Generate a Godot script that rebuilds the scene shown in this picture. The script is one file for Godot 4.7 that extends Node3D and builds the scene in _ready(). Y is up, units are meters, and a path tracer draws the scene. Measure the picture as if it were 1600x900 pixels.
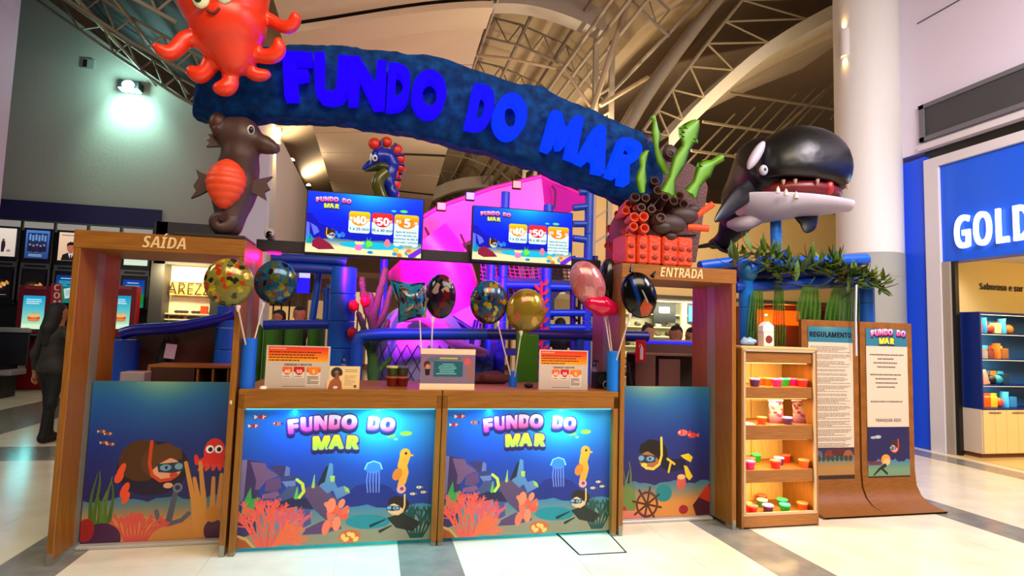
extends Node3D

# ---------- mesh builder: collects triangles, commits one ArrayMesh ----------
class MB:
	var v := PackedVector3Array()
	var n := PackedVector3Array()
	var t := PackedVector2Array()
	var c := PackedColorArray()
	var k := Color.WHITE

	func tri(a: Vector3, b: Vector3, d: Vector3, na: Vector3, nb: Vector3, nd: Vector3, ua := Vector2.ZERO, ub := Vector2.ZERO, ud := Vector2.ZERO) -> void:
		if (b - a).cross(d - a).dot(na + nb + nd) > 0.0:
			v.append(a); v.append(d); v.append(b)
			n.append(na); n.append(nd); n.append(nb)
			t.append(ua); t.append(ud); t.append(ub)
		else:
			v.append(a); v.append(b); v.append(d)
			n.append(na); n.append(nb); n.append(nd)
			t.append(ua); t.append(ub); t.append(ud)
		c.append(k); c.append(k); c.append(k)

	func flat(a: Vector3, b: Vector3, d: Vector3, out := Vector3.ZERO) -> void:
		var m := (d - a).cross(b - a).normalized()
		if out != Vector3.ZERO and m.dot(out) < 0.0:
			m = -m
		tri(a, b, d, m, m, m)

	# corners in order: bottom left, bottom right, top right, top left as seen from outside
	func quad(a: Vector3, b: Vector3, d: Vector3, e: Vector3, u := Vector2.ONE) -> void:
		var m := (b - a).cross(e - a).normalized()
		if m == Vector3.ZERO:
			m = (d - b).cross(e - b).normalized()
		tri(a, b, d, m, m, m, Vector2(0, u.y), Vector2(u.x, u.y), Vector2(u.x, 0))
		tri(a, d, e, m, m, m, Vector2(0, u.y), Vector2(u.x, 0), Vector2(0, 0))

	func face(a: Vector3, b: Vector3, d: Vector3, e: Vector3, w: float, h: float) -> void:   # grain along the longer side
		if w >= h:
			quad(a, b, d, e, Vector2(w, h))
		else:
			quad(b, d, e, a, Vector2(h, w))

	func box(at: Vector3, s: Vector3, q := Basis(), bev := 0.0) -> void:
		var h := s * 0.5
		var i := h - Vector3(bev, bev, bev)
		var ax: Array[Vector3] = [Vector3.RIGHT, Vector3.UP, Vector3.BACK]
		for f in 3:
			var g := (f + 1) % 3
			var l := (f + 2) % 3
			for sg: float in [-1.0, 1.0]:
				var o: Vector3 = ax[f] * h[f] * sg
				var x: Vector3 = ax[g] * i[g] * sg
				var y: Vector3 = ax[l] * i[l]
				face(at + q * (o - x - y), at + q * (o + x - y), at + q * (o + x + y), at + q * (o - x + y), i[g] * 2.0, i[l] * 2.0)
		if bev <= 0.0:
			return
		for f in 3:      # edges along axis f
			var g := (f + 1) % 3
			var l := (f + 2) % 3
			for sg: float in [-1.0, 1.0]:
				for sl: float in [-1.0, 1.0]:
					var p1: Vector3 = ax[g] * h[g] * sg + ax[l] * i[l] * sl
					var p2: Vector3 = ax[g] * i[g] * sg + ax[l] * h[l] * sl
					var z: Vector3 = ax[f] * i[f]
					var m: Vector3 = q * (ax[g] * sg + ax[l] * sl).normalized()
					tri(at + q * (p1 - z), at + q * (p2 - z), at + q * (p2 + z), m, m, m)
					tri(at + q * (p1 - z), at + q * (p2 + z), at + q * (p1 + z), m, m, m)
		for sx: float in [-1.0, 1.0]:
			for sy: float in [-1.0, 1.0]:
				for sz: float in [-1.0, 1.0]:
					var m: Vector3 = q * Vector3(sx, sy, sz).normalized()
					tri(at + q * Vector3(h.x * sx, i.y * sy, i.z * sz), at + q * Vector3(i.x * sx, h.y * sy, i.z * sz), at + q * Vector3(i.x * sx, i.y * sy, h.z * sz), m, m, m)

	func bar(a: Vector3, b: Vector3, w: float, h: float, bev := 0.0) -> void:   # a box from a to b
		var z := (b - a).normalized()
		var x := (Vector3.UP if absf(z.y) < 0.95 else Vector3.RIGHT).cross(z).normalized()
		box((a + b) * 0.5, Vector3(w, h, a.distance_to(b)), Basis(x, z.cross(x), z), bev)

	# a sheet of points, rows[i][j]; smooth normals
	func grid(rows: Array, wi := false, wj := false, us := 1.0, vs := 1.0) -> void:
		var a := rows.size()
		var b: int = rows[0].size()
		var nn := []
		for i in a:
			var r := PackedVector3Array()
			for j in b:
				var i0 := (i - 1 + a) % a if wi else maxi(i - 1, 0)
				var i1 := (i + 1) % a if wi else mini(i + 1, a - 1)
				var j0 := (j - 1 + b) % b if wj else maxi(j - 1, 0)
				var j1 := (j + 1) % b if wj else mini(j + 1, b - 1)
				var m: Vector3 = (rows[i1][j] - rows[i0][j]).cross(rows[i][j1] - rows[i][j0])
				if m.length() < 1e-12:
					var ii := 1 if i == 0 else a - 2
					m = (rows[mini(ii + 1, a - 1)][j] - rows[maxi(ii - 1, 0)][j]).cross(rows[ii][j1] - rows[ii][j0])
				r.append(m.normalized())
			nn.append(r)
		for i in (a if wi else a - 1):
			var i1 := (i + 1) % a
			for j in (b if wj else b - 1):
				var j1 := (j + 1) % b
				var u0 := Vector2(float(j) / (b - 1) * us, float(i) / (a - 1) * vs)
				var u1 := Vector2(float(j + 1) / (b - 1) * us, float(i) / (a - 1) * vs)
				var u2 := Vector2(float(j + 1) / (b - 1) * us, float(i + 1) / (a - 1) * vs)
				var u3 := Vector2(float(j) / (b - 1) * us, float(i + 1) / (a - 1) * vs)
				var p: Vector3 = rows[i][j]
				var q: Vector3 = rows[i][j1]
				var s: Vector3 = rows[i1][j1]
				var w: Vector3 = rows[i1][j]
				if p.distance_squared_to(q) > 1e-14:
					tri(p, q, s, nn[i][j], nn[i][j1], nn[i1][j1], u0, u1, u2)
				if s.distance_squared_to(w) > 1e-14:
					tri(p, s, w, nn[i][j], nn[i1][j1], nn[i1][j], u0, u2, u3)

	func disc(pts: PackedVector3Array, out: Vector3) -> void:
		var m := Vector3.ZERO
		for p in pts:
			m += p
		m /= pts.size()
		for i in pts.size():
			tri(m, pts[i], pts[(i + 1) % pts.size()], out, out, out)

	# rings swept along a path; r may be one radius or an array; sq squashes across the frame's second axis
	func tube(path: PackedVector3Array, r, seg := 8, caps := true, sq := 1.0, up := Vector3.ZERO) -> void:
		var rows := []
		var x := Vector3.ZERO
		for i in path.size():
			var d: Vector3 = (path[mini(i + 1, path.size() - 1)] - path[maxi(i - 1, 0)]).normalized()
			if i == 0:
				x = (up if up != Vector3.ZERO else (Vector3.UP if absf(d.y) < 0.9 else Vector3.RIGHT)).cross(d).normalized()
			else:
				x = (x - d * x.dot(d)).normalized()
			var y := d.cross(x)
			var rad: float = r if (r is float or r is int) else r[i]
			var ring := PackedVector3Array()
			for j in seg:
				var an := TAU * j / seg
				ring.append(path[i] + (x * cos(an) + y * sin(an) * sq) * rad)
			rows.append(ring)
			if caps and (i == 0 or i == path.size() - 1):
				disc(ring, -d if i == 0 else d)
		grid(rows, false, true)

	func rod(a: Vector3, b: Vector3, r: float, seg := 8) -> void:
		tube(PackedVector3Array([a, b]), r, seg)

	func lathe(pr: PackedVector2Array, xf: Transform3D, seg := 16) -> void:
		var rows := []
		for p in pr:
			var ring := PackedVector3Array()
			for j in seg:
				ring.append(xf * Vector3(cos(TAU * j / seg) * p.x, p.y, sin(TAU * j / seg) * p.x))
			rows.append(ring)
		grid(rows, false, true)
		if pr[0].x > 1e-5:
			disc(rows[0], xf.basis * Vector3(0, -1, 0))
		if pr[pr.size() - 1].x > 1e-5:
			disc(rows[rows.size() - 1], xf.basis * Vector3.UP)

	func ell(at: Vector3, r: Vector3, q := Basis(), a := 8, b := 14) -> void:
		var rows := []
		for i in a + 1:
			var ring := PackedVector3Array()
			var th := PI * i / a
			for j in b:
				var ph := TAU * j / b
				ring.append(at + q * Vector3(sin(th) * cos(ph) * r.x, cos(th) * r.y, sin(th) * sin(ph) * r.z))
			rows.append(ring)
		grid(rows, false, true)

	# flat polygon with thickness: from z = 0 to z = depth of xf
	func prism(p: PackedVector2Array, depth: float, xf := Transform3D()) -> void:
		var ix := Geometry2D.triangulate_polygon(p)
		var f := xf.basis.z.normalized()
		for i in range(0, ix.size(), 3):
			for z: float in [0.0, depth]:
				var m := -f if z == 0.0 else f
				var q: Array[Vector3] = []
				for j in 3:
					q.append(xf * Vector3(p[ix[i + j]].x, p[ix[i + j]].y, z))
				tri(q[0], q[1], q[2], m, m, m, p[ix[i]], p[ix[i + 1]], p[ix[i + 2]])
				if depth == 0.0:
					break
		if depth == 0.0:
			return
		var cw := Geometry2D.is_polygon_clockwise(p)
		for i in p.size():
			var a := p[i]
			var b := p[(i + 1) % p.size()]
			var o := xf.basis * Vector3(b.y - a.y, a.x - b.x, 0.0) * (-1.0 if cw else 1.0)
			var q0 := xf * Vector3(a.x, a.y, 0)
			var q1 := xf * Vector3(b.x, b.y, 0)
			var q2 := xf * Vector3(b.x, b.y, depth)
			var q3 := xf * Vector3(a.x, a.y, depth)
			o = o.normalized()
			tri(q0, q1, q2, o, o, o)
			tri(q0, q2, q3, o, o, o)

	func words(s: String, h: float, depth: float, xf: Transform3D, bold := true, centre := true) -> void:
		var q := MB.glyphs(s, bold, depth / h if depth > 0.0 else 0.0)
		var w: float = q[2]
		for i in range(0, q[0].size(), 3):
			var p: Array[Vector3] = []
			for j in 3:
				var a: Vector3 = q[0][i + j]
				p.append(xf * Vector3((a.x - (w * 0.5 if centre else 0.0)) * h, a.y * h, (a.z + depth / h * 0.5) * h))
			var m: Vector3 = (xf.basis * (q[1][i] as Vector3)).normalized()
			tri(p[0], p[1], p[2], m, m, m)

	# triangles of a line of text, capitals about 1 high, base line at 0, starting at x = 0
	static func glyphs(s: String, bold: bool, depth: float) -> Array:
		var f := SystemFont.new()
		f.font_names = PackedStringArray(["Droid Sans"])
		f.font_weight = 700 if bold else 400
		var tm := TextMesh.new()
		tm.font = f
		tm.font_size = 64
		tm.pixel_size = 1.0 / 46.0
		tm.depth = depth
		tm.curve_step = 3.0
		tm.text = s
		tm.horizontal_alignment = HORIZONTAL_ALIGNMENT_LEFT
		tm.vertical_alignment = VERTICAL_ALIGNMENT_BOTTOM
		var ar := tm.get_mesh_arrays()
		var ix: PackedInt32Array = ar[Mesh.ARRAY_INDEX]
		var vv: PackedVector3Array = ar[Mesh.ARRAY_VERTEX]
		var nv: PackedVector3Array = ar[Mesh.ARRAY_NORMAL]
		var pv := PackedVector3Array()
		var qv := PackedVector3Array()
		var x1 := 0.0
		var off := f.get_descent(64) / 46.0
		for i in ix:
			pv.append(vv[i] - Vector3(0, off, 0))
			qv.append(nv[i])
			x1 = maxf(x1, vv[i].x)
		return [pv, qv, x1]

	func mesh() -> ArrayMesh:
		var ar := []
		ar.resize(Mesh.ARRAY_MAX)
		ar[Mesh.ARRAY_VERTEX] = v
		ar[Mesh.ARRAY_NORMAL] = n
		ar[Mesh.ARRAY_TEX_UV] = t
		ar[Mesh.ARRAY_COLOR] = c
		var m := ArrayMesh.new()
		m.add_surface_from_arrays(Mesh.PRIMITIVE_TRIANGLES, ar)
		return m

# ---------- smooth union of tapered capsules, meshed by surface nets ----------
class Net:
	var bones := []      # [a, b, ra, rb]
	var smooth := 0.03
	func bone(a: Vector3, b: Vector3, ra: float, rb: float) -> void:
		bones.append([a, b, ra, rb])
	func chain(p: PackedVector3Array, r: PackedFloat32Array) -> void:
		for i in p.size() - 1:
			bone(p[i], p[i + 1], r[i], r[i + 1])
	func into(m: MB, cell: float, paint = null) -> void:
		var lo := Vector3(1e9, 1e9, 1e9)
		var hi := -lo
		for b in bones:
			var rr: float = maxf(b[2], b[3]) + smooth + cell * 2.0
			lo = lo.min(b[0] - Vector3.ONE * rr).min(b[1] - Vector3.ONE * rr)
			hi = hi.max(b[0] + Vector3.ONE * rr).max(b[1] + Vector3.ONE * rr)
		var nx := int((hi.x - lo.x) / cell) + 2
		var ny := int((hi.y - lo.y) / cell) + 2
		var nz := int((hi.z - lo.z) / cell) + 2
		var f := PackedFloat32Array()
		f.resize(nx * ny * nz)
		f.fill(1.0)
		for b in bones:
			var a: Vector3 = b[0]
			var ba: Vector3 = b[1] - a
			var ll := maxf(ba.length_squared(), 1e-9)
			var ra: float = b[2]
			var dr: float = b[3] - ra
			var rr := maxf(ra, b[3]) + smooth + cell * 2.0
			var p0: Vector3 = ((a.min(b[1]) - Vector3.ONE * rr - lo) / cell).floor()
			var p1: Vector3 = ((a.max(b[1]) + Vector3.ONE * rr - lo) / cell).ceil()
			for z in range(maxi(0, int(p0.z)), mini(nz, int(p1.z) + 1)):
				for y in range(maxi(0, int(p0.y)), mini(ny, int(p1.y) + 1)):
					var at := (z * ny + y) * nx
					for x in range(maxi(0, int(p0.x)), mini(nx, int(p1.x) + 1)):
						var pa := lo + Vector3(x, y, z) * cell - a
						var h := clampf(pa.dot(ba) / ll, 0.0, 1.0)
						var d := (pa - ba * h).length() - ra - dr * h
						var g := f[at + x]
						var w := maxf(smooth - absf(g - d), 0.0)
						f[at + x] = minf(g, d) - (w * w / (4.0 * smooth) if w > 0.0 else 0.0)
		var vid := {}
		var pts := PackedVector3Array()
		var nor := PackedVector3Array()
		var st := [1, nx, nx * ny]
		for z in nz - 1:
			for y in ny - 1:
				for x in nx - 1:
					var i := (z * ny + y) * nx + x
					var s := 0
					for q in 8:
						if f[i + (q & 1) + ((q >> 1) & 1) * nx + (q >> 2) * nx * ny] < 0.0:
							s += 1
					if s == 0 or s == 8:
						continue
					var sum := Vector3.ZERO
					var cnt := 0
					for ax in 3:
						for q in 4:
							var o := Vector3.ZERO
							o[(ax + 1) % 3] = q & 1
							o[(ax + 2) % 3] = q >> 1
							var j := i + int(o.x) + int(o.y) * nx + int(o.z) * nx * ny
							var f0 := f[j]
							var f1 := f[j + st[ax]]
							if (f0 < 0.0) != (f1 < 0.0):
								o[ax] = f0 / (f0 - f1)
								sum += o
								cnt += 1
					vid[i] = pts.size()
					pts.append(lo + (Vector3(x, y, z) + sum / cnt) * cell)
					nor.append(Vector3(f[i + 1] - f[i] + f[i + 1 + nx] - f[i + nx], f[i + nx] - f[i] + f[i + nx + nx * ny] - f[i + nx * ny], f[i + nx * ny] - f[i] + f[i + nx * ny + 1] - f[i + 1]).normalized())
		for i: int in vid:
			for ax in 3:
				var u: int = st[(ax + 1) % 3]
				var w: int = st[(ax + 2) % 3]
				if (f[i] < 0.0) == (f[i + st[ax]] < 0.0):
					continue
				if not (vid.has(i - u) and vid.has(i - w) and vid.has(i - u - w)):
					continue
				var q := [vid[i], vid[i - u], vid[i - u - w], vid[i - w]]
				if paint != null:
					m.k = paint.call(pts[q[0]])
				m.tri(pts[q[0]], pts[q[1]], pts[q[2]], nor[q[0]], nor[q[1]], nor[q[2]])
				m.tri(pts[q[0]], pts[q[2]], pts[q[3]], nor[q[0]], nor[q[2]], nor[q[3]])

# ---------- a canvas for flat print: scan-line polygons on an Image ----------
class CV:
	var im: Image
	var s: float
	var w: int
	var h: int
	var ss := 2
	func _init(pw: int, ph: int, units: float) -> void:     # units: picture width in drawing units
		w = pw * ss
		h = ph * ss
		s = w / units
		im = Image.create_empty(w, h, false, Image.FORMAT_RGB8)
	func mixc(y: float, a: Color, b: Color, y0: float, y1: float) -> Color:
		return a.lerp(b, clampf((y - y0) / (y1 - y0), 0.0, 1.0))
	func back(stops: Array) -> void:                        # [y, colour] down the picture
		for r in h:
			var y := r / s
			var col: Color = stops[0][1]
			for i in stops.size() - 1:
				if y >= stops[i][0]:
					col = mixc(y, stops[i][1], stops[i + 1][1], stops[i][0], stops[i + 1][0])
			im.fill_rect(Rect2i(0, r, w, 1), col)
	func glow(cx: float, cy: float, rx: float, ry: float, col: Color, a := 1.0) -> void:
		for r in range(maxi(0, int((cy - ry) * s)), mini(h, int((cy + ry) * s))):
			for q in range(maxi(0, int((cx - rx) * s)), mini(w, int((cx + rx) * s))):
				var d := Vector2((q / s - cx) / rx, (r / s - cy) / ry).length()
				if d < 1.0:
					im.set_pixel(q, r, im.get_pixel(q, r).lerp(col, a * (1.0 - d) * (1.0 - d)))
	func poly(p: PackedVector2Array, col: Color, col2 = null, y0 := 0.0, y1 := 1.0) -> void:
		var lo := 1e9
		var hi := -1e9
		for q in p:
			lo = minf(lo, q.y)
			hi = maxf(hi, q.y)
		for r in range(maxi(0, int(lo * s)), mini(h, int(hi * s) + 1)):
			var y := (r + 0.5) / s
			var xs: Array[float] = []
			for i in p.size():
				var a := p[i]
				var b := p[(i + 1) % p.size()]
				if (a.y <= y) != (b.y <= y):
					xs.append(a.x + (y - a.y) / (b.y - a.y) * (b.x - a.x))
			xs.sort()
			var cc: Color = col if col2 == null else mixc(y, col, col2, y0, y1)
			for i in range(0, xs.size() - 1, 2):
				var x0 := int(round(xs[i] * s))
				var x1 := int(round(xs[i + 1] * s))
				if x1 > x0:
					im.fill_rect(Rect2i(x0, r, x1 - x0, 1), cc)
	func rect(x: float, y: float, a: float, b: float, col: Color) -> void:
		im.fill_rect(Rect2i(int(x * s), int(y * s), int(ceil(a * s)), int(ceil(b * s))), col)
	func rrect(x: float, y: float, a: float, b: float, r: float, col: Color, col2 = null) -> void:
		var p := PackedVector2Array()
		for i in 4:
			var m := Vector2(x + (r if i in [0, 3] else a - r), y + (r if i < 2 else b - r))
			for j in 5:
				p.append(m + Vector2.from_angle(PI + PI / 2 * i + PI / 8 * j) * r)
		poly(p, col, col2, y, y + b)
	func oval(cx: float, cy: float, rx: float, ry: float, col: Color, rot := 0.0, col2 = null) -> void:
		var p := PackedVector2Array()
		for i in 28:
			p.append(Vector2(cx, cy) + Vector2(cos(TAU * i / 28) * rx, sin(TAU * i / 28) * ry).rotated(rot))
		poly(p, col, col2, cy - ry, cy + ry)
	func line(p: PackedVector2Array, a: float, col: Color, b := -1.0) -> void:
		for i in p.size() - 1:
			var e := a if b < 0.0 else lerpf(a, b, float(i) / (p.size() - 1))
			var g := a if b < 0.0 else lerpf(a, b, float(i + 1) / (p.size() - 1))
			var d := (p[i + 1] - p[i]).normalized().orthogonal()
			poly(PackedVector2Array([p[i] + d * e, p[i + 1] + d * g, p[i + 1] - d * g, p[i] - d * e]), col)
			if e * s > 1.5:
				oval(p[i].x, p[i].y, e, e, col)
				oval(p[i + 1].x, p[i + 1].y, g, g, col)
	func text(str: String, x: float, y: float, hh: float, col: Color, bold := true, centre := true, rot := 0.0, fat := 0.0, col2 = null, sx := 1.0) -> void:
		var q := MB.glyphs(str, bold, 0.0)
		var offs := [Vector2.ZERO]
		if fat > 0.0:
			for i in 8:
				offs.append(Vector2.from_angle(TAU * i / 8) * fat)
		var ww: float = q[2] if centre else 0.0
		for o: Vector2 in offs:
			for i in range(0, q[0].size(), 3):
				var p := PackedVector2Array()
				for j in 3:
					var a: Vector3 = q[0][i + j]
					p.append(Vector2(x, y) + o + Vector2((a.x - ww * 0.5) * hh * sx, -a.y * hh).rotated(rot))
				poly(p, col, col2, y - hh, y)
	func lines(x: float, y: float, a: float, step: float, cnt: int, col: Color, rg: RandomNumberGenerator, th := 0.3) -> void:    # greeked small print
		for i in cnt:
			var e := a * rg.randf_range(0.82, 1.0) if i % 4 != 3 else a * rg.randf_range(0.3, 0.7)
			var px := x
			while px < x + e:
				var ww := rg.randf_range(0.02, 0.07) * a
				rect(px, y + i * step, minf(ww, x + e - px), step * th, col)
				px += ww + a * 0.012
	func tex() -> ImageTexture:
		im.resize(w / ss, h / ss, Image.INTERPOLATE_BILINEAR)
		return ImageTexture.create_from_image(im)

# ---------- camera maths: a pixel of the 1600 x 900 frame on the plane z, y or x ----------
const CAM := Vector3(-0.4537, 1.4, 3.9023)
const FOC := 902.2
var eye := Basis.from_euler(Vector3(0.0793, -0.2286, 0.0302))
func P(u: float, v: float, z: float) -> Vector3:
	var d := eye * Vector3((u - 800.0) / FOC, (450.0 - v) / FOC, -1.0)
	return CAM + d * ((z - CAM.z) / d.z)
func PY(u: float, v: float, y: float) -> Vector3:
	var d := eye * Vector3((u - 800.0) / FOC, (450.0 - v) / FOC, -1.0)
	return CAM + d * ((y - CAM.y) / d.y)
func PX(u: float, v: float, x: float) -> Vector3:
	var d := eye * Vector3((u - 800.0) / FOC, (450.0 - v) / FOC, -1.0)
	return CAM + d * ((x - CAM.x) / d.x)
func PP(a: Array, z: float) -> PackedVector3Array:
	var r := PackedVector3Array()
	for i in range(0, a.size(), 2):
		r.append(P(a[i], a[i + 1], z))
	return r

# ---------- nodes ----------
var taken := {}
func numbered(called: String) -> String:
	taken[called] = taken.get(called, -1) + 1
	return called if taken[called] == 0 else "%s_%03d" % [called, taken[called]]
func thing(called: String, label: String, category: String, at := Vector3.ZERO, turn := 0.0, group := "") -> Node3D:
	var o := Node3D.new()
	o.name = numbered(called)
	add_child(o)
	o.position = at
	o.rotation.y = turn
	return tag(o, label, category, group)
func tag(o: Node3D, label: String, category: String, group := "") -> Node3D:
	o.set_meta("label", label)
	o.set_meta("category", category)
	if group:
		o.set_meta("group", group)
	return o
func obj(called: String, b, m: Material, parent: Node = null) -> MeshInstance3D:   # one mesh as a part, or top-level without a parent
	var o := MeshInstance3D.new()
	o.mesh = b if b is Mesh else b.mesh()
	o.material_override = m
	if parent == null:
		o.name = numbered(called)
		add_child(o)
	else:
		o.name = called
		parent.add_child(o, true)
	return o
func lone(called: String, b, m: Material, label: String, category: String, group := "") -> MeshInstance3D:
	var o := obj(called, b, m)
	tag(o, label, category, group)
	return o
func struct(called: String, b, m: Material) -> MeshInstance3D:
	var o := obj(called, b, m)
	o.set_meta("kind", "structure")
	return o
func bx(at: Vector3, s: Vector3, bev := 0.0, q := Basis()) -> MB:
	var b := MB.new()
	b.box(at, s, q, bev)
	return b
func bxs(a: Vector3, b: Vector3, bev := 0.0) -> MB:      # by two corners
	return bx((a + b) * 0.5, (b - a).abs(), bev)
func tubes(path: PackedVector3Array, r, seg := 10) -> MB:
	var b := MB.new()
	b.tube(path, r, seg)
	return b
func curve(p: PackedVector3Array, k := 6) -> PackedVector3Array:    # smooth path through points
	var r := PackedVector3Array()
	for i in p.size() - 1:
		for j in k:
			r.append(p[i].cubic_interpolate(p[i + 1], p[maxi(i - 1, 0)], p[mini(i + 2, p.size() - 1)], float(j) / k))
	r.append(p[p.size() - 1])
	return r

# ---------- materials ----------
func mat(col: Color, rough := 0.6, metal := 0.0) -> StandardMaterial3D:
	var m := StandardMaterial3D.new()
	m.albedo_color = col
	m.roughness = rough
	m.metallic = metal
	return m
func glowm(col: Color, e := 1.0) -> StandardMaterial3D:
	var m := mat(col, 0.5)
	m.emission_enabled = true
	m.emission = col
	m.emission_energy_multiplier = e
	return m
func vmat(rough := 0.6) -> StandardMaterial3D:
	var m := mat(Color.WHITE, rough)
	m.vertex_color_use_as_albedo = true
	m.vertex_color_is_srgb = true
	return m
func pmat(tx: Texture2D, rough := 0.45) -> StandardMaterial3D:      # print
	var m := mat(Color.WHITE, rough)
	m.albedo_texture = tx
	return m
func smat(tx: Texture2D, e := 1.0) -> StandardMaterial3D:           # lit screen
	var m := mat(Color(0.03, 0.03, 0.03), 0.2)
	m.emission_enabled = true
	m.emission_texture = tx
	m.emission_operator = BaseMaterial3D.EMISSION_OP_MULTIPLY
	m.emission = Color.WHITE
	m.emission_energy_multiplier = e
	return m
func noise_tex(freq: float, a: Color, b: Color, oct := 4, size := 512, sx := 1, seed_ := 1) -> NoiseTexture2D:
	var n := FastNoiseLite.new()
	n.seed = seed_
	n.frequency = freq
	n.fractal_octaves = oct
	var g := Gradient.new()
	g.set_color(0, a)
	g.set_color(1, b)
	var t := NoiseTexture2D.new()
	t.width = size
	t.height = size * sx
	t.seamless = true
	t.noise = n
	t.color_ramp = g
	return t
func wood(a: Color, b: Color, seed_ := 1) -> StandardMaterial3D:
	var m := mat(Color.WHITE, 0.42)
	m.albedo_texture = noise_tex(0.02, a, b, 5, 256, 1, seed_)
	m.uv1_scale = Vector3(0.8, 12.0, 1.0)
	return m
func bumpy(m: StandardMaterial3D, freq: float, cm: float, sc: float, seed_ := 3) -> StandardMaterial3D:
	m.heightmap_enabled = true
	m.heightmap_texture = noise_tex(freq, Color.BLACK, Color.WHITE, 4, 256, 1, seed_)
	m.heightmap_scale = cm
	m.uv1_triplanar = true
	m.uv1_scale = Vector3.ONE * sc
	return m
func omni(called: String, at: Vector3, col: Color, e: float, size := 0.05, r := 40.0, parent: Node = null) -> OmniLight3D:
	var l := OmniLight3D.new()
	l.light_color = col
	l.light_energy = e
	l.light_size = size
	l.omni_range = r
	l.omni_attenuation = 2.0
	l.shadow_enabled = true
	return place_light(called, l, at, parent)
func place_light(called: String, l: Light3D, at: Vector3, parent: Node) -> Light3D:
	if parent == null:
		l.name = numbered(called)
		add_child(l)
		l.position = at
	else:
		l.name = called
		parent.add_child(l, true)
		l.position = at
	return l
func spot(called: String, at: Vector3, to: Vector3, col: Color, e: float, ang := 40.0, size := 0.05, parent: Node = null) -> SpotLight3D:
	var l := SpotLight3D.new()
	l.light_color = col
	l.light_energy = e
	l.light_size = size
	l.spot_angle = ang
	l.spot_angle_attenuation = 0.6
	l.spot_range = 40.0
	l.spot_attenuation = 2.0
	l.shadow_enabled = true
	place_light(called, l, at, parent)
	var d := to - at
	l.basis = Basis.looking_at(d, Vector3.UP if absf(d.normalized().y) < 0.95 else Vector3.RIGHT)
	return l
func area(called: String, at: Vector3, dir: Vector3, size: Vector2, col: Color, e: float, parent: Node = null) -> AreaLight3D:
	var l := AreaLight3D.new()
	l.light_color = col
	l.light_energy = e
	l.area_size = size
	l.area_range = 40.0
	l.area_attenuation = 2.0
	l.shadow_enabled = true
	place_light(called, l, at, parent)
	l.basis = Basis.looking_at(dir, Vector3.UP if absf(dir.normalized().y) < 0.95 else Vector3.RIGHT)
	return l

# =====================================================================
var rng := RandomNumberGenerator.new()
var W := {}          # shared materials

func _ready() -> void:
	rng.seed = 11
	view()
	materials()
	setting()
	roof()
	far_shops()
	portals()
	counters()
	gates()
	arch_sign()
	octopus()
	brown_seahorse()
	coral_reef()
	orca()
	screens()
	cabinet()
	totems()
	on_counter()
	balloons()
	play_frame()
	play_toys()
	canopy()
	shop_front()
	cinema()
	people()

func view() -> void:
	var cam := Camera3D.new()
	cam.name = "camera"
	add_child(cam)
	cam.position = CAM
	cam.basis = eye
	cam.fov = rad_to_deg(2.0 * atan(450.0 / FOC))
	cam.near = 0.05
	cam.far = 200.0
	cam.current = true
	var en := Environment.new()
	en.background_mode = Environment.BG_COLOR
	en.background_color = Color(0.42, 0.40, 0.40)
	en.background_energy_multiplier = 0.5
	en.tonemap_mode = Environment.TONE_MAPPER_LINEAR
	en.tonemap_exposure = 1.0
	en.sdfgi_enabled = true
	en.ssao_enabled = true
	en.ssil_enabled = true
	var we := WorldEnvironment.new()
	we.name = "environment"
	we.environment = en
	add_child(we)
	# unseen lamps, placed to light the front, both sides and the rear wall
	area("unseen_hall_light", Vector3(0.2, 5.6, 4.6), Vector3(0, -1, -0.62), Vector2(5, 2), Color(1.0, 0.93, 0.80), 42.0)
	area("unseen_hall_light", Vector3(-6.5, 5.6, 0.5), Vector3(0.1, -1, -0.9), Vector2(2, 1.5), Color(0.95, 0.95, 0.90), 16.0)
	area("unseen_hall_light", Vector3(4.4, 5.4, 3.2), Vector3(0.45, -1, -0.4), Vector2(2.5, 2), Color(1.0, 0.95, 0.98), 56.0)
	area("unseen_hall_light", Vector3(6.05, 4.7, -3.95), Vector3(0.12, -0.12, -1), Vector2(0.5, 0.3), Color(1.0, 0.86, 0.60), 13.0)  # unseen, behind the round column, lights the cream rear wall

func materials() -> void:
	W.wood = wood(Color(0.61, 0.38, 0.095), Color(0.48, 0.285, 0.055), 1)
	W.wood2 = wood(Color(0.62, 0.40, 0.17), Color(0.50, 0.30, 0.11), 2)
	W.oak = wood(Color(0.90, 0.76, 0.50), Color(0.80, 0.64, 0.40), 3)
	W.brown = mat(Color(0.40, 0.25, 0.16), 0.5)
	W.white = mat(Color(0.86, 0.85, 0.83), 0.55)
	W.wall = mat(Color(0.84, 0.82, 0.83), 0.8)
	W.grey = mat(Color(0.33, 0.33, 0.34), 0.6)
	W.steel = mat(Color(0.62, 0.60, 0.55), 0.35, 0.6)
	W.alu = mat(Color(0.55, 0.52, 0.45), 0.4, 0.3)
	W.black = mat(Color(0.025, 0.025, 0.03), 0.4)
	W.blue = mat(Color(0.015, 0.36, 0.78), 0.42)
	W.pad = mat(Color(0.015, 0.25, 0.70), 0.42)
	W.cyan = mat(Color(0.02, 0.42, 0.80), 0.35)
	W.truss = mat(Color(0.56, 0.51, 0.43), 0.6)
	W.dark = mat(Color(0.15, 0.15, 0.16), 0.7)
	W.cream = mat(Color(0.86, 0.79, 0.68), 0.8)
	W.glass = mat(Color(0.9, 0.95, 0.97, 0.06), 0.05)
	W.glass.transparency = BaseMaterial3D.TRANSPARENCY_ALPHA

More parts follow.
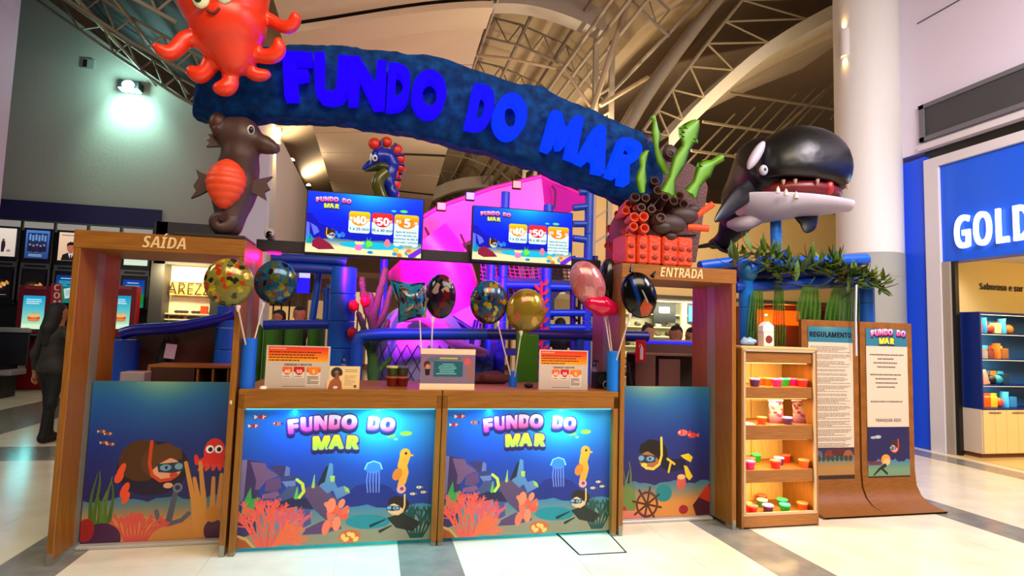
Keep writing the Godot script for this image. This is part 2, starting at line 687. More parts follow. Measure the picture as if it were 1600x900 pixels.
func setting() -> void:
	# floor: polished slabs in rows between grey strips that run away from the counter
	var stone := mat(Color.WHITE, 0.18)
	stone.albedo_texture = noise_tex(0.012, Color(0.86, 0.82, 0.70), Color(0.93, 0.90, 0.80), 5, 512, 1, 4)
	stone.uv1_triplanar = true
	stone.uv1_world_triplanar = true
	stone.uv1_scale = Vector3.ONE * 0.35
	var grey := mat(Color.WHITE, 0.16)
	grey.albedo_texture = noise_tex(0.02, Color(0.47, 0.46, 0.43), Color(0.56, 0.55, 0.51), 5, 512, 1, 5)
	grey.uv1_triplanar = true
	grey.uv1_world_triplanar = true
	grey.uv1_scale = Vector3.ONE * 0.5
	W.stone = stone
	var fl := struct("floor", bxs(Vector3(-14, -0.3, -26), Vector3(14, -0.004, 9)), stone)
	var xs: Array[float] = []
	for k in range(-3, 4):
		var x0 := -0.25 + 2.22 * k
		xs.append_array([x0, x0 + 0.365, x0 + 0.365 + 0.74, x0 + 0.365 + 1.48])
	for i in xs.size() - 1:
		for j in 7:
			var z1 := 1.55 - 0.74 * j
			if xs[i] < -4.8 or xs[i] > 6.8:
				continue
			var strip := i % 4 == 0
			var far_grey := xs[i] < -2.3 and z1 < -2.2
			obj("tile", bxs(Vector3(xs[i] + 0.0012, -0.02, z1 - 0.7388), Vector3(minf(xs[i + 1], 6.93) - 0.0012, 0.0, z1)), grey if strip or far_grey else stone, fl)
	for i in 12:
		obj("tile", bxs(Vector3(-6.0, -0.02, -15 + i), Vector3(-4.84, 0.0, -14.002 + i)), grey, fl)
	# service hatch in the floor
	var h := MB.new()
	var hc := [Vector3(0.862, 0.0, -0.11), Vector3(1.236, 0.0, -0.11), Vector3(1.205, 0.0, 0.29), Vector3(0.884, 0.0, 0.285)]
	for i in 4:
		h.bar(hc[i], hc[(i + 1) % 4], 0.012, 0.004)
	var hatch := thing("floor_hatch", "rectangular dark-edged access hatch in the pale floor before the right counter", "hatch", Vector3(1.05, 0, 0.09))
	var hm := obj("frame", h, W.black, hatch)
	hm.position = -hatch.position
	var lid := MB.new()
	lid.prism(PackedVector2Array([Vector2(-0.18, 0.19), Vector2(0.18, 0.19), Vector2(0.15, -0.19), Vector2(-0.16, -0.19)]), 0.002, Transform3D(Basis(Vector3.RIGHT, Vector3.FORWARD, Vector3.UP), Vector3(0, 0.0005, 0)))
	obj("cover", lid, stone, hatch)

	# left: cinema wall with a vaulted top edge
	var g := MB.new()
	var top := [Vector2(-13.5, 10.6), Vector2(-10.2, 9.6), Vector2(-7.9, 8.5), Vector2(-6.38, 7.46), Vector2(-4.78, 6.46), Vector2(-3.55, 5.85)]
	var pl := PackedVector2Array([Vector2(-3.55, 0), Vector2(-13.5, 0)])
	for q in top:
		pl.append(q)
	g.prism(pl, 0.4, Transform3D(Basis(), Vector3(0, 0, -10.9)))
	struct("wall_back", g, bumpy(mat(Color(0.68, 0.66, 0.60), 0.85), 0.05, 0.15, 0.7))
	# white pillar at the far left edge, lilac light put into its colour
	struct("wall_pillar", bxs(Vector3(-11, 0, -7.6), Vector3(P(33, 0, -7.6).x, 9.2, -7.0)), mat(Color(0.82, 0.74, 0.90), 0.7))
	# upper white wall of the shops along the left of the hall, above their dark fascia
	struct("wall_left", bxs(Vector3(-3.2, 3.3, -20), Vector3(-2.78, 5.72, -9.4)), W.wall)
	struct("trim_1", bxs(Vector3(-3.2, 2.75, -20), Vector3(-2.72, 3.3, -9.5)), mat(Color(0.33, 0.27, 0.23), 0.6))
	struct("wall_end", bxs(Vector3(-12, 0, -25), Vector3(34, 10.5, -24.6)), mat(Color(0.62, 0.50, 0.36), 0.8))
	# round columns
	var colu := MB.new()
	colu.box(Vector3(-3.17, 2.9, -9.4), Vector3(0.80, 5.8, 0.8), Basis(), 0.05)
	var c1 := lone("column", colu, mat(Color(0.78, 0.82, 0.88), 0.5), "tall square white column behind the brown seahorse statue", "column")
	var c2 := MB.new()
	var cl := P(1322, 500, -3.2)
	var cr := P(1399, 500, -3.2)
	var cx := (cl.x + cr.x) * 0.5
	var rad := (cr.x - cl.x) * 0.5
	c2.lathe(PackedVector2Array([Vector2(rad, 0), Vector2(rad, 2.72), Vector2(rad, 10)]), Transform3D(Basis(), Vector3(cx, 0, -3.2)), 32)
	var right := thing("column", "fat round white column with a two-way lamp beside the blue shopfront", "column", Vector3(cx, 0, -3.2))
	obj("shaft", c2, W.white, right).position = Vector3(-cx, 0, 3.2)
	var wrap := MB.new()
	wrap.lathe(PackedVector2Array([Vector2(rad + 0.006, 0.0), Vector2(rad + 0.006, 2.72)]), Transform3D(), 32)
	wrap.tube(_circle(Vector3(0, 2.38, 0), rad + 0.006, 32), 0.006, 6, false)
	obj("grey_wrap", wrap, mat(Color(0.60, 0.61, 0.58), 0.6), right)
	# wall above the shopfront on the right
	struct("wall_right", bxs(Vector3(6.976, 4.15, -3.1), Vector3(7.4, 10.5, 6)), mat(Color(0.88, 0.85, 0.91), 0.8))
	struct("trim_2", bxs(Vector3(6.93, 4.16, -2.62), Vector3(7.0, 4.24, 6)), W.wall)
	var gl := MB.new()
	gl.bar(Vector3(6.96, 6.05, -2.6), Vector3(6.96, 6.05, 6), 0.012, 0.012)
	struct("trim_3", gl, W.grey)
	# recessed grey louvre panel in a frame
	var lv := thing("vent_panel", "long dark grey recessed panel in a grey frame above the blue shop sign", "panel", Vector3(6.95, 4.28, -2.55))
	var fr := MB.new()
	for e in [[0.0, 0.06], [0.47, 0.53]]:
		fr.box(Vector3(0, (e[0] + e[1]) * 0.5, 3.5), Vector3(0.05, 0.06, 7.1))
	fr.box(Vector3(0, 0.265, 0), Vector3(0.05, 0.53, 0.07))
	obj("frame", fr, mat(Color(0.42, 0.42, 0.44), 0.5), lv)
	obj("infill", bxs(Vector3(0.0, 0.06, 0.0), Vector3(0.015, 0.47, 7.0)), mat(Color(0.26, 0.26, 0.27), 0.7), lv)

func _circle(at: Vector3, r: float, k: int) -> PackedVector3Array:
	var p := PackedVector3Array()
	for i in k + 1:
		p.append(at + Vector3(cos(TAU * i / k) * r, 0, sin(TAU * i / k) * r))
	return p

func truss(m: MB, a: Vector3, b: Vector3, off: Vector3, k: int, r: float) -> void:
	m.rod(a, b, r, 5)
	m.rod(a + off, b + off, r, 5)
	for i in k:
		var p := a.lerp(b, float(i) / k)
		var q := a.lerp(b, (i + 0.5) / k) + off
		var s := a.lerp(b, float(i + 1) / k)
		m.rod(p, q, r * 0.6, 4)
		m.rod(q, s, r * 0.6, 4)

func roof() -> void:
	var prof := [Vector2(-13, 10.9), Vector2(-8.5, 9.6), Vector2(-5.5, 7.6), Vector2(-3.4, 6.5), Vector2(-2.2, 7.3), Vector2(-0.5, 8.2), Vector2(1.3, 8.5), Vector2(3.0, 8.2), Vector2(4.2, 7.3), Vector2(5.6, 8.2), Vector2(7.6, 9.4), Vector2(10, 10.0), Vector2(16, 10.2), Vector2(34, 10.0)]
	var rows := []
	for q: Vector2 in prof:
		rows.append(PackedVector3Array([Vector3(q.x, q.y, 4), Vector3(q.x, q.y, -10), Vector3(q.x, q.y - 0.4, -25)]))
	var sheet := MB.new()
	for i in rows.size() - 1:
		for j in 2:
			sheet.quad(rows[i][j], rows[i + 1][j], rows[i + 1][j + 1], rows[i][j + 1])
			var up := Vector3(0, 0.1, 0)
			sheet.quad(rows[i][j] + up, rows[i + 1][j] + up, rows[i + 1][j + 1] + up, rows[i][j + 1] + up)
	var ce := struct("ceiling", sheet, mat(Color(0.62, 0.54, 0.42), 0.85))
	# dark lining over the cinema bay
	var lr := []
	for q: Vector2 in [Vector2(-12.9, 10.7), Vector2(-8.5, 9.35), Vector2(-6.4, 7.95), Vector2(-4.9, 7.0), Vector2(-3.3, 6.3)]:
		lr.append(PackedVector3Array([Vector3(q.x, q.y, 3.5), Vector3(q.x, q.y, -10.6)]))
	var lm := MB.new()
	lm.grid(lr)
	obj("dark_lining", lm, W.dark, ce)
	var tl := MB.new()
	for z: float in [-9.6, -7.2, -4.8]:
		var p := [Vector3(-9, 9.3, z), Vector3(-6.4, 7.65, z), Vector3(-4.9, 6.75, z), Vector3(-3.4, 6.05, z)]
		for i in 3:
			truss(tl, p[i], p[i + 1], Vector3(0, -0.42, 0), 3, 0.035)
	for q: Vector2 in [Vector2(-3.45, 6.0), Vector2(-4.9, 6.7), Vector2(-6.4, 7.6), Vector2(-5.6, 6.8)]:
		tl.rod(Vector3(q.x, q.y, -10.4), Vector3(q.x, q.y, -2), 0.035, 5)
	obj("roof_truss", tl, W.truss, ce)
	# cream cladding of the middle vault: from the left eave up to the crown
	var eave := func(z: float) -> Vector3: return Vector3(-2.15, 6.2 if z > -6.0 else 6.2, z)
	var crown := func(z: float) -> Vector3: return Vector3(1.26, 7.2 - maxf(0.0, (-5.9 - z)) * 0.115, z)
	var prow := func(z: float, drop: float) -> PackedVector3Array:
		var r := PackedVector3Array()
		for i in 15:
			var a := PI * 0.5 * i / 14.0
			var e: Vector3 = eave.call(z)
			var c: Vector3 = crown.call(z)
			r.append(Vector3(lerpf(e.x, c.x, i / 14.0), lerpf(e.y, c.y, (1.0 - cos(a)) * 0.35 + sin(a) * 0.65) - drop, z))
		return r
	# boards of the cladding, each its own panel with an open joint
	var zz: Array[float] = [3.0, 1.6, 0.2, -1.2, -2.6, -4.0, -5.55, -6.25, -7.7, -9.2, -10.8, -12.4, -14.0, -15.7, -17.5, -19.5, -22.0]
	for i in zz.size() - 1:
		var pm := MB.new()
		var lo := 0.0 if i != 6 else 0.16
		pm.grid([prow.call(zz[i] - 0.02, lo), prow.call(zz[i + 1] + 0.02, lo)])
		pm.grid([prow.call(zz[i] - 0.02, lo), prow.call(zz[i] - 0.02, lo - 0.12)])
		pm.grid([prow.call(zz[i + 1] + 0.02, lo), prow.call(zz[i + 1] + 0.02, lo - 0.12)])
		obj("vault_panel", pm, W.cream, ce)
	var back := MB.new()
	back.grid([prow.call(3.0, -0.1), prow.call(-5.9, -0.1), prow.call(-22.0, -0.1)])
	obj("vault_backing", back, mat(Color(0.35, 0.29, 0.22), 0.9), ce)
	for z: float in [-12.4, -15.7, -19.5]:      # open slots between some boards
		var sl := MB.new()
		sl.grid([prow.call(z + 0.07, 0.012).slice(7), prow.call(z - 0.07, 0.012).slice(7)])
		obj("vault_slot", sl, mat(Color(0.25, 0.2, 0.15), 0.9), ce)
	# curved box beams that carry the crown on to the right valley
	for z: float in [-5.9, -16.4]:
		var e: Vector3 = Vector3(3.42, 6.95 if z > -10.0 else 6.6, z)
		var c: Vector3 = crown.call(z)
		var bm := MB.new()
		var a1 := PackedVector3Array()
		var a2 := PackedVector3Array()
		for i in 11:
			var f := i / 10.0
			var p := c.lerp(e, f) + Vector3(0, 0.34 * sin(PI * f * 0.72) * (1.0 - f * 0.75), 0)
			a1.append(p)
		var w := 0.17
		bm.grid([_sh(a1, 0, w), _sh(a1, 0, -w)])
		bm.grid([_sh(a1, 0.42, w), _sh(a1, 0.42, -w)])
		bm.grid([_sh(a1, 0, w), _sh(a1, 0.42, w)])
		bm.grid([_sh(a1, 0, -w), _sh(a1, 0.42, -w)])
		bm.quad(a1[10] + Vector3(0, 0, w), a1[10] + Vector3(0, 0, -w), a1[10] + Vector3(0, 0.42, -w), a1[10] + Vector3(0, 0.42, w))
		obj("crown_beam", bm, mat(Color(0.72, 0.68, 0.62), 0.8), ce)
	# bare steel right of the crown: arched trusses, purlins, braces
	var st := MB.new()
	for z: float in [-2.6, -4.6, -7.4, -9.4, -11.8, -14.5, -18.0, -21.5]:
		var q := [Vector3(1.1, 7.95, z), Vector3(2.2, 7.85, z), Vector3(3.2, 7.55, z), Vector3(4.1, 6.9, z)]
		if z < -10.0:
			for i in 4:
				q[i] += Vector3(0, -0.3, 0)
		for i in 3:
			truss(st, q[i], q[i + 1], Vector3(0, -0.45, 0), 2, 0.026)
	for q: Vector2 in [Vector2(1.35, 7.9), Vector2(1.35, 7.35), Vector2(2.2, 7.7), Vector2(3.0, 7.45), Vector2(3.05, 7.0), Vector2(3.3, 6.95), Vector2(3.55, 6.9), Vector2(4.1, 6.6)]:
		st.rod(Vector3(q.x, q.y, 1), Vector3(q.x, q.y - 0.35, -24), 0.04, 5)
	obj("roof_truss", st, W.truss, ce)
	# laced valley posts and their struts
	var po := MB.new()
	for z: float in [-5.9, -11.2, -16.4]:
		for dx: float in [0.0, 0.32]:
			po.bar(Vector3(3.3 + dx, 0.0, z), Vector3(3.3 + dx, 6.95, z), 0.09, 0.09)
		for i in 14:
			po.bar(Vector3(3.3, 0.3 + 0.46 * i, z), Vector3(3.62, 0.53 + 0.46 * i, z), 0.035, 0.035)
	obj("valley_post", po, mat(Color(0.66, 0.61, 0.52), 0.6), ce)
	var di := MB.new()
	var ft := P(925, 172, -5.6)
	di.rod(ft, P(985, 0, -5.2) + Vector3(0.1, 0.4, 0), 0.055, 8)
	di.rod(P(938, 165, -5.7), P(1012, 121, -5.7), 0.04, 8)
	di.rod(P(883, 110, -5.8), P(922, 166, -5.8), 0.03, 6)
	di.rod(P(740, 86, -7.4), P(800, 92, -7.4), 0.03, 6)
	di.rod(P(800, 92, -7.4), P(883, 110, -7.4), 0.03, 6)
	obj("strut", di, mat(Color(0.72, 0.63, 0.50), 0.55), ce)
	# right bay: steel arch rib, lattice, white clad arch with cream soffit
	var ri := MB.new()
	var rib := curve(PP([975, 212, 1010, 152, 1062, 78, 1122, 0, 1200, -90], -4.9), 4)
	ri.tube(rib, 0.1, 6)
	ri.tube(_sh(rib, 0.05, -0.5), 0.05, 5)
	var wh := curve(PP([1045, 212, 1100, 152, 1200, 66, 1325, -4, 1470, -60], -5.6), 4)
	var rib2 := PP([1005, 205, 1050, 140, 1105, 68, 1160, 0, 1240, -80], -5.1)
	ri.tube(rib2, 0.035, 5)
	for i in 4:
		for f: float in [0.0, 0.5]:
			var a := rib2[i].lerp(rib2[i + 1], f)
			var b := wh[i * 4 + int(f * 4)]
			ri.rod(a, b, 0.022, 4)
			ri.rod(rib2[i].lerp(rib2[i + 1], f + 0.5 if f < 0.5 else 1.0), b, 0.022, 4)
	obj("arch_rib", ri, W.truss, ce)
	var wm := MB.new()
	var w0 := wh
	wm.grid([w0, _sh(w0, -0.30, 0)])
	wm.grid([_sh(w0, -0.30, 0), _sh(w0, -0.30, -0.9)])
	wm.grid([w0, _sh(w0, 0, -0.9)])
	obj("white_arch", wm, mat(Color(0.80, 0.78, 0.75), 0.8), ce)
	var so := MB.new()
	so.grid([_sh(wh, -0.26, -0.9).slice(5), _sh(wh, -0.5, -4.2).slice(5)])
	obj("arch_soffit", so, W.cream, ce)
	var pu := MB.new()
	for i in 9:
		var a := P(1060 + i * 34, 270 - i * 12, -9.0)
		pu.rod(a, a + Vector3(1.6, 1.7, 0.0), 0.03, 4)
	for q in [[1040, 152, 1130, 136], [1140, 145, 1330, 175], [1098, 190, 1215, 208], [1170, 245, 1215, 208], [1215, 208, 1290, 140], [1080, 235, 1160, 246], [1100, 250, 1100, 290], [1150, 240, 1150, 295]]:
		pu.rod(P(q[0], q[1], -8.6), P(q[2], q[3], -8.6), 0.04, 5)
	obj("roof_truss", pu, W.truss, ce)

func _sh(p: PackedVector3Array, dy: float, dz: float) -> PackedVector3Array:
	var r := PackedVector3Array()
	for q in p:
		r.append(q + Vector3(0, dy, dz))
	return r

# ---------- the wooden front: two portals and two counter units ----------
func portals() -> void:
	for sd in 2:
		var x0 := -2.225 if sd == 0 else 1.275
		var x1 := -1.28 if sd == 0 else 2.222
		var word := "SAÍDA" if sd == 0 else "ENTRADA"
		var t := thing("portal", "wooden box portal lettered %s %s" % [word, "carrying the brown seahorse at the left end" if sd == 0 else "carrying the coral reef at the right end"], "portal", Vector3((x0 + x1) * 0.5, 0, -0.29))
		var hx := (x1 - x0) * 0.5
		for s: float in [-1.0, 1.0]:
			var xx := (hx - 0.02) * s
			obj("side_board", bxs(Vector3(xx - 0.018, 0.03, 0.055), Vector3(xx + 0.018, 1.84, 0.285), 0.003), W.wood, t)
			obj("side_board", bxs(Vector3(xx - 0.018, 0.03, -0.285), Vector3(xx + 0.018, 1.84, -0.05), 0.003), W.wood, t)
			obj("guide_rail", bxs(Vector3(xx - 0.02, 0.03, -0.05), Vector3(xx + 0.02, 1.84, 0.055)), W.alu, t)
			obj("foot", bxs(Vector3(xx - 0.014, 0.0, 0.2), Vector3(xx + 0.014, 0.07, 0.287)), W.steel, t)
			obj("foot", bxs(Vector3(xx - 0.014, 0.0, -0.27), Vector3(xx + 0.014, 0.03, -0.2)), W.steel, t)
		obj("header", bxs(Vector3(-hx, 1.835, -0.287), Vector3(hx, 1.942, 0.29), 0.003), W.wood, t)
		var m := MB.new()
		var b := P(221, 389, 0.0) if sd == 0 else P(1030, 432.5, 0.0)
		var e := P(290, 394, 0.0) if sd == 0 else P(1098, 437, 0.0)
		var hh := 0.070
		var s2 := MB.new()
		s2.words(word, hh, 0.004, Transform3D())
		var wd := 0.0
		for q in s2.v:
			wd = maxf(wd, absf(q.x))
		var kx := absf(e.x - b.x) * 0.5 / wd
		m.words(word, hh, 0.004, Transform3D(Basis(Vector3(kx, 0, 0), Vector3(0.14, 1, 0), Vector3(0, 0, 1)), Vector3((b.x + e.x) * 0.5 - t.position.x, 1.858, 0.29)))
		obj("lettering", m, mat(Color(0.86, 0.72, 0.52), 0.6), t)
		# aluminium sill of the gate
		obj("sill", bxs(Vector3(-hx + 0.045, 0.001, -0.04), Vector3(hx - 0.045, 0.022, 0.05), 0.004), mat(Color(0.74, 0.72, 0.70), 0.35, 0.2), t)

func counters() -> void:
	var print_ := pmat(sea_print(), 0.4)
	for i in 2:
		var x0 := -1.262 if i == 0 else 0.003
		var x1 := -0.003 if i == 0 else 1.262
		var t := thing("counter_unit", "%s wooden counter unit with a lit sea mural on its front" % ["left" if i == 0 else "right"], "counter", Vector3((x0 + x1) * 0.5, 0, -0.37))
		var hx := (x1 - x0) * 0.5
		obj("worktop", bxs(Vector3(-hx, 0.97, -0.37), Vector3(hx, 1.009, 0.37), 0.003), W.wood, t)
		obj("top_rail", bxs(Vector3(-hx, 0.888, 0.335), Vector3(hx, 0.97, 0.37), 0.002), W.wood, t)
		for s: float in [-1.0, 1.0]:
			obj("stile", bxs(Vector3(hx * s, 0.03, -0.35), Vector3(hx * s - 0.036 * s, 0.97, 0.37), 0.002), W.wood, t)
			obj("foot", bxs(Vector3((hx - 0.002) * s, 0.0, 0.33), Vector3((hx - 0.035) * s, 0.085, 0.366), 0.003), mat(Color(0.55, 0.50, 0.42), 0.4, 0.3), t)
			obj("foot", bxs(Vector3((hx - 0.002) * s, 0.0, -0.34), Vector3((hx - 0.035) * s, 0.03, -0.3), 0.003), W.steel, t)
		var pm := MB.new()
		pm.quad(Vector3(-hx + 0.036, 0.03, 0.318), Vector3(hx - 0.036, 0.03, 0.318), Vector3(hx - 0.036, 0.90, 0.318), Vector3(-hx + 0.036, 0.90, 0.318))
		obj("mural", pm, print_, t)
		obj("front_board", bxs(Vector3(-hx + 0.036, 0.03, 0.298), Vector3(hx - 0.036, 0.97, 0.316)), W.brown, t)
		obj("back_board", bxs(Vector3(-hx + 0.036, 0.2, -0.33), Vector3(hx - 0.036, 0.97, -0.31)), W.brown, t)
		# LED strip tucked under the top rail: cool cyan, bluer at the left end
		var led := obj("led_strip", bxs(Vector3(-hx + 0.04, 0.879, 0.321), Vector3(hx - 0.04, 0.886, 0.333)), glowm(Color(0.25, 0.9, 1.0), 2.0), t)
		area("led_light", Vector3(-0.30, 0.874, 0.331), Vector3(0, -1, -0.05), Vector2(0.5, 0.012), Color(0.1, 0.5, 1.0), 0.55, t)
		area("led_light", Vector3(0.22, 0.874, 0.331), Vector3(0, -1, -0.05), Vector2(0.6, 0.012), Color(0.2, 0.95, 1.0), 1.5, t)

func gates() -> void:
	for i in 2:
		var x0 := -2.178 if i == 0 else 1.32
		var x1 := -1.368 if i == 0 else 2.176
		var t := thing("sliding_gate", "sliding gate printed with %s" % ["a long-haired diver, an octopus and an anchor" if i == 0 else "a dark-haired diver and a ship wheel"], "gate", Vector3((x0 + x1) * 0.5, 0.024, -0.30))
		var hx := (x1 - x0) * 0.5
		obj("board", bxs(Vector3(-hx, 0, -0.012), Vector3(hx, 1.0, 0.006)), W.brown, t)
		var pm := MB.new()
		pm.quad(Vector3(-hx, 0, 0.008), Vector3(hx, 0, 0.008), Vector3(hx, 1.0, 0.008), Vector3(-hx, 1.0, 0.008))
		obj("mural", pm, pmat(gate_print(i), 0.4), t)
	# small round door knob on the counter end beside the exit
	var kn := thing("gate_latch", "small pale round latch on the counter end beside the exit gate", "latch", P(360, 629, 0.0) + Vector3(0.012, 0, -0.02))
	var m := MB.new()
	m.lathe(PackedVector2Array([Vector2(0.006, 0.0), Vector2(0.02, 0.006), Vector2(0.02, 0.016), Vector2(0.008, 0.022)]), Transform3D(Basis(Vector3.UP, -PI * 0.5) * Basis(Vector3.RIGHT, PI * 0.5), Vector3.ZERO), 14)
	obj("knob", m, mat(Color(0.85, 0.74, 0.58), 0.4), kn)

func logo(c: CV, x: float, y: float, k: float, edge: Color) -> void:     # FUNDO DO / MAR in fat tilted letters
	var put := func(s: String, px: float, py: float, rot: float, h: float, a: Color, b: Color) -> void:
		for pass_ in 3:
			var dy := 0.022 * k if pass_ == 0 else 0.0
			var fat := (0.017 if pass_ < 2 else 0.007) * k
			var cc := [Color(0.12, 0.08, 0.25), edge, a]
			c.text(s, x + px * k, y + py * k + dy, h * k, cc[pass_], true, true, rot, fat, b if pass_ == 2 else null, 1.12)
	var f := "FUNDO"
	for i in 5:
		put.call(f[i], -0.272 + i * 0.086, -0.002 + [0.020, 0.006, -0.004, -0.009, -0.009][i], [-0.12, -0.07, -0.05, 0.0, 0.05][i], 0.088, Color(1.0, 0.86, 0.93), Color(0.90, 0.25, 0.50))
	for i in 2:
		put.call("DO"[i], 0.232 + i * 0.090, -0.004 + 0.010 * i, [0.06, 0.1][i], 0.084, Color(1.0, 0.80, 0.90), Color(0.88, 0.22, 0.48))
	for i in 3:
		put.call("MAR"[i], -0.095 + i * 0.098, 0.128 + [0.004, 0.0, 0.003][i], [-0.05, 0.0, 0.05][i], 0.084, Color(0.92, 0.88, 0.15), Color(0.70, 0.86, 0.25))

func pv(a: Array) -> PackedVector2Array:
	var r := PackedVector2Array()
	for i in range(0, a.size(), 2):
		r.append(Vector2(a[i], a[i + 1]))
	return r

func twig(c: CV, x: float, y: float, ang: float, ln: float, wd: float, col: Color, depth: int, r: RandomNumberGenerator) -> void:
	var e := Vector2(x, y) + Vector2.from_angle(ang) * ln
	c.line(PackedVector2Array([Vector2(x, y), e]), wd, col, wd * 0.8)
	if depth > 0:
		for k in 2 + (r.randi() % 2):
			twig(c, e.x, e.y, ang + r.randf_range(-0.55, 0.55), ln * r.randf_range(0.6, 0.9), wd * 0.78, col, depth - 1, r)

func fish(c: CV, x: float, y: float, k: float, a: Color, b: Color, flip := 1.0) -> void:
	c.oval(x, y, k, k * 0.55, a)
	c.poly(pv([x + k * 0.8 * flip, y, x + k * 1.6 * flip, y - k * 0.5, x + k * 1.5 * flip, y + k * 0.5]), b)
	c.oval(x - k * 0.25 * flip, y, k * 0.16, k * 0.5, b)
	c.oval(x - k * 0.6 * flip, y - k * 0.1, k * 0.14, k * 0.14, Color.WHITE)

func weed(c: CV, x: float, y: float, h: float, k: int, col: Color, r: RandomNumberGenerator) -> void:
	for i in k:
		var p := PackedVector2Array()
		var ph := r.randf() * 6.0
		var hh := h * r.randf_range(0.6, 1.0)
		for j in 9:
			var f := j / 8.0
			p.append(Vector2(x + (i - k * 0.5) * 0.022 + sin(ph + f * 5.0) * 0.018 * f, y - hh * f))
		c.line(p, 0.016, col.lerp(Color.BLACK, r.randf() * 0.3), 0.003)

func diver(c: CV, x: float, y: float, k: float, hair: Color, skin: Color, tube: Color, flip: float) -> void:
	var f := func(a: Array) -> PackedVector2Array:
		var r := PackedVector2Array()
		for i in range(0, a.size(), 2):
			r.append(Vector2(x + a[i] * k * flip, y + a[i + 1] * k))
		return r
	c.oval(x - 0.1 * k * flip, y - 0.05 * k, 0.55 * k, 0.5 * k, hair)
	c.oval(x + 0.12 * k * flip, y + 0.18 * k, 0.42 * k, 0.34 * k, skin)
	c.poly(f.call([-0.62, -0.05, -0.45, -0.5, 0.1, -0.62, 0.5, -0.42, 0.56, -0.1, 0.2, -0.16, -0.1, 0.0, -0.3, 0.2]), hair)
	c.poly(f.call([-0.18, 0.02, 0.58, -0.04, 0.62, 0.22, 0.3, 0.3, -0.12, 0.26]), Color(0.14, 0.2, 0.3))
	c.oval(x + 0.08 * k * flip, y + 0.13 * k, 0.17 * k, 0.1 * k, Color(0.45, 0.62, 0.72))
	c.oval(x + 0.46 * k * flip, y + 0.1 * k, 0.12 * k, 0.1 * k, Color(0.45, 0.62, 0.72))
	c.oval(x + 0.1 * k * flip, y + 0.13 * k, 0.04 * k, 0.05 * k, Color(0.05, 0.1, 0.15))
	c.line(f.call([-0.38, -0.66, -0.4, 0.0, -0.3, 0.35, -0.05, 0.52, 0.25, 0.48, 0.36, 0.38]), 0.05 * k, tube)
	c.oval(x + 0.34 * k * flip, y + 0.36 * k, 0.13 * k, 0.08 * k, tube)

func sea_floor(c: CV, y: float, w: float, h: float, sand: Color) -> void:
	var p := PackedVector2Array()
	for i in 21:
		p.append(Vector2(w * i / 20.0, y + 0.012 * sin(i * 0.9) + 0.008 * sin(i * 2.3)))
	p.append(Vector2(w, h))
	p.append(Vector2(0, h))
	c.poly(p, Color(0.25, 0.45, 0.55), sand, y, y + (h - y) * 0.55)

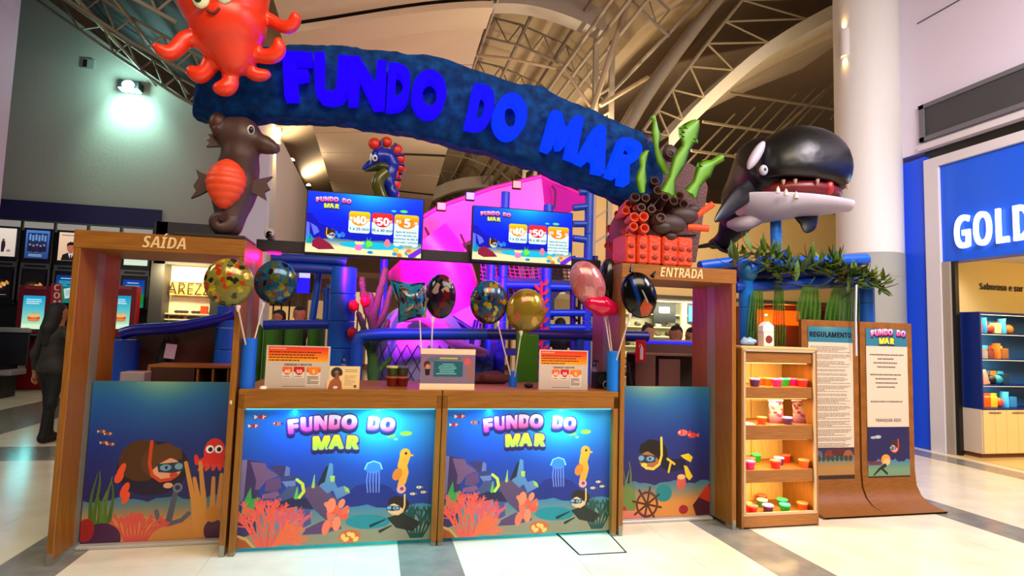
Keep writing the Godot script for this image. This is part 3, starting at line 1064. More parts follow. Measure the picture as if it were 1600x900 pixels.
func sea_print() -> ImageTexture:          # units: metres of the panel, 1.187 x 0.94
	var c := CV.new(1187, 940, 1.187)
	var r := RandomNumberGenerator.new()
	r.seed = 5
	c.back([[0.0, Color(0.10, 0.50, 0.86)], [0.2, Color(0.08, 0.38, 0.72)], [0.42, Color(0.09, 0.24, 0.58)], [0.7, Color(0.13, 0.18, 0.45)], [0.94, Color(0.12, 0.2, 0.4)]])
	c.glow(0.9, 0.0, 0.75, 0.55, Color(0.25, 0.72, 0.75), 0.8)
	c.poly(pv([0.62, 0.62, 0.70, 0.55, 0.8, 0.53, 0.9, 0.56, 0.98, 0.64, 0.98, 0.74, 0.62, 0.74]), Color(0.10, 0.13, 0.42))
	sea_floor(c, 0.70, 1.187, 0.94, Color(0.55, 0.50, 0.40))
	c.oval(0.78, 0.80, 0.14, 0.05, Color(0.10, 0.48, 0.52), 0.05)
	# rocks
	var rocks := [
		[[0.0, 0.36, 0.03, 0.36, 0.05, 0.60, 0.0, 0.64], Color(0.48, 0.42, 0.55)], [[0.03, 0.36, 0.12, 0.38, 0.10, 0.70, 0.02, 0.74], Color(0.24, 0.16, 0.32)],
		[[0.05, 0.375, 0.135, 0.385, 0.15, 0.42, 0.225, 0.47, 0.15, 0.50, 0.11, 0.56, 0.085, 0.56, 0.09, 0.50], Color(0.47, 0.33, 0.45)],
		[[0.16, 0.40, 0.26, 0.405, 0.25, 0.49, 0.22, 0.47], Color(0.24, 0.20, 0.36)], [[0.26, 0.405, 0.285, 0.42, 0.285, 0.47, 0.25, 0.50], Color(0.42, 0.46, 0.62)],
		[[0.15, 0.50, 0.23, 0.48, 0.24, 0.55, 0.2, 0.58, 0.14, 0.57], Color(0.42, 0.27, 0.42)], [[0.13, 0.59, 0.22, 0.575, 0.235, 0.60, 0.2, 0.62, 0.13, 0.62], Color(0.55, 0.35, 0.48)],
		[[0.24, 0.475, 0.32, 0.47, 0.32, 0.495, 0.24, 0.51], Color(0.22, 0.25, 0.42)], [[0.24, 0.51, 0.32, 0.505, 0.325, 0.54, 0.27, 0.55], Color(0.45, 0.52, 0.68)],
		[[0.22, 0.62, 0.28, 0.54, 0.34, 0.55, 0.36, 0.62, 0.26, 0.65], Color(0.28, 0.32, 0.48)], [[0.2, 0.66, 0.3, 0.62, 0.46, 0.63, 0.47, 0.70, 0.2, 0.72], Color(0.14, 0.12, 0.26)],
		[[0.36, 0.57, 0.44, 0.53, 0.50, 0.55, 0.56, 0.62, 0.62, 0.66, 0.52, 0.78, 0.44, 0.70], Color(0.40, 0.27, 0.38)], [[0.47, 0.55, 0.50, 0.42, 0.525, 0.39, 0.545, 0.40, 0.55, 0.50, 0.58, 0.56, 0.52, 0.60], Color(0.36, 0.52, 0.66)],
		[[0.45, 0.55, 0.50, 0.42, 0.52, 0.40, 0.50, 0.52], Color(0.10, 0.12, 0.18)], [[0.53, 0.48, 0.56, 0.48, 0.56, 0.52, 0.535, 0.52], Color(0.72, 0.80, 0.25)],
		[[0.55, 0.57, 0.62, 0.55, 0.66, 0.60, 0.58, 0.64], Color(0.40, 0.52, 0.68)], [[0.62, 0.55, 0.65, 0.57, 0.66, 0.60, 0.63, 0.59], Color(0.70, 0.80, 0.22)],
		[[0.2, 0.70, 0.34, 0.68, 0.36, 0.83, 0.22, 0.84], Color(0.55, 0.60, 0.70)], [[0.34, 0.69, 0.42, 0.70, 0.43, 0.80, 0.37, 0.83], Color(0.34, 0.34, 0.55)],
		[[0.40, 0.83, 0.50, 0.78, 0.60, 0.80, 0.62, 0.84, 0.5, 0.87, 0.38, 0.87], Color(0.45, 0.26, 0.44)], [[0.0, 0.68, 0.09, 0.70, 0.11, 0.84, 0.0, 0.88], Color(0.24, 0.17, 0.36)]]
	for q in rocks:
		c.poly(pv(q[0]), q[1], q[1].lerp(Color(0.12, 0.1, 0.25), 0.35), 0.36, 0.9)
	c.line(pv([0.33, 0.50, 0.365, 0.53, 0.375, 0.58, 0.35, 0.62]), 0.010, Color(0.80, 0.82, 0.20))
	c.line(pv([0.33, 0.62, 0.335, 0.55]), 0.012, Color(0.35, 0.70, 0.30), 0.003)
	c.line(pv([0.43, 0.55, 0.435, 0.47]), 0.010, Color(0.60, 0.72, 0.35), 0.002)
	c.poly(pv([0.02, 0.65, 0.06, 0.54, 0.07, 0.62, 0.12, 0.61, 0.09, 0.68, 0.08, 0.74, 0.04, 0.71, 0.01, 0.74]), Color(0.20, 0.58, 0.25))
	# corals
	for k in 8:
		twig(c, 0.12 + k * 0.014, 0.93, -PI / 2 - 0.5 + k * 0.13, 0.09, 0.008, Color(0.93, 0.40, 0.26).lerp(Color(0.85, 0.2, 0.25), r.randf() * 0.6), 4, r)
	for k in 5:
		twig(c, 0.30 + k * 0.01, 0.90, -PI / 2 - 0.3 + k * 0.15, 0.06, 0.005, Color(0.85, 0.32, 0.36), 4, r)
	for k in 7:
		twig(c, 0.2, 0.94, -0.9 + k * 0.09, 0.07, 0.006, Color(0.92, 0.38, 0.2), 3, r)
	c.line(pv([0.0, 0.86, 0.05, 0.88, 0.10, 0.94]), 0.008, Color(0.80, 0.60, 0.25))
	c.poly(pv([0.0, 0.875, 0.05, 0.895, 0.09, 0.94, 0.0, 0.94]), Color(0.62, 0.30, 0.12))
	for k in 12:
		c.oval(0.58 + r.randf_range(-0.06, 0.06), 0.74 + r.randf_range(-0.08, 0.09), r.randf_range(0.015, 0.04), r.randf_range(0.02, 0.05), Color(0.93, 0.30, 0.20).lerp(Color(0.95, 0.5, 0.35), r.randf()), r.randf())
	c.oval(0.67, 0.895, 0.07, 0.045, Color(0.80, 0.36, 0.18))
	for k in 5:
		c.oval(0.63 + k * 0.02, 0.895 + 0.02 * sin(k * 2.0), 0.014, 0.02, Color(0.95, 0.72, 0.35), k)
	for k in 7:
		twig(c, 1.06 + k * 0.012, 0.92, -PI / 2 - 0.5 + k * 0.17, 0.07, 0.008, Color(0.10, 0.26, 0.22), 3, r)
	# jellyfish
	c.oval(0.80, 0.43, 0.055, 0.04, Color(0.20, 0.42, 0.72))
	c.line(pv([0.745, 0.44, 0.76, 0.40, 0.80, 0.385, 0.84, 0.40, 0.855, 0.44]), 0.004, Color(0.55, 0.75, 0.92))
	for k in 5:
		c.line(pv([0.765 + k * 0.018, 0.46, 0.76 + k * 0.02, 0.52, 0.77 + k * 0.018, 0.60]), 0.004, Color(0.42, 0.45, 0.70))
	# seahorse
	var sh := Color(0.95, 0.55, 0.15)
	c.oval(1.0, 0.34, 0.035, 0.04, sh)
	c.poly(pv([1.01, 0.33, 1.055, 0.345, 1.055, 0.355, 1.01, 0.36]), sh)
	c.line(pv([1.0, 0.36, 0.985, 0.42, 1.0, 0.47, 0.99, 0.53, 0.98, 0.56]), 0.034, sh, 0.022)
	c.oval(0.955, 0.48, 0.03, 0.045, Color(0.88, 0.42, 0.12), 0.4)
	c.oval(0.985, 0.585, 0.03, 0.03, Color(0.90, 0.55, 0.50))
	c.oval(0.988, 0.582, 0.012, 0.012, Color(0.5, 0.2, 0.3))
	c.oval(1.005, 0.335, 0.008, 0.01, Color(0.2, 0.05, 0.05))
	# fish
	for q in [[0.10, 0.075, 0.03, 0], [0.06, 0.135, 0.025, 0], [0.19, 0.12, 0.025, 1]]:
		fish(c, q[0], q[1], q[2], Color(0.65, 0.18, 0.30) if q[3] == 0 else Color(0.80, 0.42, 0.25), Color(0.95, 0.85, 0.7) if q[3] == 0 else Color(0.3, 0.15, 0.2), -1.0 if q[3] == 0 else 1.0)
	c.oval(0.90, 0.21, 0.03, 0.012, Color(0.60, 0.70, 0.25))
	c.oval(1.0, 0.195, 0.04, 0.016, Color(0.66, 0.70, 0.20))
	c.oval(0.935, 0.235, 0.014, 0.007, Color(0.6, 0.75, 0.5))
	for q in [[1.06, 0.62], [1.10, 0.575], [1.13, 0.61]]:
		fish(c, q[0], q[1], 0.018, Color(0.88, 0.72, 0.55), Color(0.6, 0.35, 0.3))
	# diver swimming to the lower right
	c.poly(pv([0.9, 0.78, 1.0, 0.75, 1.12, 0.82, 1.07, 0.88, 0.96, 0.85]), Color(0.15, 0.13, 0.10))
	for q in [[0.80, 0.83, 0.89, 0.79], [0.86, 0.87, 0.93, 0.835]]:
		c.line(pv(q), 0.010, Color(0.08, 0.12, 0.12), 0.004)
	diver(c, 0.965, 0.70, 0.115, Color(0.17, 0.09, 0.05), Color(0.93, 0.68, 0.5), Color(0.88, 0.66, 0.42), -1.0)
	logo(c, 0.555, 0.165, 0.98, Color(0.35, 0.16, 0.40))
	return c.tex()

func gate_print(i: int) -> ImageTexture:   # 0.856 x 1.0
	var c := CV.new(685, 800, 0.856)
	var r := RandomNumberGenerator.new()
	r.seed = 7 + i
	c.back([[0.0, Color(0.16, 0.42, 0.55)], [0.12, Color(0.10, 0.34, 0.60)], [0.4, Color(0.10, 0.18, 0.48)], [0.68, Color(0.15, 0.12, 0.36)], [1.0, Color(0.14, 0.16, 0.36)]])
	c.glow(0.42 if i == 0 else 0.35, -0.04, 0.36, 0.24, Color(0.80, 0.80, 0.48), 0.95)
	c.glow(0.42, 0.05, 0.4, 0.4, Color(0.25, 0.58, 0.62), 0.4)
	sea_floor(c, 0.74, 0.856, 1.0, Color(0.80, 0.52, 0.24))
	if i == 0:
		for q in [[0.08, 0.315], [0.12, 0.33], [0.10, 0.385], [0.14, 0.395]]:
			fish(c, q[0], q[1], 0.02, Color(0.55, 0.25, 0.18), Color(0.9, 0.7, 0.5), -1.0)
		# long hair, dark suit
		c.oval(0.40, 0.55, 0.22, 0.17, Color(0.13, 0.08, 0.18))
		c.oval(0.33, 0.50, 0.14, 0.13, Color(0.30, 0.17, 0.07))
		diver(c, 0.46, 0.52, 0.21, Color(0.36, 0.21, 0.08), Color(0.90, 0.62, 0.48), Color(0.80, 0.25, 0.10), 1.0)
		c.oval(0.50, 0.66, 0.03, 0.018, Color(0.90, 0.65, 0.5))
		# octopus
		var o := Color(0.90, 0.16, 0.12)
		for k in 5:
			c.line(pv([0.72 + k * 0.025, 0.50, 0.70 + k * 0.038, 0.55, 0.685 + k * 0.044, 0.565]), 0.02, o.lerp(Color(0.95, 0.45, 0.3), 0.3), 0.01)
		c.line(pv([0.71, 0.51, 0.67, 0.52, 0.66, 0.48]), 0.02, o, 0.012)
		c.line(pv([0.82, 0.51, 0.85, 0.53, 0.86, 0.5]), 0.02, o, 0.012)
		c.oval(0.775, 0.45, 0.068, 0.085, o)
		for k in 2:
			c.oval(0.745 + k * 0.055, 0.435, 0.026, 0.026, Color.WHITE)
			c.oval(0.748 + k * 0.055, 0.437, 0.014, 0.015, Color(0.05, 0.05, 0.08))
		# tube sponges, anchor
		for q in [[0.60, 0.52, 0.70, 0.96], [0.69, 0.52, 0.74, 0.96], [0.66, 0.62, 0.73, 0.96], [0.78, 0.62, 0.77, 0.96], [0.83, 0.60, 0.80, 0.96]]:
			c.line(pv([q[0], q[1], (q[0] + q[2]) * 0.5 + 0.01, (q[1] + q[3]) * 0.5, q[2], q[3]]), 0.012, Color(0.82, 0.55, 0.22), 0.022)
		c.line(pv([0.55, 0.70, 0.52, 0.88]), 0.016, Color(0.30, 0.32, 0.40), 0.02)
		c.line(pv([0.44, 0.82, 0.46, 0.88, 0.53, 0.90, 0.60, 0.88, 0.64, 0.84]), 0.014, Color(0.34, 0.34, 0.42))
		c.oval(0.56, 0.675, 0.03, 0.03, Color(0.45, 0.45, 0.52))
		c.oval(0.56, 0.675, 0.016, 0.016, Color(0.16, 0.15, 0.36))
		weed(c, 0.12, 0.93, 0.40, 6, Color(0.38, 0.52, 0.18), r)
		for q in [[0.21, 0.56, 0.02, 0.05], [0.2, 0.60, 0.025, 0.04], [0.24, 0.68, 0.022, 0.05], [0.25, 0.73, 0.02, 0.04]]:
			c.oval(q[0], q[1], q[2], q[3], Color(0.90, 0.30, 0.15), 0.4)
		for k in 9:
			twig(c, 0.27 + k * 0.015, 1.0, -PI / 2 - 0.5 + k * 0.13, 0.06, 0.009, Color(0.82, 0.30, 0.26), 3, r)
		c.oval(0.12, 0.98, 0.12, 0.10, Color(0.28, 0.12, 0.26))
		c.oval(0.03, 0.92, 0.05, 0.07, Color(0.60, 0.12, 0.12))
		c.oval(0.80, 0.95, 0.06, 0.07, Color(0.30, 0.12, 0.25))
		c.oval(0.79, 0.85, 0.05, 0.05, Color(0.80, 0.50, 0.12))
	else:
		fish(c, 0.08, 0.44, 0.035, Color(0.80, 0.62, 0.48), Color(0.6, 0.4, 0.35), -1.0)
		fish(c, 0.62, 0.36, 0.045, Color(0.90, 0.42, 0.36), Color(0.8, 0.2, 0.2))
		fish(c, 0.70, 0.38, 0.04, Color(0.82, 0.20, 0.18), Color(0.9, 0.3, 0.25))
		c.poly(pv([0.40, 0.52, 0.52, 0.56, 0.64, 0.56, 0.66, 0.64, 0.52, 0.66, 0.42, 0.62]), Color(0.05, 0.06, 0.20))
		for q in [[0.60, 0.535, 0.67, 0.52, 0.71, 0.55, 0.69, 0.59, 0.63, 0.56], [0.63, 0.61, 0.66, 0.62, 0.71, 0.70, 0.68, 0.73, 0.65, 0.70]]:
			c.poly(pv(q), Color(0.90, 0.76, 0.12))
		for q in [[0.49, 0.56, 0.55, 0.60], [0.52, 0.58, 0.50, 0.66]]:
			c.line(pv(q), 0.009, Color(0.85, 0.72, 0.15))
		diver(c, 0.36, 0.53, 0.20, Color(0.09, 0.06, 0.05), Color(0.66, 0.40, 0.22), Color(0.90, 0.78, 0.28), -1.0)
		weed(c, 0.15, 0.97, 0.40, 6, Color(0.42, 0.52, 0.25), r)
		c.oval(0.16, 0.88, 0.07, 0.12, Color(0.40, 0.50, 0.22))
		c.oval(0.05, 0.93, 0.10, 0.04, Color(0.62, 0.18, 0.10))
		c.oval(0.16, 0.99, 0.2, 0.05, Color(0.82, 0.46, 0.36))
		c.oval(0.46, 0.82, 0.07, 0.065, Color(0.10, 0.48, 0.50))
		for k in 8:
			c.line(pv([0.32, 0.90, 0.32 + 0.12 * cos(k * PI / 4 + 0.2), 0.90 + 0.13 * sin(k * PI / 4 + 0.2)]), 0.008, Color(0.30, 0.14, 0.06))
		for k in 24:
			c.line(pv([0.32 + 0.085 * cos(k * PI / 12), 0.90 + 0.09 * sin(k * PI / 12), 0.32 + 0.085 * cos((k + 1) * PI / 12), 0.90 + 0.09 * sin((k + 1) * PI / 12)]), 0.009, Color(0.36, 0.17, 0.08))
		c.oval(0.61, 0.74, 0.04, 0.06, Color(0.80, 0.34, 0.26))
		c.oval(0.61, 0.70, 0.035, 0.02, Color(0.92, 0.70, 0.45))
		c.oval(0.63, 0.95, 0.04, 0.035, Color(0.62, 0.12, 0.16))
		c.poly(pv([0.71, 0.92, 0.78, 0.84, 0.856, 0.76, 0.856, 1.0, 0.74, 1.0]), Color(0.30, 0.10, 0.16))
		c.poly(pv([0.76, 0.86, 0.84, 0.76, 0.856, 0.78, 0.856, 0.90]), Color(0.75, 0.18, 0.08))
	return c.tex()

# ---------- the arch with its lit letters, and the figures on it ----------
func lerp_px(a: Array, u: float) -> float:
	for i in range(0, a.size() - 2, 2):
		if u <= a[i + 2]:
			return lerpf(a[i + 1], a[i + 3], clampf((u - a[i]) / (a[i + 2] - a[i]), 0.0, 1.0))
	return a[a.size() - 1]

func arch_sign() -> void:
	var top := [303, 178, 306, 150, 314, 112, 330, 78, 350, 62, 400, 60, 442, 61, 487, 58, 508, 60, 550, 64, 580, 70, 610, 73, 634, 79, 661, 81, 700, 93, 739, 102, 760, 109, 800, 120, 845, 132, 875, 147, 905, 159, 929, 171, 956, 177, 992, 198, 1012, 212, 1025, 240]
	var bot := [303, 182, 306, 192, 314, 200, 330, 208, 350, 211, 400, 209, 442, 207, 540, 208, 565, 211, 600, 217, 634, 223, 690, 236, 740, 250, 790, 267, 840, 281, 880, 297, 930, 316, 957, 328, 1000, 346, 1025, 300]
	var nz := FastNoiseLite.new()
	nz.seed = 8
	nz.frequency = 1.6
	nz.noise_type = FastNoiseLite.TYPE_CELLULAR
	nz.cellular_return_type = FastNoiseLite.RETURN_DISTANCE2_SUB
	var nf := FastNoiseLite.new()
	nf.seed = 3
	nf.frequency = 3.0
	var b := MB.new()
	var rows := []
	for i in 96:
		var u := lerpf(303, 1025, pow(i / 95.0, 1.15))
		var pt := P(u, lerp_px(top, u), -0.30)
		var pb := P(u, lerp_px(bot, u), -0.30)
		var c := (pt + pb) * 0.5
		var hy := (pt.y - pb.y) * 0.5
		var dz := 0.21 * clampf(hy / 0.2, 0.05, 1.0)
		var ring := PackedVector3Array()
		for j in 44:
			var a := TAU * j / 44
			var p := c + Vector3(0, signf(sin(a)) * pow(absf(sin(a)), 0.7) * hy, signf(cos(a)) * pow(absf(cos(a)), 0.6) * dz)
			var out := Vector3(0, sin(a), cos(a))
			var bump := nz.get_noise_3dv(p * Vector3(0.8, 1.0, 1.0)) * 0.085 + nf.get_noise_3dv(p) * 0.03
			ring.append(p + out * bump * clampf(hy / 0.25, 0.0, 1.0))
		rows.append(ring)
	b.grid(rows, false, true)
	b.disc(rows[0], Vector3.LEFT)
	b.disc(rows[95], Vector3.RIGHT)
	var t := thing("arch_sign", "big blue sculpted rock arch carrying lit blue letters FUNDO DO MAR", "sign", Vector3(0, 0, 0))
	var rock := mat(Color.WHITE, 0.75)
	rock.metallic_specular = 0.25
	rock.albedo_texture = noise_tex(0.02, Color(0.0, 0.085, 0.25), Color(0.012, 0.28, 0.54), 5, 512, 1, 6)
	rock.uv1_triplanar = true
	rock.uv1_scale = Vector3.ONE * 0.9
	rock.heightmap_enabled = true
	rock.heightmap_texture = noise_tex(0.03, Color.BLACK, Color.WHITE, 5, 256, 1, 9)
	rock.heightmap_scale = 1.2
	obj("rock", b, rock, t)
	# letters: traced strokes in zoom pixels, set on the face of the arch
	var z1 := func(a: Array) -> PackedVector2Array: return _lp(a, 400, 0, 3.3333)
	var z2 := func(a: Array) -> PackedVector2Array: return _lp(a, 800, 0, 3.3333)
	var z3 := func(a: Array) -> PackedVector2Array: return _lp(a, 930, 180, 3.75)
	var letters := [
		["F", z1.call([135, 262, 290, 270, 288, 318, 206, 314, 209, 358, 272, 361, 270, 398, 211, 402, 216, 503, 148, 503]), null],
		["U", z1.call([302, 268, 354, 268, 352, 430, 368, 470, 398, 474, 420, 452, 428, 284, 482, 288, 476, 470, 450, 512, 395, 526, 340, 514, 308, 470]), null],
		["N", z1.call([484, 288, 536, 290, 622, 430, 632, 310, 682, 314, 672, 548, 615, 552, 540, 400, 530, 528, 480, 528]), null],
		["D", z1.call([692, 325, 722, 325, 748, 329, 772, 340, 790, 356, 802, 385, 804, 430, 800, 480, 788, 520, 770, 545, 745, 558, 712, 562, 678, 560, 682, 480, 687, 400]), z1.call([733, 376, 740, 377, 750, 384, 758, 392, 764, 404, 768, 420, 769, 440, 765, 458, 758, 474, 748, 488, 738, 496, 728, 500, 724, 498, 727, 460, 730, 410])],
		["O", z1.call(_ring(902, 481, 90, 121, 0.06)), z1.call(_ring(908, 482, 40, 68, 0.08))],
		["D", z1.call([1138, 432, 1165, 433, 1195, 440, 1218, 452, 1235, 470, 1243, 505, 1240, 550, 1230, 600, 1215, 632, 1195, 650, 1172, 661, 1150, 665, 1090, 652, 1106, 580, 1122, 506]), z1.call([1176, 486, 1182, 487, 1190, 491, 1196, 498, 1200, 508, 1200, 526, 1197, 548, 1191, 572, 1184, 590, 1172, 604, 1162, 611, 1152, 613, 1146, 608, 1156, 570, 1166, 528])],
		["O", z1.call(_ring(1327, 598, 86, 118, 0.12)), z1.call(_ring(1332, 598, 36, 62, 0.14))],
		["M", z2.call([214, 570, 240, 574, 262, 590, 282, 664, 290, 664, 324, 604, 350, 598, 376, 612, 336, 828, 286, 808, 306, 700, 272, 766, 244, 766, 232, 692, 206, 780, 162, 762]), null],
		["A", z2.call([440, 656, 464, 649, 490, 656, 488, 790, 485, 898, 432, 885, 434, 830, 398, 815, 384, 850, 338, 830, 390, 742]), null],
		["R", z3.call([158, 127, 200, 132, 228, 139, 255, 153, 272, 172, 277, 200, 272, 228, 258, 252, 236, 268, 204, 280, 200, 402, 152, 392, 157, 300, 148, 296, 128, 362, 78, 345, 118, 236]), null]]
	var cols := [0.0, 0.0, 0.0, 0.03, 0.06, 0.25, 0.65, 0.75, 0.8, 0.85]
	var holes := {"A": z2.call([447, 728, 446, 778, 418, 770]), "R": z3.call([182, 172, 214, 180, 228, 196, 226, 216, 206, 232, 164, 228])}
	for i in letters.size():
		var m := MB.new()
		var q: PackedVector2Array = letters[i][1]
		if letters[i][2] != null:
			_slab(m, q, letters[i][2], -0.16, -0.045)
		elif holes.has(letters[i][0]):
			_slab_hole(m, q, holes[letters[i][0]], -0.16, -0.045)
		else:
			_slab_poly(m, q, -0.16, -0.045)
		var col := Color(0.12, 0.0, 1.0).lerp(Color(0.0, 0.30, 1.0), cols[i])
		var lm := mat(Color(0.01, 0.0, 0.05), 0.8)
		lm.metallic_specular = 0.1
		lm.emission_enabled = true
		lm.emission = col
		lm.emission_energy_multiplier = 1.15
		obj("lit_letter", m, lm, t)
		if i % 2 == 0:
			var ct := Vector2.ZERO
			for p in q:
				ct += p / q.size()
			area("letter_glow", P(ct.x, ct.y, -0.04), Vector3(0, 0, 1), Vector2(0.2, 0.3), col, 0.10, t)

func _lp(a: Array, ox: float, oy: float, k: float) -> PackedVector2Array:
	var r := PackedVector2Array()
	for i in range(0, a.size(), 2):
		r.append(Vector2(ox + a[i] / k, oy + a[i + 1] / k))
	return r

func _ring(cx: float, cy: float, rx: float, ry: float, rot: float) -> Array:
	var r := []
	for i in 26:
		var p := Vector2(cos(TAU * i / 26) * rx, sin(TAU * i / 26) * ry).rotated(rot)
		r.append_array([cx + p.x, cy + p.y])
	return r

func _slab(m: MB, o: PackedVector2Array, h: PackedVector2Array, zb: float, zf: float) -> void:   # outer and inner rings of equal count
	var k := o.size()
	for i in k:
		var a := P(o[i].x, o[i].y, zf)
		var b := P(o[(i + 1) % k].x, o[(i + 1) % k].y, zf)
		var c := P(h[(i + 1) % k].x, h[(i + 1) % k].y, zf)
		var d := P(h[i].x, h[i].y, zf)
		var bk := Vector3(0, 0, zb - zf)
		m.quad(a, b, c, d)
		m.quad(a, b, b + bk, a + bk)
		m.quad(d, c, c + bk, d + bk)

func _slab_poly(m: MB, o: PackedVector2Array, zb: float, zf: float) -> void:
	var w := PackedVector2Array()
	for q in o:
		var p := P(q.x, q.y, zf)
		w.append(Vector2(p.x, p.y))
	m.prism(w, zf - zb, Transform3D(Basis(), Vector3(0, 0, zb)))

func _slab_hole(m: MB, o: PackedVector2Array, h: PackedVector2Array, zb: float, zf: float) -> void:   # cut into two halves along a vertical through the hole
	var cx := 0.0
	for q in h:
		cx += q.x / h.size()
	for s: float in [-1.0, 1.0]:
		var half := PackedVector2Array([Vector2(cx, -500), Vector2(cx + s * 2000, -500), Vector2(cx + s * 2000, 2000), Vector2(cx, 2000)])
		for q in Geometry2D.intersect_polygons(o, half):
			for r in Geometry2D.clip_polygons(q, h):
				if r.size() > 2:
					_slab_poly(m, r, zb, zf)

func octopus() -> void:
	var n := Net.new()
	n.smooth = 0.03
	var zc := 0.12
	n.chain(PP([362, -48, 348, -8, 356, 35], zc), PackedFloat32Array([0.25, 0.262, 0.225]))
	n.chain(PP([356, 35, 364, 75, 366, 96], zc - 0.03), PackedFloat32Array([0.215, 0.15, 0.09]))
	var arms := [
		[[330, 78, 308, 62, 290, 60, 278, 74, 262, 84, 243, 72], [0.06, 0.052, 0.05, 0.05, 0.044, 0.026], 0.12, 0.22],
		[[345, 80, 332, 92, 325, 108, 312, 119, 298, 110], [0.06, 0.055, 0.053, 0.05, 0.04], 0.06, 0.06],
		[[356, 88, 355, 96, 359, 116, 360, 131, 352, 138, 340, 138], [0.06, 0.05, 0.048, 0.052, 0.055, 0.034], 0.04, 0.07],
		[[368, 82, 376, 88, 386, 104, 399, 117, 417, 116], [0.06, 0.05, 0.045, 0.045, 0.036], 0.04, 0.05],
		[[378, 66, 388, 74, 404, 86, 425, 88, 436, 78, 435, 64], [0.065, 0.055, 0.05, 0.05, 0.046, 0.03], 0.06, 0.14],
		[[385, 52, 396, 42, 408, 32, 422, 31, 437, 40, 451, 43, 461, 34, 461, 24], [0.06, 0.055, 0.045, 0.042, 0.04, 0.04, 0.036, 0.028], 0.04, 0.16]]
	for a in arms:
		var k: int = a[0].size() / 2
		var p := PackedVector3Array()
		for i in k:
			p.append(P(a[0][i * 2], a[0][i * 2 + 1], lerpf(a[2], a[3], float(i) / (k - 1))))
		var c := curve(p, 3)
		var r := PackedFloat32Array()
		for i in c.size():
			var f := i / 3.0
			r.append(lerpf(a[1][int(f)], a[1][mini(int(f) + 1, k - 1)], f - int(f)) * 0.78 - 0.004)
		n.chain(c, r)
	var m := MB.new()
	n.into(m, 0.012)
	var t := thing("octopus_statue", "glossy orange-red octopus figure sitting on the left end of the blue arch", "statue", Vector3.ZERO)
	var om := mat(Color(0.88, 0.20, 0.08), 0.32)
	obj("body", m, om, t)
	for e in [[314, -2], [350, -9]]:
		var ey := MB.new()
		var c := P(e[0], e[1], 0.345)
		ey.ell(c, Vector3(0.048, 0.058, 0.03))
		var eye_ := obj("eye", ey, mat(Color(0.85, 0.88, 0.72), 0.2), t)
		var pu := MB.new()
		pu.ell(c + Vector3(-0.008, -0.004, 0.022), Vector3(0.026, 0.034, 0.014))
		obj("pupil", pu, mat(Color(0.05, 0.10, 0.05), 0.15), eye_)
	var mo := MB.new()
	var mp := PackedVector3Array()
	for q in [[323, 16], [330, 20], [337, 19], [343, 13]]:
		mp.append(P(q[0], q[1], zc + 0.222))
	mo.tube(curve(mp, 4), 0.008, 6)
	obj("mouth", mo, mat(Color(0.35, 0.03, 0.03), 0.5), t)

func fan_fin(m: MB, pts: Array, z: float, th: float) -> void:
	var w := PackedVector2Array()
	for i in range(0, pts.size(), 2):
		var p := P(pts[i], pts[i + 1], z)
		w.append(Vector2(p.x, p.y))
	m.prism(w, th, Transform3D(Basis(), Vector3(0, 0, z - th * 0.5)))

func zp(ox: float, oy: float, k: float, a: Array) -> Array:
	var r := []
	for i in range(0, a.size(), 2):
		r.append_array([ox + a[i] / k, oy + a[i + 1] / k])
	return r

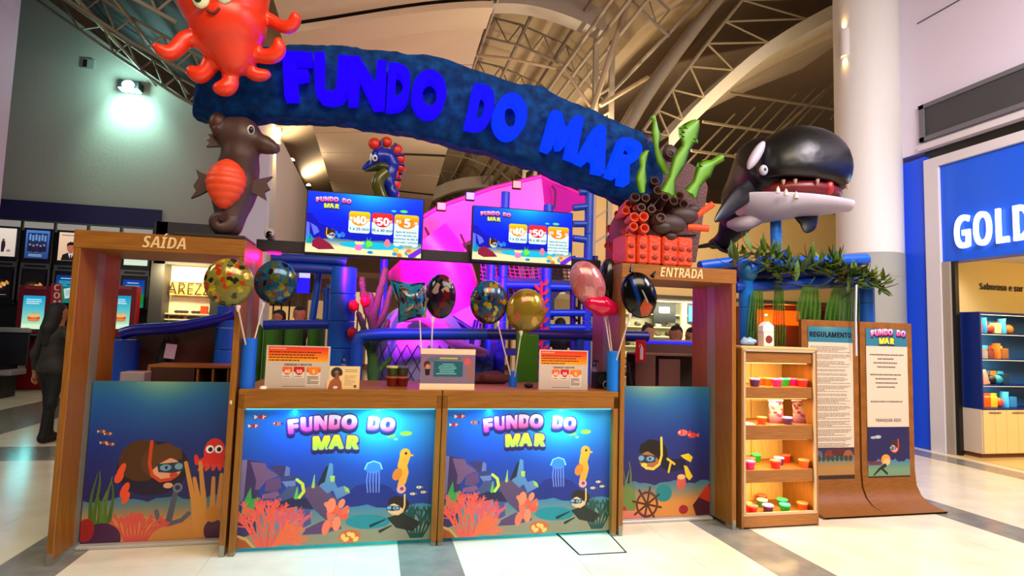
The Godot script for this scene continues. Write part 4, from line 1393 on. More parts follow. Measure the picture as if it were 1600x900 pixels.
func brown_seahorse() -> void:
	var z := -0.16
	var t := thing("seahorse_statue", "dark brown seahorse figure with a ribbed orange belly on the exit portal", "statue", Vector3.ZERO)
	var n := Net.new()
	n.smooth = 0.05
	var pt := func(x: float, y: float, dz := 0.0) -> Vector3: return P(290 + x / 4.5, 170 + y / 4.5, z + dz)
	n.chain(PackedVector3Array([pt.call(330, 170), pt.call(395, 180)]), PackedFloat32Array([0.105, 0.115]))
	n.chain(PackedVector3Array([pt.call(440, 215, 0.03), pt.call(560, 255, 0.06), pt.call(625, 280, 0.07)]), PackedFloat32Array([0.085, 0.048, 0.036]))
	n.chain(PackedVector3Array([pt.call(375, 240), pt.call(385, 340), pt.call(370, 430, -0.05), pt.call(345, 560, -0.06), pt.call(330, 660, -0.05), pt.call(315, 760, -0.03), pt.call(318, 830, -0.02)]), PackedFloat32Array([0.105, 0.10, 0.12, 0.135, 0.11, 0.08, 0.07]))
	var m := MB.new()
	n.into(m, 0.014)
	var bm := mat(Color(0.25, 0.145, 0.125), 0.5)
	obj("body", m, bm, t)
	# ribbed belly: a lathe with rings squashed to an egg
	var be := MB.new()
	var pr := PackedVector2Array()
	for i in 57:
		var f := i / 56.0
		var w := sin(PI * clampf(0.015 + f * 0.97, 0, 1))
		var rib := 1.0 + 0.045 * (absf(sin(f * PI * 7.0)) - 0.5)
		pr.append(Vector2(0.128 * pow(w, 0.62) * (0.80 + 0.25 * f) * rib, -0.17 + 0.325 * f))
	be.lathe(pr, Transform3D(Basis(Vector3(1, 0, 0), Vector3(0.05, 1, 0), Vector3(0, 0, 0.85)), pt.call(285, 520, 0.07)), 26)
	obj("belly", be, mat(Color(0.85, 0.25, 0.09), 0.5), t)
	# tail curl
	var tc := MB.new()
	var cp := PackedVector3Array()
	for i in 26:
		var f := i / 25.0
		var a := 0.2 - f * 5.2
		var rr := lerpf(62, 24, f)
		cp.append(pt.call(255 + cos(a) * rr * 1.15, 785 + sin(a) * rr * -1.0, 0.08 * f))
	var rad := PackedFloat32Array()
	for i in 26:
		rad.append(lerpf(0.062, 0.028, i / 25.0))
	tc.tube(cp, rad, 10)
	obj("tail_curl", tc, bm, t)
	var f1 := MB.new()
	fan_fin(f1, zp(290, 170, 4.5, [165, 470, 120, 455, 78, 430, 95, 490, 58, 545, 78, 580, 40, 632, 95, 610, 165, 575]), z, 0.03)
	obj("side_fin", f1, bm, t)
	var f2 := MB.new()
	fan_fin(f2, zp(290, 170, 4.5, [410, 515, 480, 505, 612, 478, 570, 520, 594, 568, 555, 588, 570, 645, 500, 605, 410, 570]), z, 0.03)
	obj("side_fin", f2, bm, t)
	var f3 := MB.new()
	fan_fin(f3, zp(290, 170, 4.5, [270, 185, 160, 182, 178, 210, 150, 225, 172, 245, 148, 270, 260, 265]), z, 0.03)
	obj("ear_fin", f3, bm, t)
	var cr := MB.new()
	cr.ell(pt.call(228, 100, 0.04), Vector3(0.055, 0.07, 0.05))
	cr.ell(pt.call(240, 150, 0.04), Vector3(0.05, 0.05, 0.05))
	obj("crest", cr, mat(Color(0.26, 0.10, 0.05), 0.5), t)
	var ey := MB.new()
	ey.ell(pt.call(458, 150, 0.105), Vector3(0.024, 0.034, 0.02))
	var e := obj("eye", ey, mat(Color(0.82, 0.80, 0.80), 0.2), t)
	var pu := MB.new()
	pu.ell(pt.call(462, 148, 0.118), Vector3(0.016, 0.024, 0.014))
	obj("pupil", pu, W.black, e)
	var ba := MB.new()
	ba.box(Vector3(-1.50, 1.9575, -0.2), Vector3(0.42, 0.028, 0.34), Basis(), 0.008)
	obj("base", ba, mat(Color(0.15, 0.12, 0.11), 0.6), t)

func weed_blade(m: MB, path: PackedVector3Array, w: Array, up := Vector3(0.3, 0.2, 1)) -> void:    # thick leathery blade with a ridge
	var c := curve(path, 4)
	var rows := []
	for i in c.size():
		var f := i / 4.0
		var ww: float = lerpf(w[int(f)], w[mini(int(f) + 1, w.size() - 1)], f - int(f))
		var d := (c[mini(i + 1, c.size() - 1)] - c[maxi(i - 1, 0)]).normalized()
		var s := d.cross(up).normalized()
		var fr := s.cross(d).normalized()
		rows.append(PackedVector3Array([c[i] - s * ww, c[i] - s * ww * 0.35 + fr * 0.010, c[i] + fr * 0.026, c[i] + s * ww * 0.35 + fr * 0.010, c[i] + s * ww, c[i] - fr * 0.016]))
	m.grid(rows, false, true)
	m.disc(rows[0], -(c[1] - c[0]).normalized())
	m.disc(rows[rows.size() - 1], (c[c.size() - 1] - c[c.size() - 2]).normalized())

func coral_reef() -> void:
	var t := thing("coral_reef_statue", "brown and orange coral reef figure with green seaweed on the entrance portal", "statue", Vector3.ZERO)
	var q := func(x: float, y: float, z: float) -> Vector3: return P(930 + x / 3.75, 180 + y / 3.75, z)
	var brown := bumpy(mat(Color(0.33, 0.18, 0.15), 0.6), 0.06, 0.6, 3.0)
	var orange := bumpy(mat(Color(0.84, 0.23, 0.05), 0.55), 0.05, 0.5, 2.5)
	var red := mat(Color(0.70, 0.16, 0.13), 0.5)
	# tall back slabs
	var bk := MB.new()
	for s in [[[200, 280, 250, 110, 330, 120, 330, 480, 200, 480], -0.34, 0.12], [[320, 300, 395, 180, 470, 205, 520, 260, 520, 560, 320, 560], -0.40, 0.16], [[470, 330, 540, 275, 620, 320, 660, 420, 600, 700, 470, 700], -0.46, 0.2], [[200, 470, 660, 430, 590, 860, 200, 860], -0.5, 0.22]]:
		var w := PackedVector2Array()
		for i in range(0, s[0].size(), 2):
			var p: Vector3 = q.call(s[0][i], s[0][i + 1], s[1] + s[2])
			w.append(Vector2(p.x, maxf(p.y, 1.944)))
		bk.prism(w, s[2], Transform3D(Basis(), Vector3(0, 0, s[1])))
	obj("back_slab", bk, brown, t)
	# orange block front with pressed dimples
	var fr := MB.new()
	var a0: Vector3 = q.call(178, 868, 0.0)
	var a1: Vector3 = q.call(575, 880, 0.0)
	var ytop: float = (q.call(200, 690, 0.0) as Vector3).y
	var xs := [a0.x, lerpf(a0.x, a1.x, 0.16), lerpf(a0.x, a1.x, 0.32), lerpf(a0.x, a1.x, 0.53), lerpf(a0.x, a1.x, 0.76), a1.x]
	for i in 5:
		var wx: float = xs[i + 1] - xs[i]
		fr.box(Vector3((xs[i] + xs[i + 1]) * 0.5, 1.944 + (ytop - 1.944) * 0.5, -0.13 + 0.012 * (i % 2)), Vector3(wx - 0.004, ytop - 1.944, 0.26), Basis(), 0.014)
	obj("front_block", fr, orange, t)
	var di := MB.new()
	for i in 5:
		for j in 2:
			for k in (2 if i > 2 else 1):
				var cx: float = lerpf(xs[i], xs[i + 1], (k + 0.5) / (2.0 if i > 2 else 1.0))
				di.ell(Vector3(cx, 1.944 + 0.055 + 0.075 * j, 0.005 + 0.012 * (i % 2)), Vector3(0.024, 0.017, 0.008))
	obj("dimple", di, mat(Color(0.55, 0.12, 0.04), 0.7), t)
	# lumps of brown rock over the block
	var lu := MB.new()
	for e in [[440, 640, 0.03, 0.13, 0.075], [520, 590, 0.0, 0.12, 0.07], [390, 660, 0.04, 0.08, 0.05], [430, 715, 0.02, 0.06, 0.035], [560, 560, -0.03, 0.08, 0.05], [360, 620, 0.03, 0.06, 0.05], [300, 170, -0.2, 0.07, 0.08], [430, 230, -0.22, 0.08, 0.08]]:
		lu.ell(q.call(e[0], e[1], e[2] - 0.05), Vector3(e[3], e[4], 0.07), Basis(), 7, 12)
	obj("rock_lump", lu, mat(Color(0.20, 0.115, 0.10), 0.6), t)
	# open tubes
	var ring := func(m: MB, c: Vector3, dir: Vector3, r: float, ln: float) -> void:
		var d := dir.normalized()
		var x := (Vector3.UP if absf(d.y) < 0.9 else Vector3.RIGHT).cross(d).normalized()
		m.lathe(PackedVector2Array([Vector2(r * 0.9, -ln), Vector2(r, -0.004), Vector2(r * 0.92, 0.006), Vector2(r * 0.66, 0.0), Vector2(r * 0.55, -0.035), Vector2(0.0, -0.035)]), Transform3D(Basis(x, d, x.cross(d)), c), 12)
	var groups := [
		["brown_tube", Color(0.30, 0.17, 0.13), [[235, 480, 0.0], [295, 485, 0.0], [270, 540, 0.03], [330, 550, 0.04], [410, 480, -0.02], [495, 470, -0.06], [520, 520, -0.05], [460, 500, -0.02], [385, 600, 0.06], [350, 385, -0.1], [290, 150, -0.18], [440, 225, -0.2], [370, 440, -0.04]], Vector3(-0.15, 0.25, 1), 0.036],
		["orange_tube", Color(0.80, 0.24, 0.10), [[230, 597, 0.02], [285, 594, 0.04], [225, 652, 0.03], [290, 662, 0.05], [180, 560, -0.06], [195, 520, -0.06]], Vector3(-0.1, 0.1, 1), 0.036]]
	for g in groups:
		for e in g[2]:
			var m := MB.new()
			ring.call(m, q.call(e[0], e[1], e[2]), g[3], g[4] * (0.9 + 0.2 * rng.randf()), 0.16)
			obj(g[0], m, mat(g[1], 0.55), t)
	# left flank: bank of small red tubes
	var fl := MB.new()
	fl.box(Vector3(1.42, 2.085, -0.27), Vector3(0.16, 0.28, 0.46), Basis(), 0.03)
	fl.ell(Vector3(1.42, 2.22, -0.25), Vector3(0.12, 0.19, 0.22))
	obj("flank", fl, mat(Color(0.45, 0.06, 0.04), 0.6), t)
	for i in 46:
		var f := i / 46.0
		var z := -0.46 + 0.46 * fmod(i * 0.618, 1.0)
		var y := 1.96 + 0.44 * f
		var m := MB.new()
		var x := 1.335 + 0.02 * sin(i * 2.0) + (0.03 if f > 0.7 else 0.0)
		ring.call(m, Vector3(x, y, z * (1.0 - 0.3 * maxf(0.0, f - 0.6))), Vector3(-1, 0.25, 0.25), 0.024, 0.07)
		obj("red_tube", m, red, t)
	# orange sticks to the right
	var sk := MB.new()
	for e in [[[590, 590, 690, 520], 0.022], [[540, 655, 665, 665], 0.022]]:
		sk.rod(q.call(e[0][0], e[0][1], -0.05), q.call(e[0][2], e[0][3], 0.0), 0.026, 10)
	obj("coral_stick", sk, mat(Color(0.88, 0.28, 0.08), 0.5), t)
	# seaweed blades
	var gm := mat(Color(0.36, 0.58, 0.07), 0.45)
	for e in [
		[[275, 455, 270, 380, 278, 310, 280, 255, 305, 210], [0.025, 0.06, 0.028, 0.04, 0.012], 0.06],
		[[420, 345, 385, 270, 358, 190, 358, 110, 345, 40, 335, 8], [0.03, 0.05, 0.022, 0.052, 0.014, 0.045], -0.06],
		[[425, 460, 450, 370, 490, 270, 530, 190, 545, 120, 600, 35], [0.085, 0.035, 0.065, 0.04, 0.105, 0.022], 0.08],
		[[560, 465, 595, 400, 640, 320, 690, 280, 745, 245], [0.07, 0.04, 0.08, 0.028, 0.034], 0.06]]:
		var p := PackedVector3Array()
		for i in range(0, e[0].size(), 2):
			p.append(q.call(e[0][i], e[0][i + 1], e[2]))
		var m := MB.new()
		weed_blade(m, p, e[1])
		obj("seaweed_blade", m, gm, t)

func orca() -> void:
	var t := thing("orca_statue", "black and white orca figure with open toothed mouth raised on a blue pole", "statue", Vector3.ZERO)
	var q := func(x: float, y: float, z: float) -> Vector3: return P(1080 + x / 3.75, 180 + y / 3.75, z)
	var blk := mat(Color(0.028, 0.028, 0.034), 0.38)
	var wht := mat(Color(0.74, 0.70, 0.76), 0.42)
	# trunk: tail stock, back and belly
	var n := Net.new()
	n.smooth = 0.08
	n.chain(PackedVector3Array([q.call(130, 755, -1.75), q.call(200, 730, -1.6), q.call(255, 640, -1.45), q.call(330, 510, -1.3), q.call(430, 390, -1.15)]), PackedFloat32Array([0.06, 0.085, 0.14, 0.235, 0.33]))
	n.bone(q.call(300, 470, -1.4), q.call(420, 300, -1.2), 0.2, 0.3)
	var m := MB.new()
	n.into(m, 0.022)
	obj("trunk", m, blk, t)
	# upper jaw and dome: sphere-like, cut flat at the mouth line
	var c: Vector3 = q.call(632, 318, -0.95)
	var d := MB.new()
	var mouth: float = (q.call(700, 385, -0.7) as Vector3).y
	var rows := []
	for i in 19:
		var th := PI * i / 18.0
		var ring := PackedVector3Array()
		for j in 30:
			var ph := TAU * j / 30
			var s := Vector3(signf(cos(ph)) * pow(absf(cos(ph)), 0.85) * sin(th), cos(th), signf(sin(ph)) * pow(absf(sin(ph)), 0.85) * sin(th))
			var p := c + Vector3(s.x * 0.495, s.y * 0.43, s.z * 0.39) + Vector3(0.02 * s.y, 0, 0)
			p.y = maxf(p.y, mouth + 0.01 - 0.03 * s.x)
			ring.append(p)
		rows.append(ring)
	d.grid(rows, false, true)
	var dm := bumpy(mat(Color(0.028, 0.028, 0.034), 0.36), 0.01, 1.0, 0.8)
	obj("head", d, dm, t)
	# mouth lining and throat
	var mo := MB.new()
	mo.ell(Vector3(c.x + 0.0, mouth - 0.06, c.z), Vector3(0.43, 0.14, 0.32))
	var lining := obj("mouth", mo, mat(Color(0.40, 0.05, 0.03), 0.4), t)
	var th2 := MB.new()
	th2.ell(Vector3(c.x + 0.10, mouth - 0.05, c.z + 0.25), Vector3(0.05, 0.09, 0.07))
	obj("throat", th2, mat(Color(0.62, 0.12, 0.06), 0.4), lining)
	# lower jaw: a white scoop
	var j1 := MB.new()
	var jr := []
	for i in 15:
		var f := i / 14.0
		var ctr: Vector3 = (q.call(lerpf(350, 925, f), lerpf(466, 522, f), lerpf(-0.93, -0.62, f)))
		var w := 0.33 * sqrt(maxf(0.02, sin(PI * (0.12 + 0.83 * f)))) * (1.0 - 0.25 * f)
		var dp := lerpf(0.31, 0.07, pow(f, 0.75)) * (0.55 + 0.45 * minf(1.0, f * 5.0))
		var ring := PackedVector3Array()
		for k in 20:
			var a := TAU * k / 20
			var y := sin(a) * (0.035 if sin(a) > 0.0 else dp)
			ring.append(ctr + Vector3(-0.25 * cos(a) * w, y, cos(a) * w - 0.16 * (1.0 - f)))
		jr.append(ring)
	j1.grid(jr, false, true)
	j1.disc(jr[0], Vector3.LEFT)
	j1.disc(jr[14], Vector3.RIGHT)
	obj("lower_jaw", j1, wht, t)
	for i in 6:
		var tm := MB.new()
		var b: Vector3 = q.call([508, 555, 615, 686, 742, 860][i], [444, 458, 474, 488, 498, 510][i], -0.62)
		tm.lathe(PackedVector2Array([Vector2(0.022, -0.02), Vector2(0.016, 0.02), Vector2(0.0, 0.05)]), Transform3D(Basis(), b), 8)
		obj("tooth", tm, mat(Color(0.85, 0.78, 0.70), 0.3), t)
	for i in 4:
		var tm := MB.new()
		var b: Vector3 = q.call([540, 610, 740, 915][i], [392, 388, 388, 418][i], -0.62)
		tm.lathe(PackedVector2Array([Vector2(0.018, 0.02), Vector2(0.013, -0.01), Vector2(0.0, -0.03)]), Transform3D(Basis(), b), 8)
		obj("tooth", tm, mat(Color(0.70, 0.55, 0.48), 0.3), t)
	# white marks
	var pa := MB.new()
	var pn: Vector3 = q.call(380, 235, -0.86)
	pa.ell(pn, Vector3(0.05, 0.17, 0.06), Basis(Vector3(0, 0, 1), -0.55) * Basis(Vector3.UP, -0.5), 8, 14)
	obj("eye_patch", pa, wht, t)
	var be := MB.new()
	be.tube(PackedVector3Array([q.call(215, 640, -1.22), q.call(270, 640, -1.14), q.call(350, 625, -1.02), q.call(430, 600, -0.98)]), PackedFloat32Array([0.03, 0.075, 0.07, 0.04]), 12)
	obj("belly_patch", be, wht, t)
	var ey := MB.new()
	var ec: Vector3 = q.call(424, 322, -0.69)
	ey.ell(ec, Vector3(0.042, 0.05, 0.034))
	var e := obj("eye", ey, mat(Color(0.70, 0.70, 0.74), 0.12), t)
	var pu := MB.new()
	pu.ell(ec + Vector3(-0.004, 0, 0.022), Vector3(0.018, 0.022, 0.014))
	obj("pupil", pu, W.black, e)
	# fins and flukes
	for f in [["flipper", [[350, 430, -0.95], [270, 490, -0.88], [190, 570, -0.80], [140, 622, -0.76]], [0.10, 0.095, 0.06, 0.014], 0.35], ["flipper", [[650, 545, -0.85], [672, 590, -0.82], [680, 640, -0.80], [668, 686, -0.78]], [0.15, 0.135, 0.10, 0.02], 0.3],
		["fluke", [[150, 752, -1.7], [80, 765, -1.75], [15, 775, -1.8]], [0.09, 0.085, 0.04], 0.3], ["fluke", [[150, 752, -1.68], [190, 790, -1.6], [235, 810, -1.5]], [0.09, 0.07, 0.02], 0.4]]:
		var p := PackedVector3Array()
		for k in f[1]:
			p.append(q.call(k[0], k[1], k[2]))
		var fm := MB.new()
		var cc := curve(p, 4)
		var rr := PackedFloat32Array()
		for i in cc.size():
			var g := i / 4.0
			rr.append(lerpf(f[2][int(g)], f[2][mini(int(g) + 1, p.size() - 1)], g - int(g)))
		fm.tube(cc, rr, 14, true, f[3], Vector3(0, 0, 1) if f[0] == "flipper" else Vector3(0.2, 1, 0.3))
		obj(f[0], fm, blk, t)
	var po := MB.new()
	var b0: Vector3 = P(1213, 401, -0.98)
	po.rod(b0, P(1212, 335, -0.98), 0.052, 14)
	var pole := obj("pole", po, W.cyan, t)
	var jn := MB.new()
	jn.tube(_circle(Vector3(b0.x, b0.y + 0.24, b0.z), 0.052, 14), 0.004, 5, false)
	obj("pole_seam", jn, W.blue, pole)

# ---------- screens, display cabinet, totems, things on the counter ----------
func screens() -> void:
	var beam := bxs(Vector3(-1.32, 1.9425, -0.575), Vector3(1.32, 2.025, -0.525), 0.003)
	lone("crossbar", beam, mat(Color(0.10, 0.05, 0.09), 0.5), "dark crossbar joining the two portals behind the screens", "beam")
	var tx := screen_print()
	for i in 2:
		var a := P([480, 739][i], [296, 320][i], -0.455)
		var b := P([659, 894][i], [407, 417][i], -0.455)
		var c := (a + b) * 0.5
		var w := b.x - a.x
		var h := a.y - b.y
		var t := thing("television", "%s wall screen showing the sea price list with prices 40, 50 and 5" % ["left" if i == 0 else "right"], "television", Vector3(c.x, c.y - h * 0.5, -0.48))
		obj("case", bxs(Vector3(-w * 0.5, 0, -0.03), Vector3(w * 0.5, h, 0.02), 0.004), W.black, t)
		var m := MB.new()
		m.quad(Vector3(-w * 0.5 + 0.008, 0.016, 0.0215), Vector3(w * 0.5 - 0.008, 0.016, 0.0215), Vector3(w * 0.5 - 0.008, h - 0.008, 0.0215), Vector3(-w * 0.5 + 0.008, h - 0.008, 0.0215))
		obj("lit_screen", m, smat(tx, 1.3), t)
		obj("bracket", bxs(Vector3(-0.1, 0.0, -0.045), Vector3(0.1, 0.2, -0.03)), W.black, t)
		area("screen_light", Vector3(0, h * 0.5, 0.03), Vector3(0, 0, 1), Vector2(w * 0.9, h * 0.9), Color(0.2, 0.5, 1.0), 0.25, t)
	var cam := thing("security_camera", "small white round camera with a black lens on the left end of the crossbar", "camera", Vector3(-1.235, 2.025, -0.545))
	var m2 := MB.new()
	m2.lathe(PackedVector2Array([Vector2(0.03, -0.05), Vector2(0.036, -0.02), Vector2(0.036, 0.035), Vector2(0.031, 0.042)]), Transform3D(Basis(Vector3.RIGHT, PI * 0.5 - 0.25), Vector3(0, 0.042, 0)), 18)
	obj("housing", m2, mat(Color(0.7, 0.66, 0.64), 0.4), cam)
	var m3 := MB.new()
	m3.ell(Vector3(0, 0.033, 0.036), Vector3(0.028, 0.028, 0.014))
	obj("lens", m3, mat(Color(0.01, 0.03, 0.03), 0.08), cam)

func price(c: CV, x: float, y: float, w: float, h: float, a: Color, b: Color, num: String, low: Array) -> void:
	c.rrect(x, y, w, h, 0.04, Color(0.84, 0.96, 0.98))
	c.rrect(x, y, w, 0.14, 0.04, a, b)
	c.rect(x, y + 0.08, w, 0.08, a.lerp(b, 0.6))
	c.oval(x + w * 0.5, y + 0.155, w * 0.36, 0.085, a.lerp(b, 0.8))
	c.text("R$", x + w * 0.17, y + 0.15, 0.055, Color.WHITE)
	c.text(num, x + w * 0.52, y + 0.205, 0.125 if num.length() > 1 else 0.14, Color.WHITE, true, true, 0.0, 0.004)
	c.text(",00", x + w * 0.86, y + 0.15, 0.035, Color.WHITE)
	for i in low.size():
		c.text(low[i], x + w * 0.5, y + (0.315 if low.size() == 1 else 0.31 + i * 0.058), 0.046 if low.size() == 1 else 0.030, Color(0.12, 0.24, 0.34))

func screen_print() -> ImageTexture:      # 1.78 x 1
	var c := CV.new(890, 500, 1.78)
	var r := RandomNumberGenerator.new()
	r.seed = 3
	c.back([[0.0, Color(0.0, 0.22, 0.98)], [0.45, Color(0.0, 0.10, 0.92)], [0.72, Color(0.02, 0.08, 0.72)], [1.0, Color(0.1, 0.3, 0.7)]])
	c.glow(0.95, -0.12, 0.95, 0.75, Color(0.0, 0.98, 0.98), 1.0)
	c.poly(pv([0.0, 0.36, 0.07, 0.36, 0.2, 0.52, 0.4, 0.6, 0.55, 0.74, 0, 0.8]), Color(0.05, 0.05, 0.70))
	sea_floor(c, 0.76, 1.78, 1.0, Color(0.95, 0.88, 0.66))
	c.oval(1.0, 0.84, 0.5, 0.06, Color(0.10, 0.72, 0.86))
	for q in [[0.0, 0.50, 0.05, 0.52, 0.06, 0.78, 0.0, 0.8], [0.06, 0.52, 0.16, 0.58, 0.2, 0.66, 0.12, 0.72]]:
		c.poly(pv(q), Color(0.38, 0.42, 0.92))
	weed(c, 0.07, 0.84, 0.2, 4, Color(0.05, 0.70, 0.75), r)
	for i in 14:
		c.oval(0.45 + r.randf_range(-0.08, 0.12), 0.68 + r.randf_range(-0.08, 0.1), 0.03, 0.035, Color(0.10, 0.35, 0.85).lerp(Color(0.25, 0.6, 0.9), r.randf()))
	c.poly(pv([0.10, 0.80, 0.2, 0.74, 0.36, 0.84, 0.44, 0.93, 0.2, 0.95, 0.1, 0.9]), Color(0.55, 0.10, 0.22))
	diver(c, 0.36, 0.68, 0.14, Color(0.25, 0.14, 0.06), Color(0.90, 0.82, 0.90), Color(0.95, 0.72, 0.25), 1.0)
	c.oval(0.80, 0.88, 0.06, 0.05, Color(0.95, 0.45, 0.75))
	for i in 5:
		c.oval(0.76 + i * 0.025, 0.80 + 0.01 * (i % 2), 0.02, 0.025, Color(0.98, 0.88, 0.5))
	weed(c, 0.96, 0.86, 0.16, 4, Color(0.35, 0.90, 0.25), r)
	c.oval(0.96, 0.81, 0.05, 0.05, Color(0.45, 0.88, 0.30))
	c.oval(1.24, 0.78, 0.045, 0.07, Color(0.90, 0.48, 0.55))
	c.oval(0.98, 0.95, 0.045, 0.025, Color(0.05, 0.55, 0.80))
	for i in 16:
		c.oval(1.5 + r.randf_range(-0.16, 0.2), 0.93 + r.randf_range(-0.06, 0.06), 0.04, 0.03, [Color(0.95, 0.75, 0.2), Color(0.9, 0.5, 0.2), Color(0.2, 0.6, 0.85)][i % 3])
	for i in 8:
		c.oval(1.62 + i * 0.022, 0.98 - i * 0.016, 0.045, 0.04, Color(0.45, 0.15, 0.85))
	c.oval(1.32, 0.23, 0.04, 0.016, Color(0.3, 0.85, 0.8))
	c.oval(1.48, 0.225, 0.06, 0.024, Color(0.4, 0.88, 0.35))
	price(c, 0.63, 0.28, 0.33, 0.36, Color(0.95, 0.85, 0.05), Color(0.93, 0.50, 0.12), "40", ["1 a 25 min"])
	price(c, 0.985, 0.28, 0.33, 0.36, Color(0.92, 0.16, 0.16), Color(0.85, 0.10, 0.18), "50", ["26 a 40 min"])
	price(c, 1.335, 0.28, 0.39, 0.54, Color(0.95, 0.80, 0.05), Color(0.93, 0.45, 0.12), "5", ["Após 40 minutos", "será cobrado um", "acréscimo de R$5,00", "para cada 5 minutos", "adicionais"])
	logo(c, 0.36, 0.15, 0.78, Color(0.35, 0.20, 0.75))
	return c.tex()

func pot(called: String, at: Vector3, body: Color, lid: Color, k: float, label: String, group: String) -> Node3D:    # tapered tub with a rimmed lid
	var t := thing(called, label, "tub", at, rng.randf() * TAU, group)
	var m := MB.new()
	m.lathe(PackedVector2Array([Vector2(0.030, 0), Vector2(0.031, 0.002), Vector2(0.038, 0.050)]), Transform3D(Basis.from_scale(Vector3.ONE * k), Vector3.ZERO), 16)
	obj("cup", m, mat(body, 0.35), t)
	var l := MB.new()
	l.lathe(PackedVector2Array([Vector2(0.039, 0.049), Vector2(0.042, 0.051), Vector2(0.042, 0.060), Vector2(0.038, 0.063), Vector2(0.034, 0.060), Vector2(0.0, 0.060)]), Transform3D(Basis.from_scale(Vector3.ONE * k), Vector3.ZERO), 16)
	obj("lid", l, mat(lid, 0.3), t)
	return t

func cabinet() -> void:
	var x0 := 2.262
	var x1 := 2.936
	var t := thing("display_cabinet", "wooden display cabinet with four lit shelves of coloured tubs beside the entrance", "cabinet", Vector3((x0 + x1) * 0.5, 0, -0.2))
	var hx := (x1 - x0) * 0.5
	for s: float in [-1.0, 1.0]:
		obj("side", bxs(Vector3(hx * s, 0.0, -0.2), Vector3((hx - 0.018) * s, 1.345, 0.2), 0.002), W.wood2, t)
	obj("top", bxs(Vector3(-hx, 1.345, -0.2), Vector3(hx, 1.362, 0.2), 0.002), W.oak, t)
	obj("back", bxs(Vector3(-hx + 0.018, 0.06, -0.2), Vector3(hx - 0.018, 1.345, -0.185)), W.oak, t)
	obj("base", bxs(Vector3(-hx + 0.018, 0.012, -0.19), Vector3(hx - 0.018, 0.095, 0.198), 0.002), W.wood2, t)
	var tr := MB.new()
	tr.box(Vector3(0, 1.333, 0.195), Vector3(hx * 2 - 0.03, 0.022, 0.012))
	tr.box(Vector3(0, 0.106, 0.195), Vector3(hx * 2 - 0.03, 0.022, 0.012))
	for s: float in [-1.0, 1.0]:
		tr.box(Vector3((hx - 0.027) * s, 0.72, 0.195), Vector3(0.018, 1.22, 0.012))
	obj("edge_trim", tr, mat(Color(0.72, 0.63, 0.50), 0.4), t)
	var fas := [[1.237, 1.318], [0.965, 1.052], [0.652, 0.762], [0.333, 0.428]]
	for i in 4:
		obj("shelf", bxs(Vector3(-hx + 0.018, fas[i][0], -0.185), Vector3(hx - 0.036, fas[i][1], 0.186), 0.002), W.wood2, t)
		obj("light_strip", bxs(Vector3(-hx + 0.05, fas[i][0] - 0.006, 0.14), Vector3(hx - 0.06, fas[i][0] - 0.0005, 0.155)), glowm(Color(1.0, 0.86, 0.55), 2.0), t)
		area("shelf_light", Vector3(-0.05, fas[i][0] - 0.008, 0.147), Vector3(0.0, -1, -0.35), Vector2(0.46, 0.012), Color(1.0, 0.84, 0.52), 0.5, t)
	var jt := MB.new()
	for x: float in [-0.27, 0.02]:
		jt.box(Vector3(x, 0.72, -0.1845), Vector3(0.004, 1.2, 0.002))
	obj("back_joint", jt, W.brown, t)
	var pal := {"r": [Color(0.90, 0.10, 0.08), Color(0.98, 0.42, 0.36)], "o": [Color(0.95, 0.30, 0.05), Color(1.0, 0.52, 0.32)], "p": [Color(0.30, 0.12, 0.30), Color(0.80, 0.62, 0.95)], "k": [Color(0.92, 0.05, 0.40), Color(0.98, 0.45, 0.70)], "g": [Color(0.08, 0.55, 0.10), Color(0.25, 0.95, 0.62)], "w": [Color(0.20, 0.45, 0.20), Color(0.70, 0.95, 0.85)]}
	var nm := {"r": "red", "o": "orange", "p": "purple", "k": "pink", "g": "green", "w": "pale green"}
	var rows := [
		[1.0525, "top", [["p", 1179, 604, -0.06], ["o", 1190, 0, -0.19], ["o", 1199, 0, -0.15], ["k", 1214, 604, -0.06], ["g", 1226, 0, -0.12], ["k", 1239, 0, -0.16], ["r", 1254, 603, -0.06]]],
		[0.7625, "second", [["o", 1190, 668, -0.07], ["p", 1230, 668, -0.06]]],
		[0.4285, "third", [["k", 1171, 736, -0.06], ["r", 1171, 726, -0.17], ["g", 1181, 716, -0.29], ["r", 1211, 734, -0.06], ["p", 1216, 724, -0.16], ["r", 1227, 719, -0.25], ["o", 1257, 733, -0.06]]],
		[0.0955, "bottom", [["r", 1175, 800, -0.06], ["o", 1166, 792, -0.15], ["w", 1190, 786, -0.20], ["r", 1190, 776, -0.32], ["p", 1199, 799, -0.06], ["g", 1225, 797, -0.06], ["g", 1221, 784, -0.19], ["o", 1253, 795, -0.08]]]]
	var seen := {}
	for row in rows:
		for e in row[2]:
			var key: String = row[1] + nm[e[0]]
			seen[key] = seen.get(key, 0) + 1
	for row in rows:
		for k in row[2].size():
			var e: Array = row[2][k]
			var p := PY(e[1], 600, row[0])
			p = P(e[1], 600, e[3])
			var at := Vector3(clampf(p.x, x0 + 0.075, x1 - 0.08), row[0], e[3])
			var key: String = row[1] + nm[e[0]]
			var lab := "%s lidded tub on the %s cabinet shelf" % [nm[e[0]], row[1]]
			if seen[key] > 1:
				var front: bool = e[3] > -0.1
				var others := 0
				for o in row[2]:
					if nm[o[0]] == nm[e[0]] and (o[3] > -0.1) == front:
						others += 1
				lab += ", %s row" % ["front" if front else "back"]
				if others > 1:
					lab += ", %s one of that colour" % ["left" if _first(row[2], k, nm, front) else "right"]
			pot("tub", at, pal[e[0]][0], pal[e[0]][1], 1.0 if row[1] != "second" else 0.9, lab, "lidded tubs in the display cabinet")
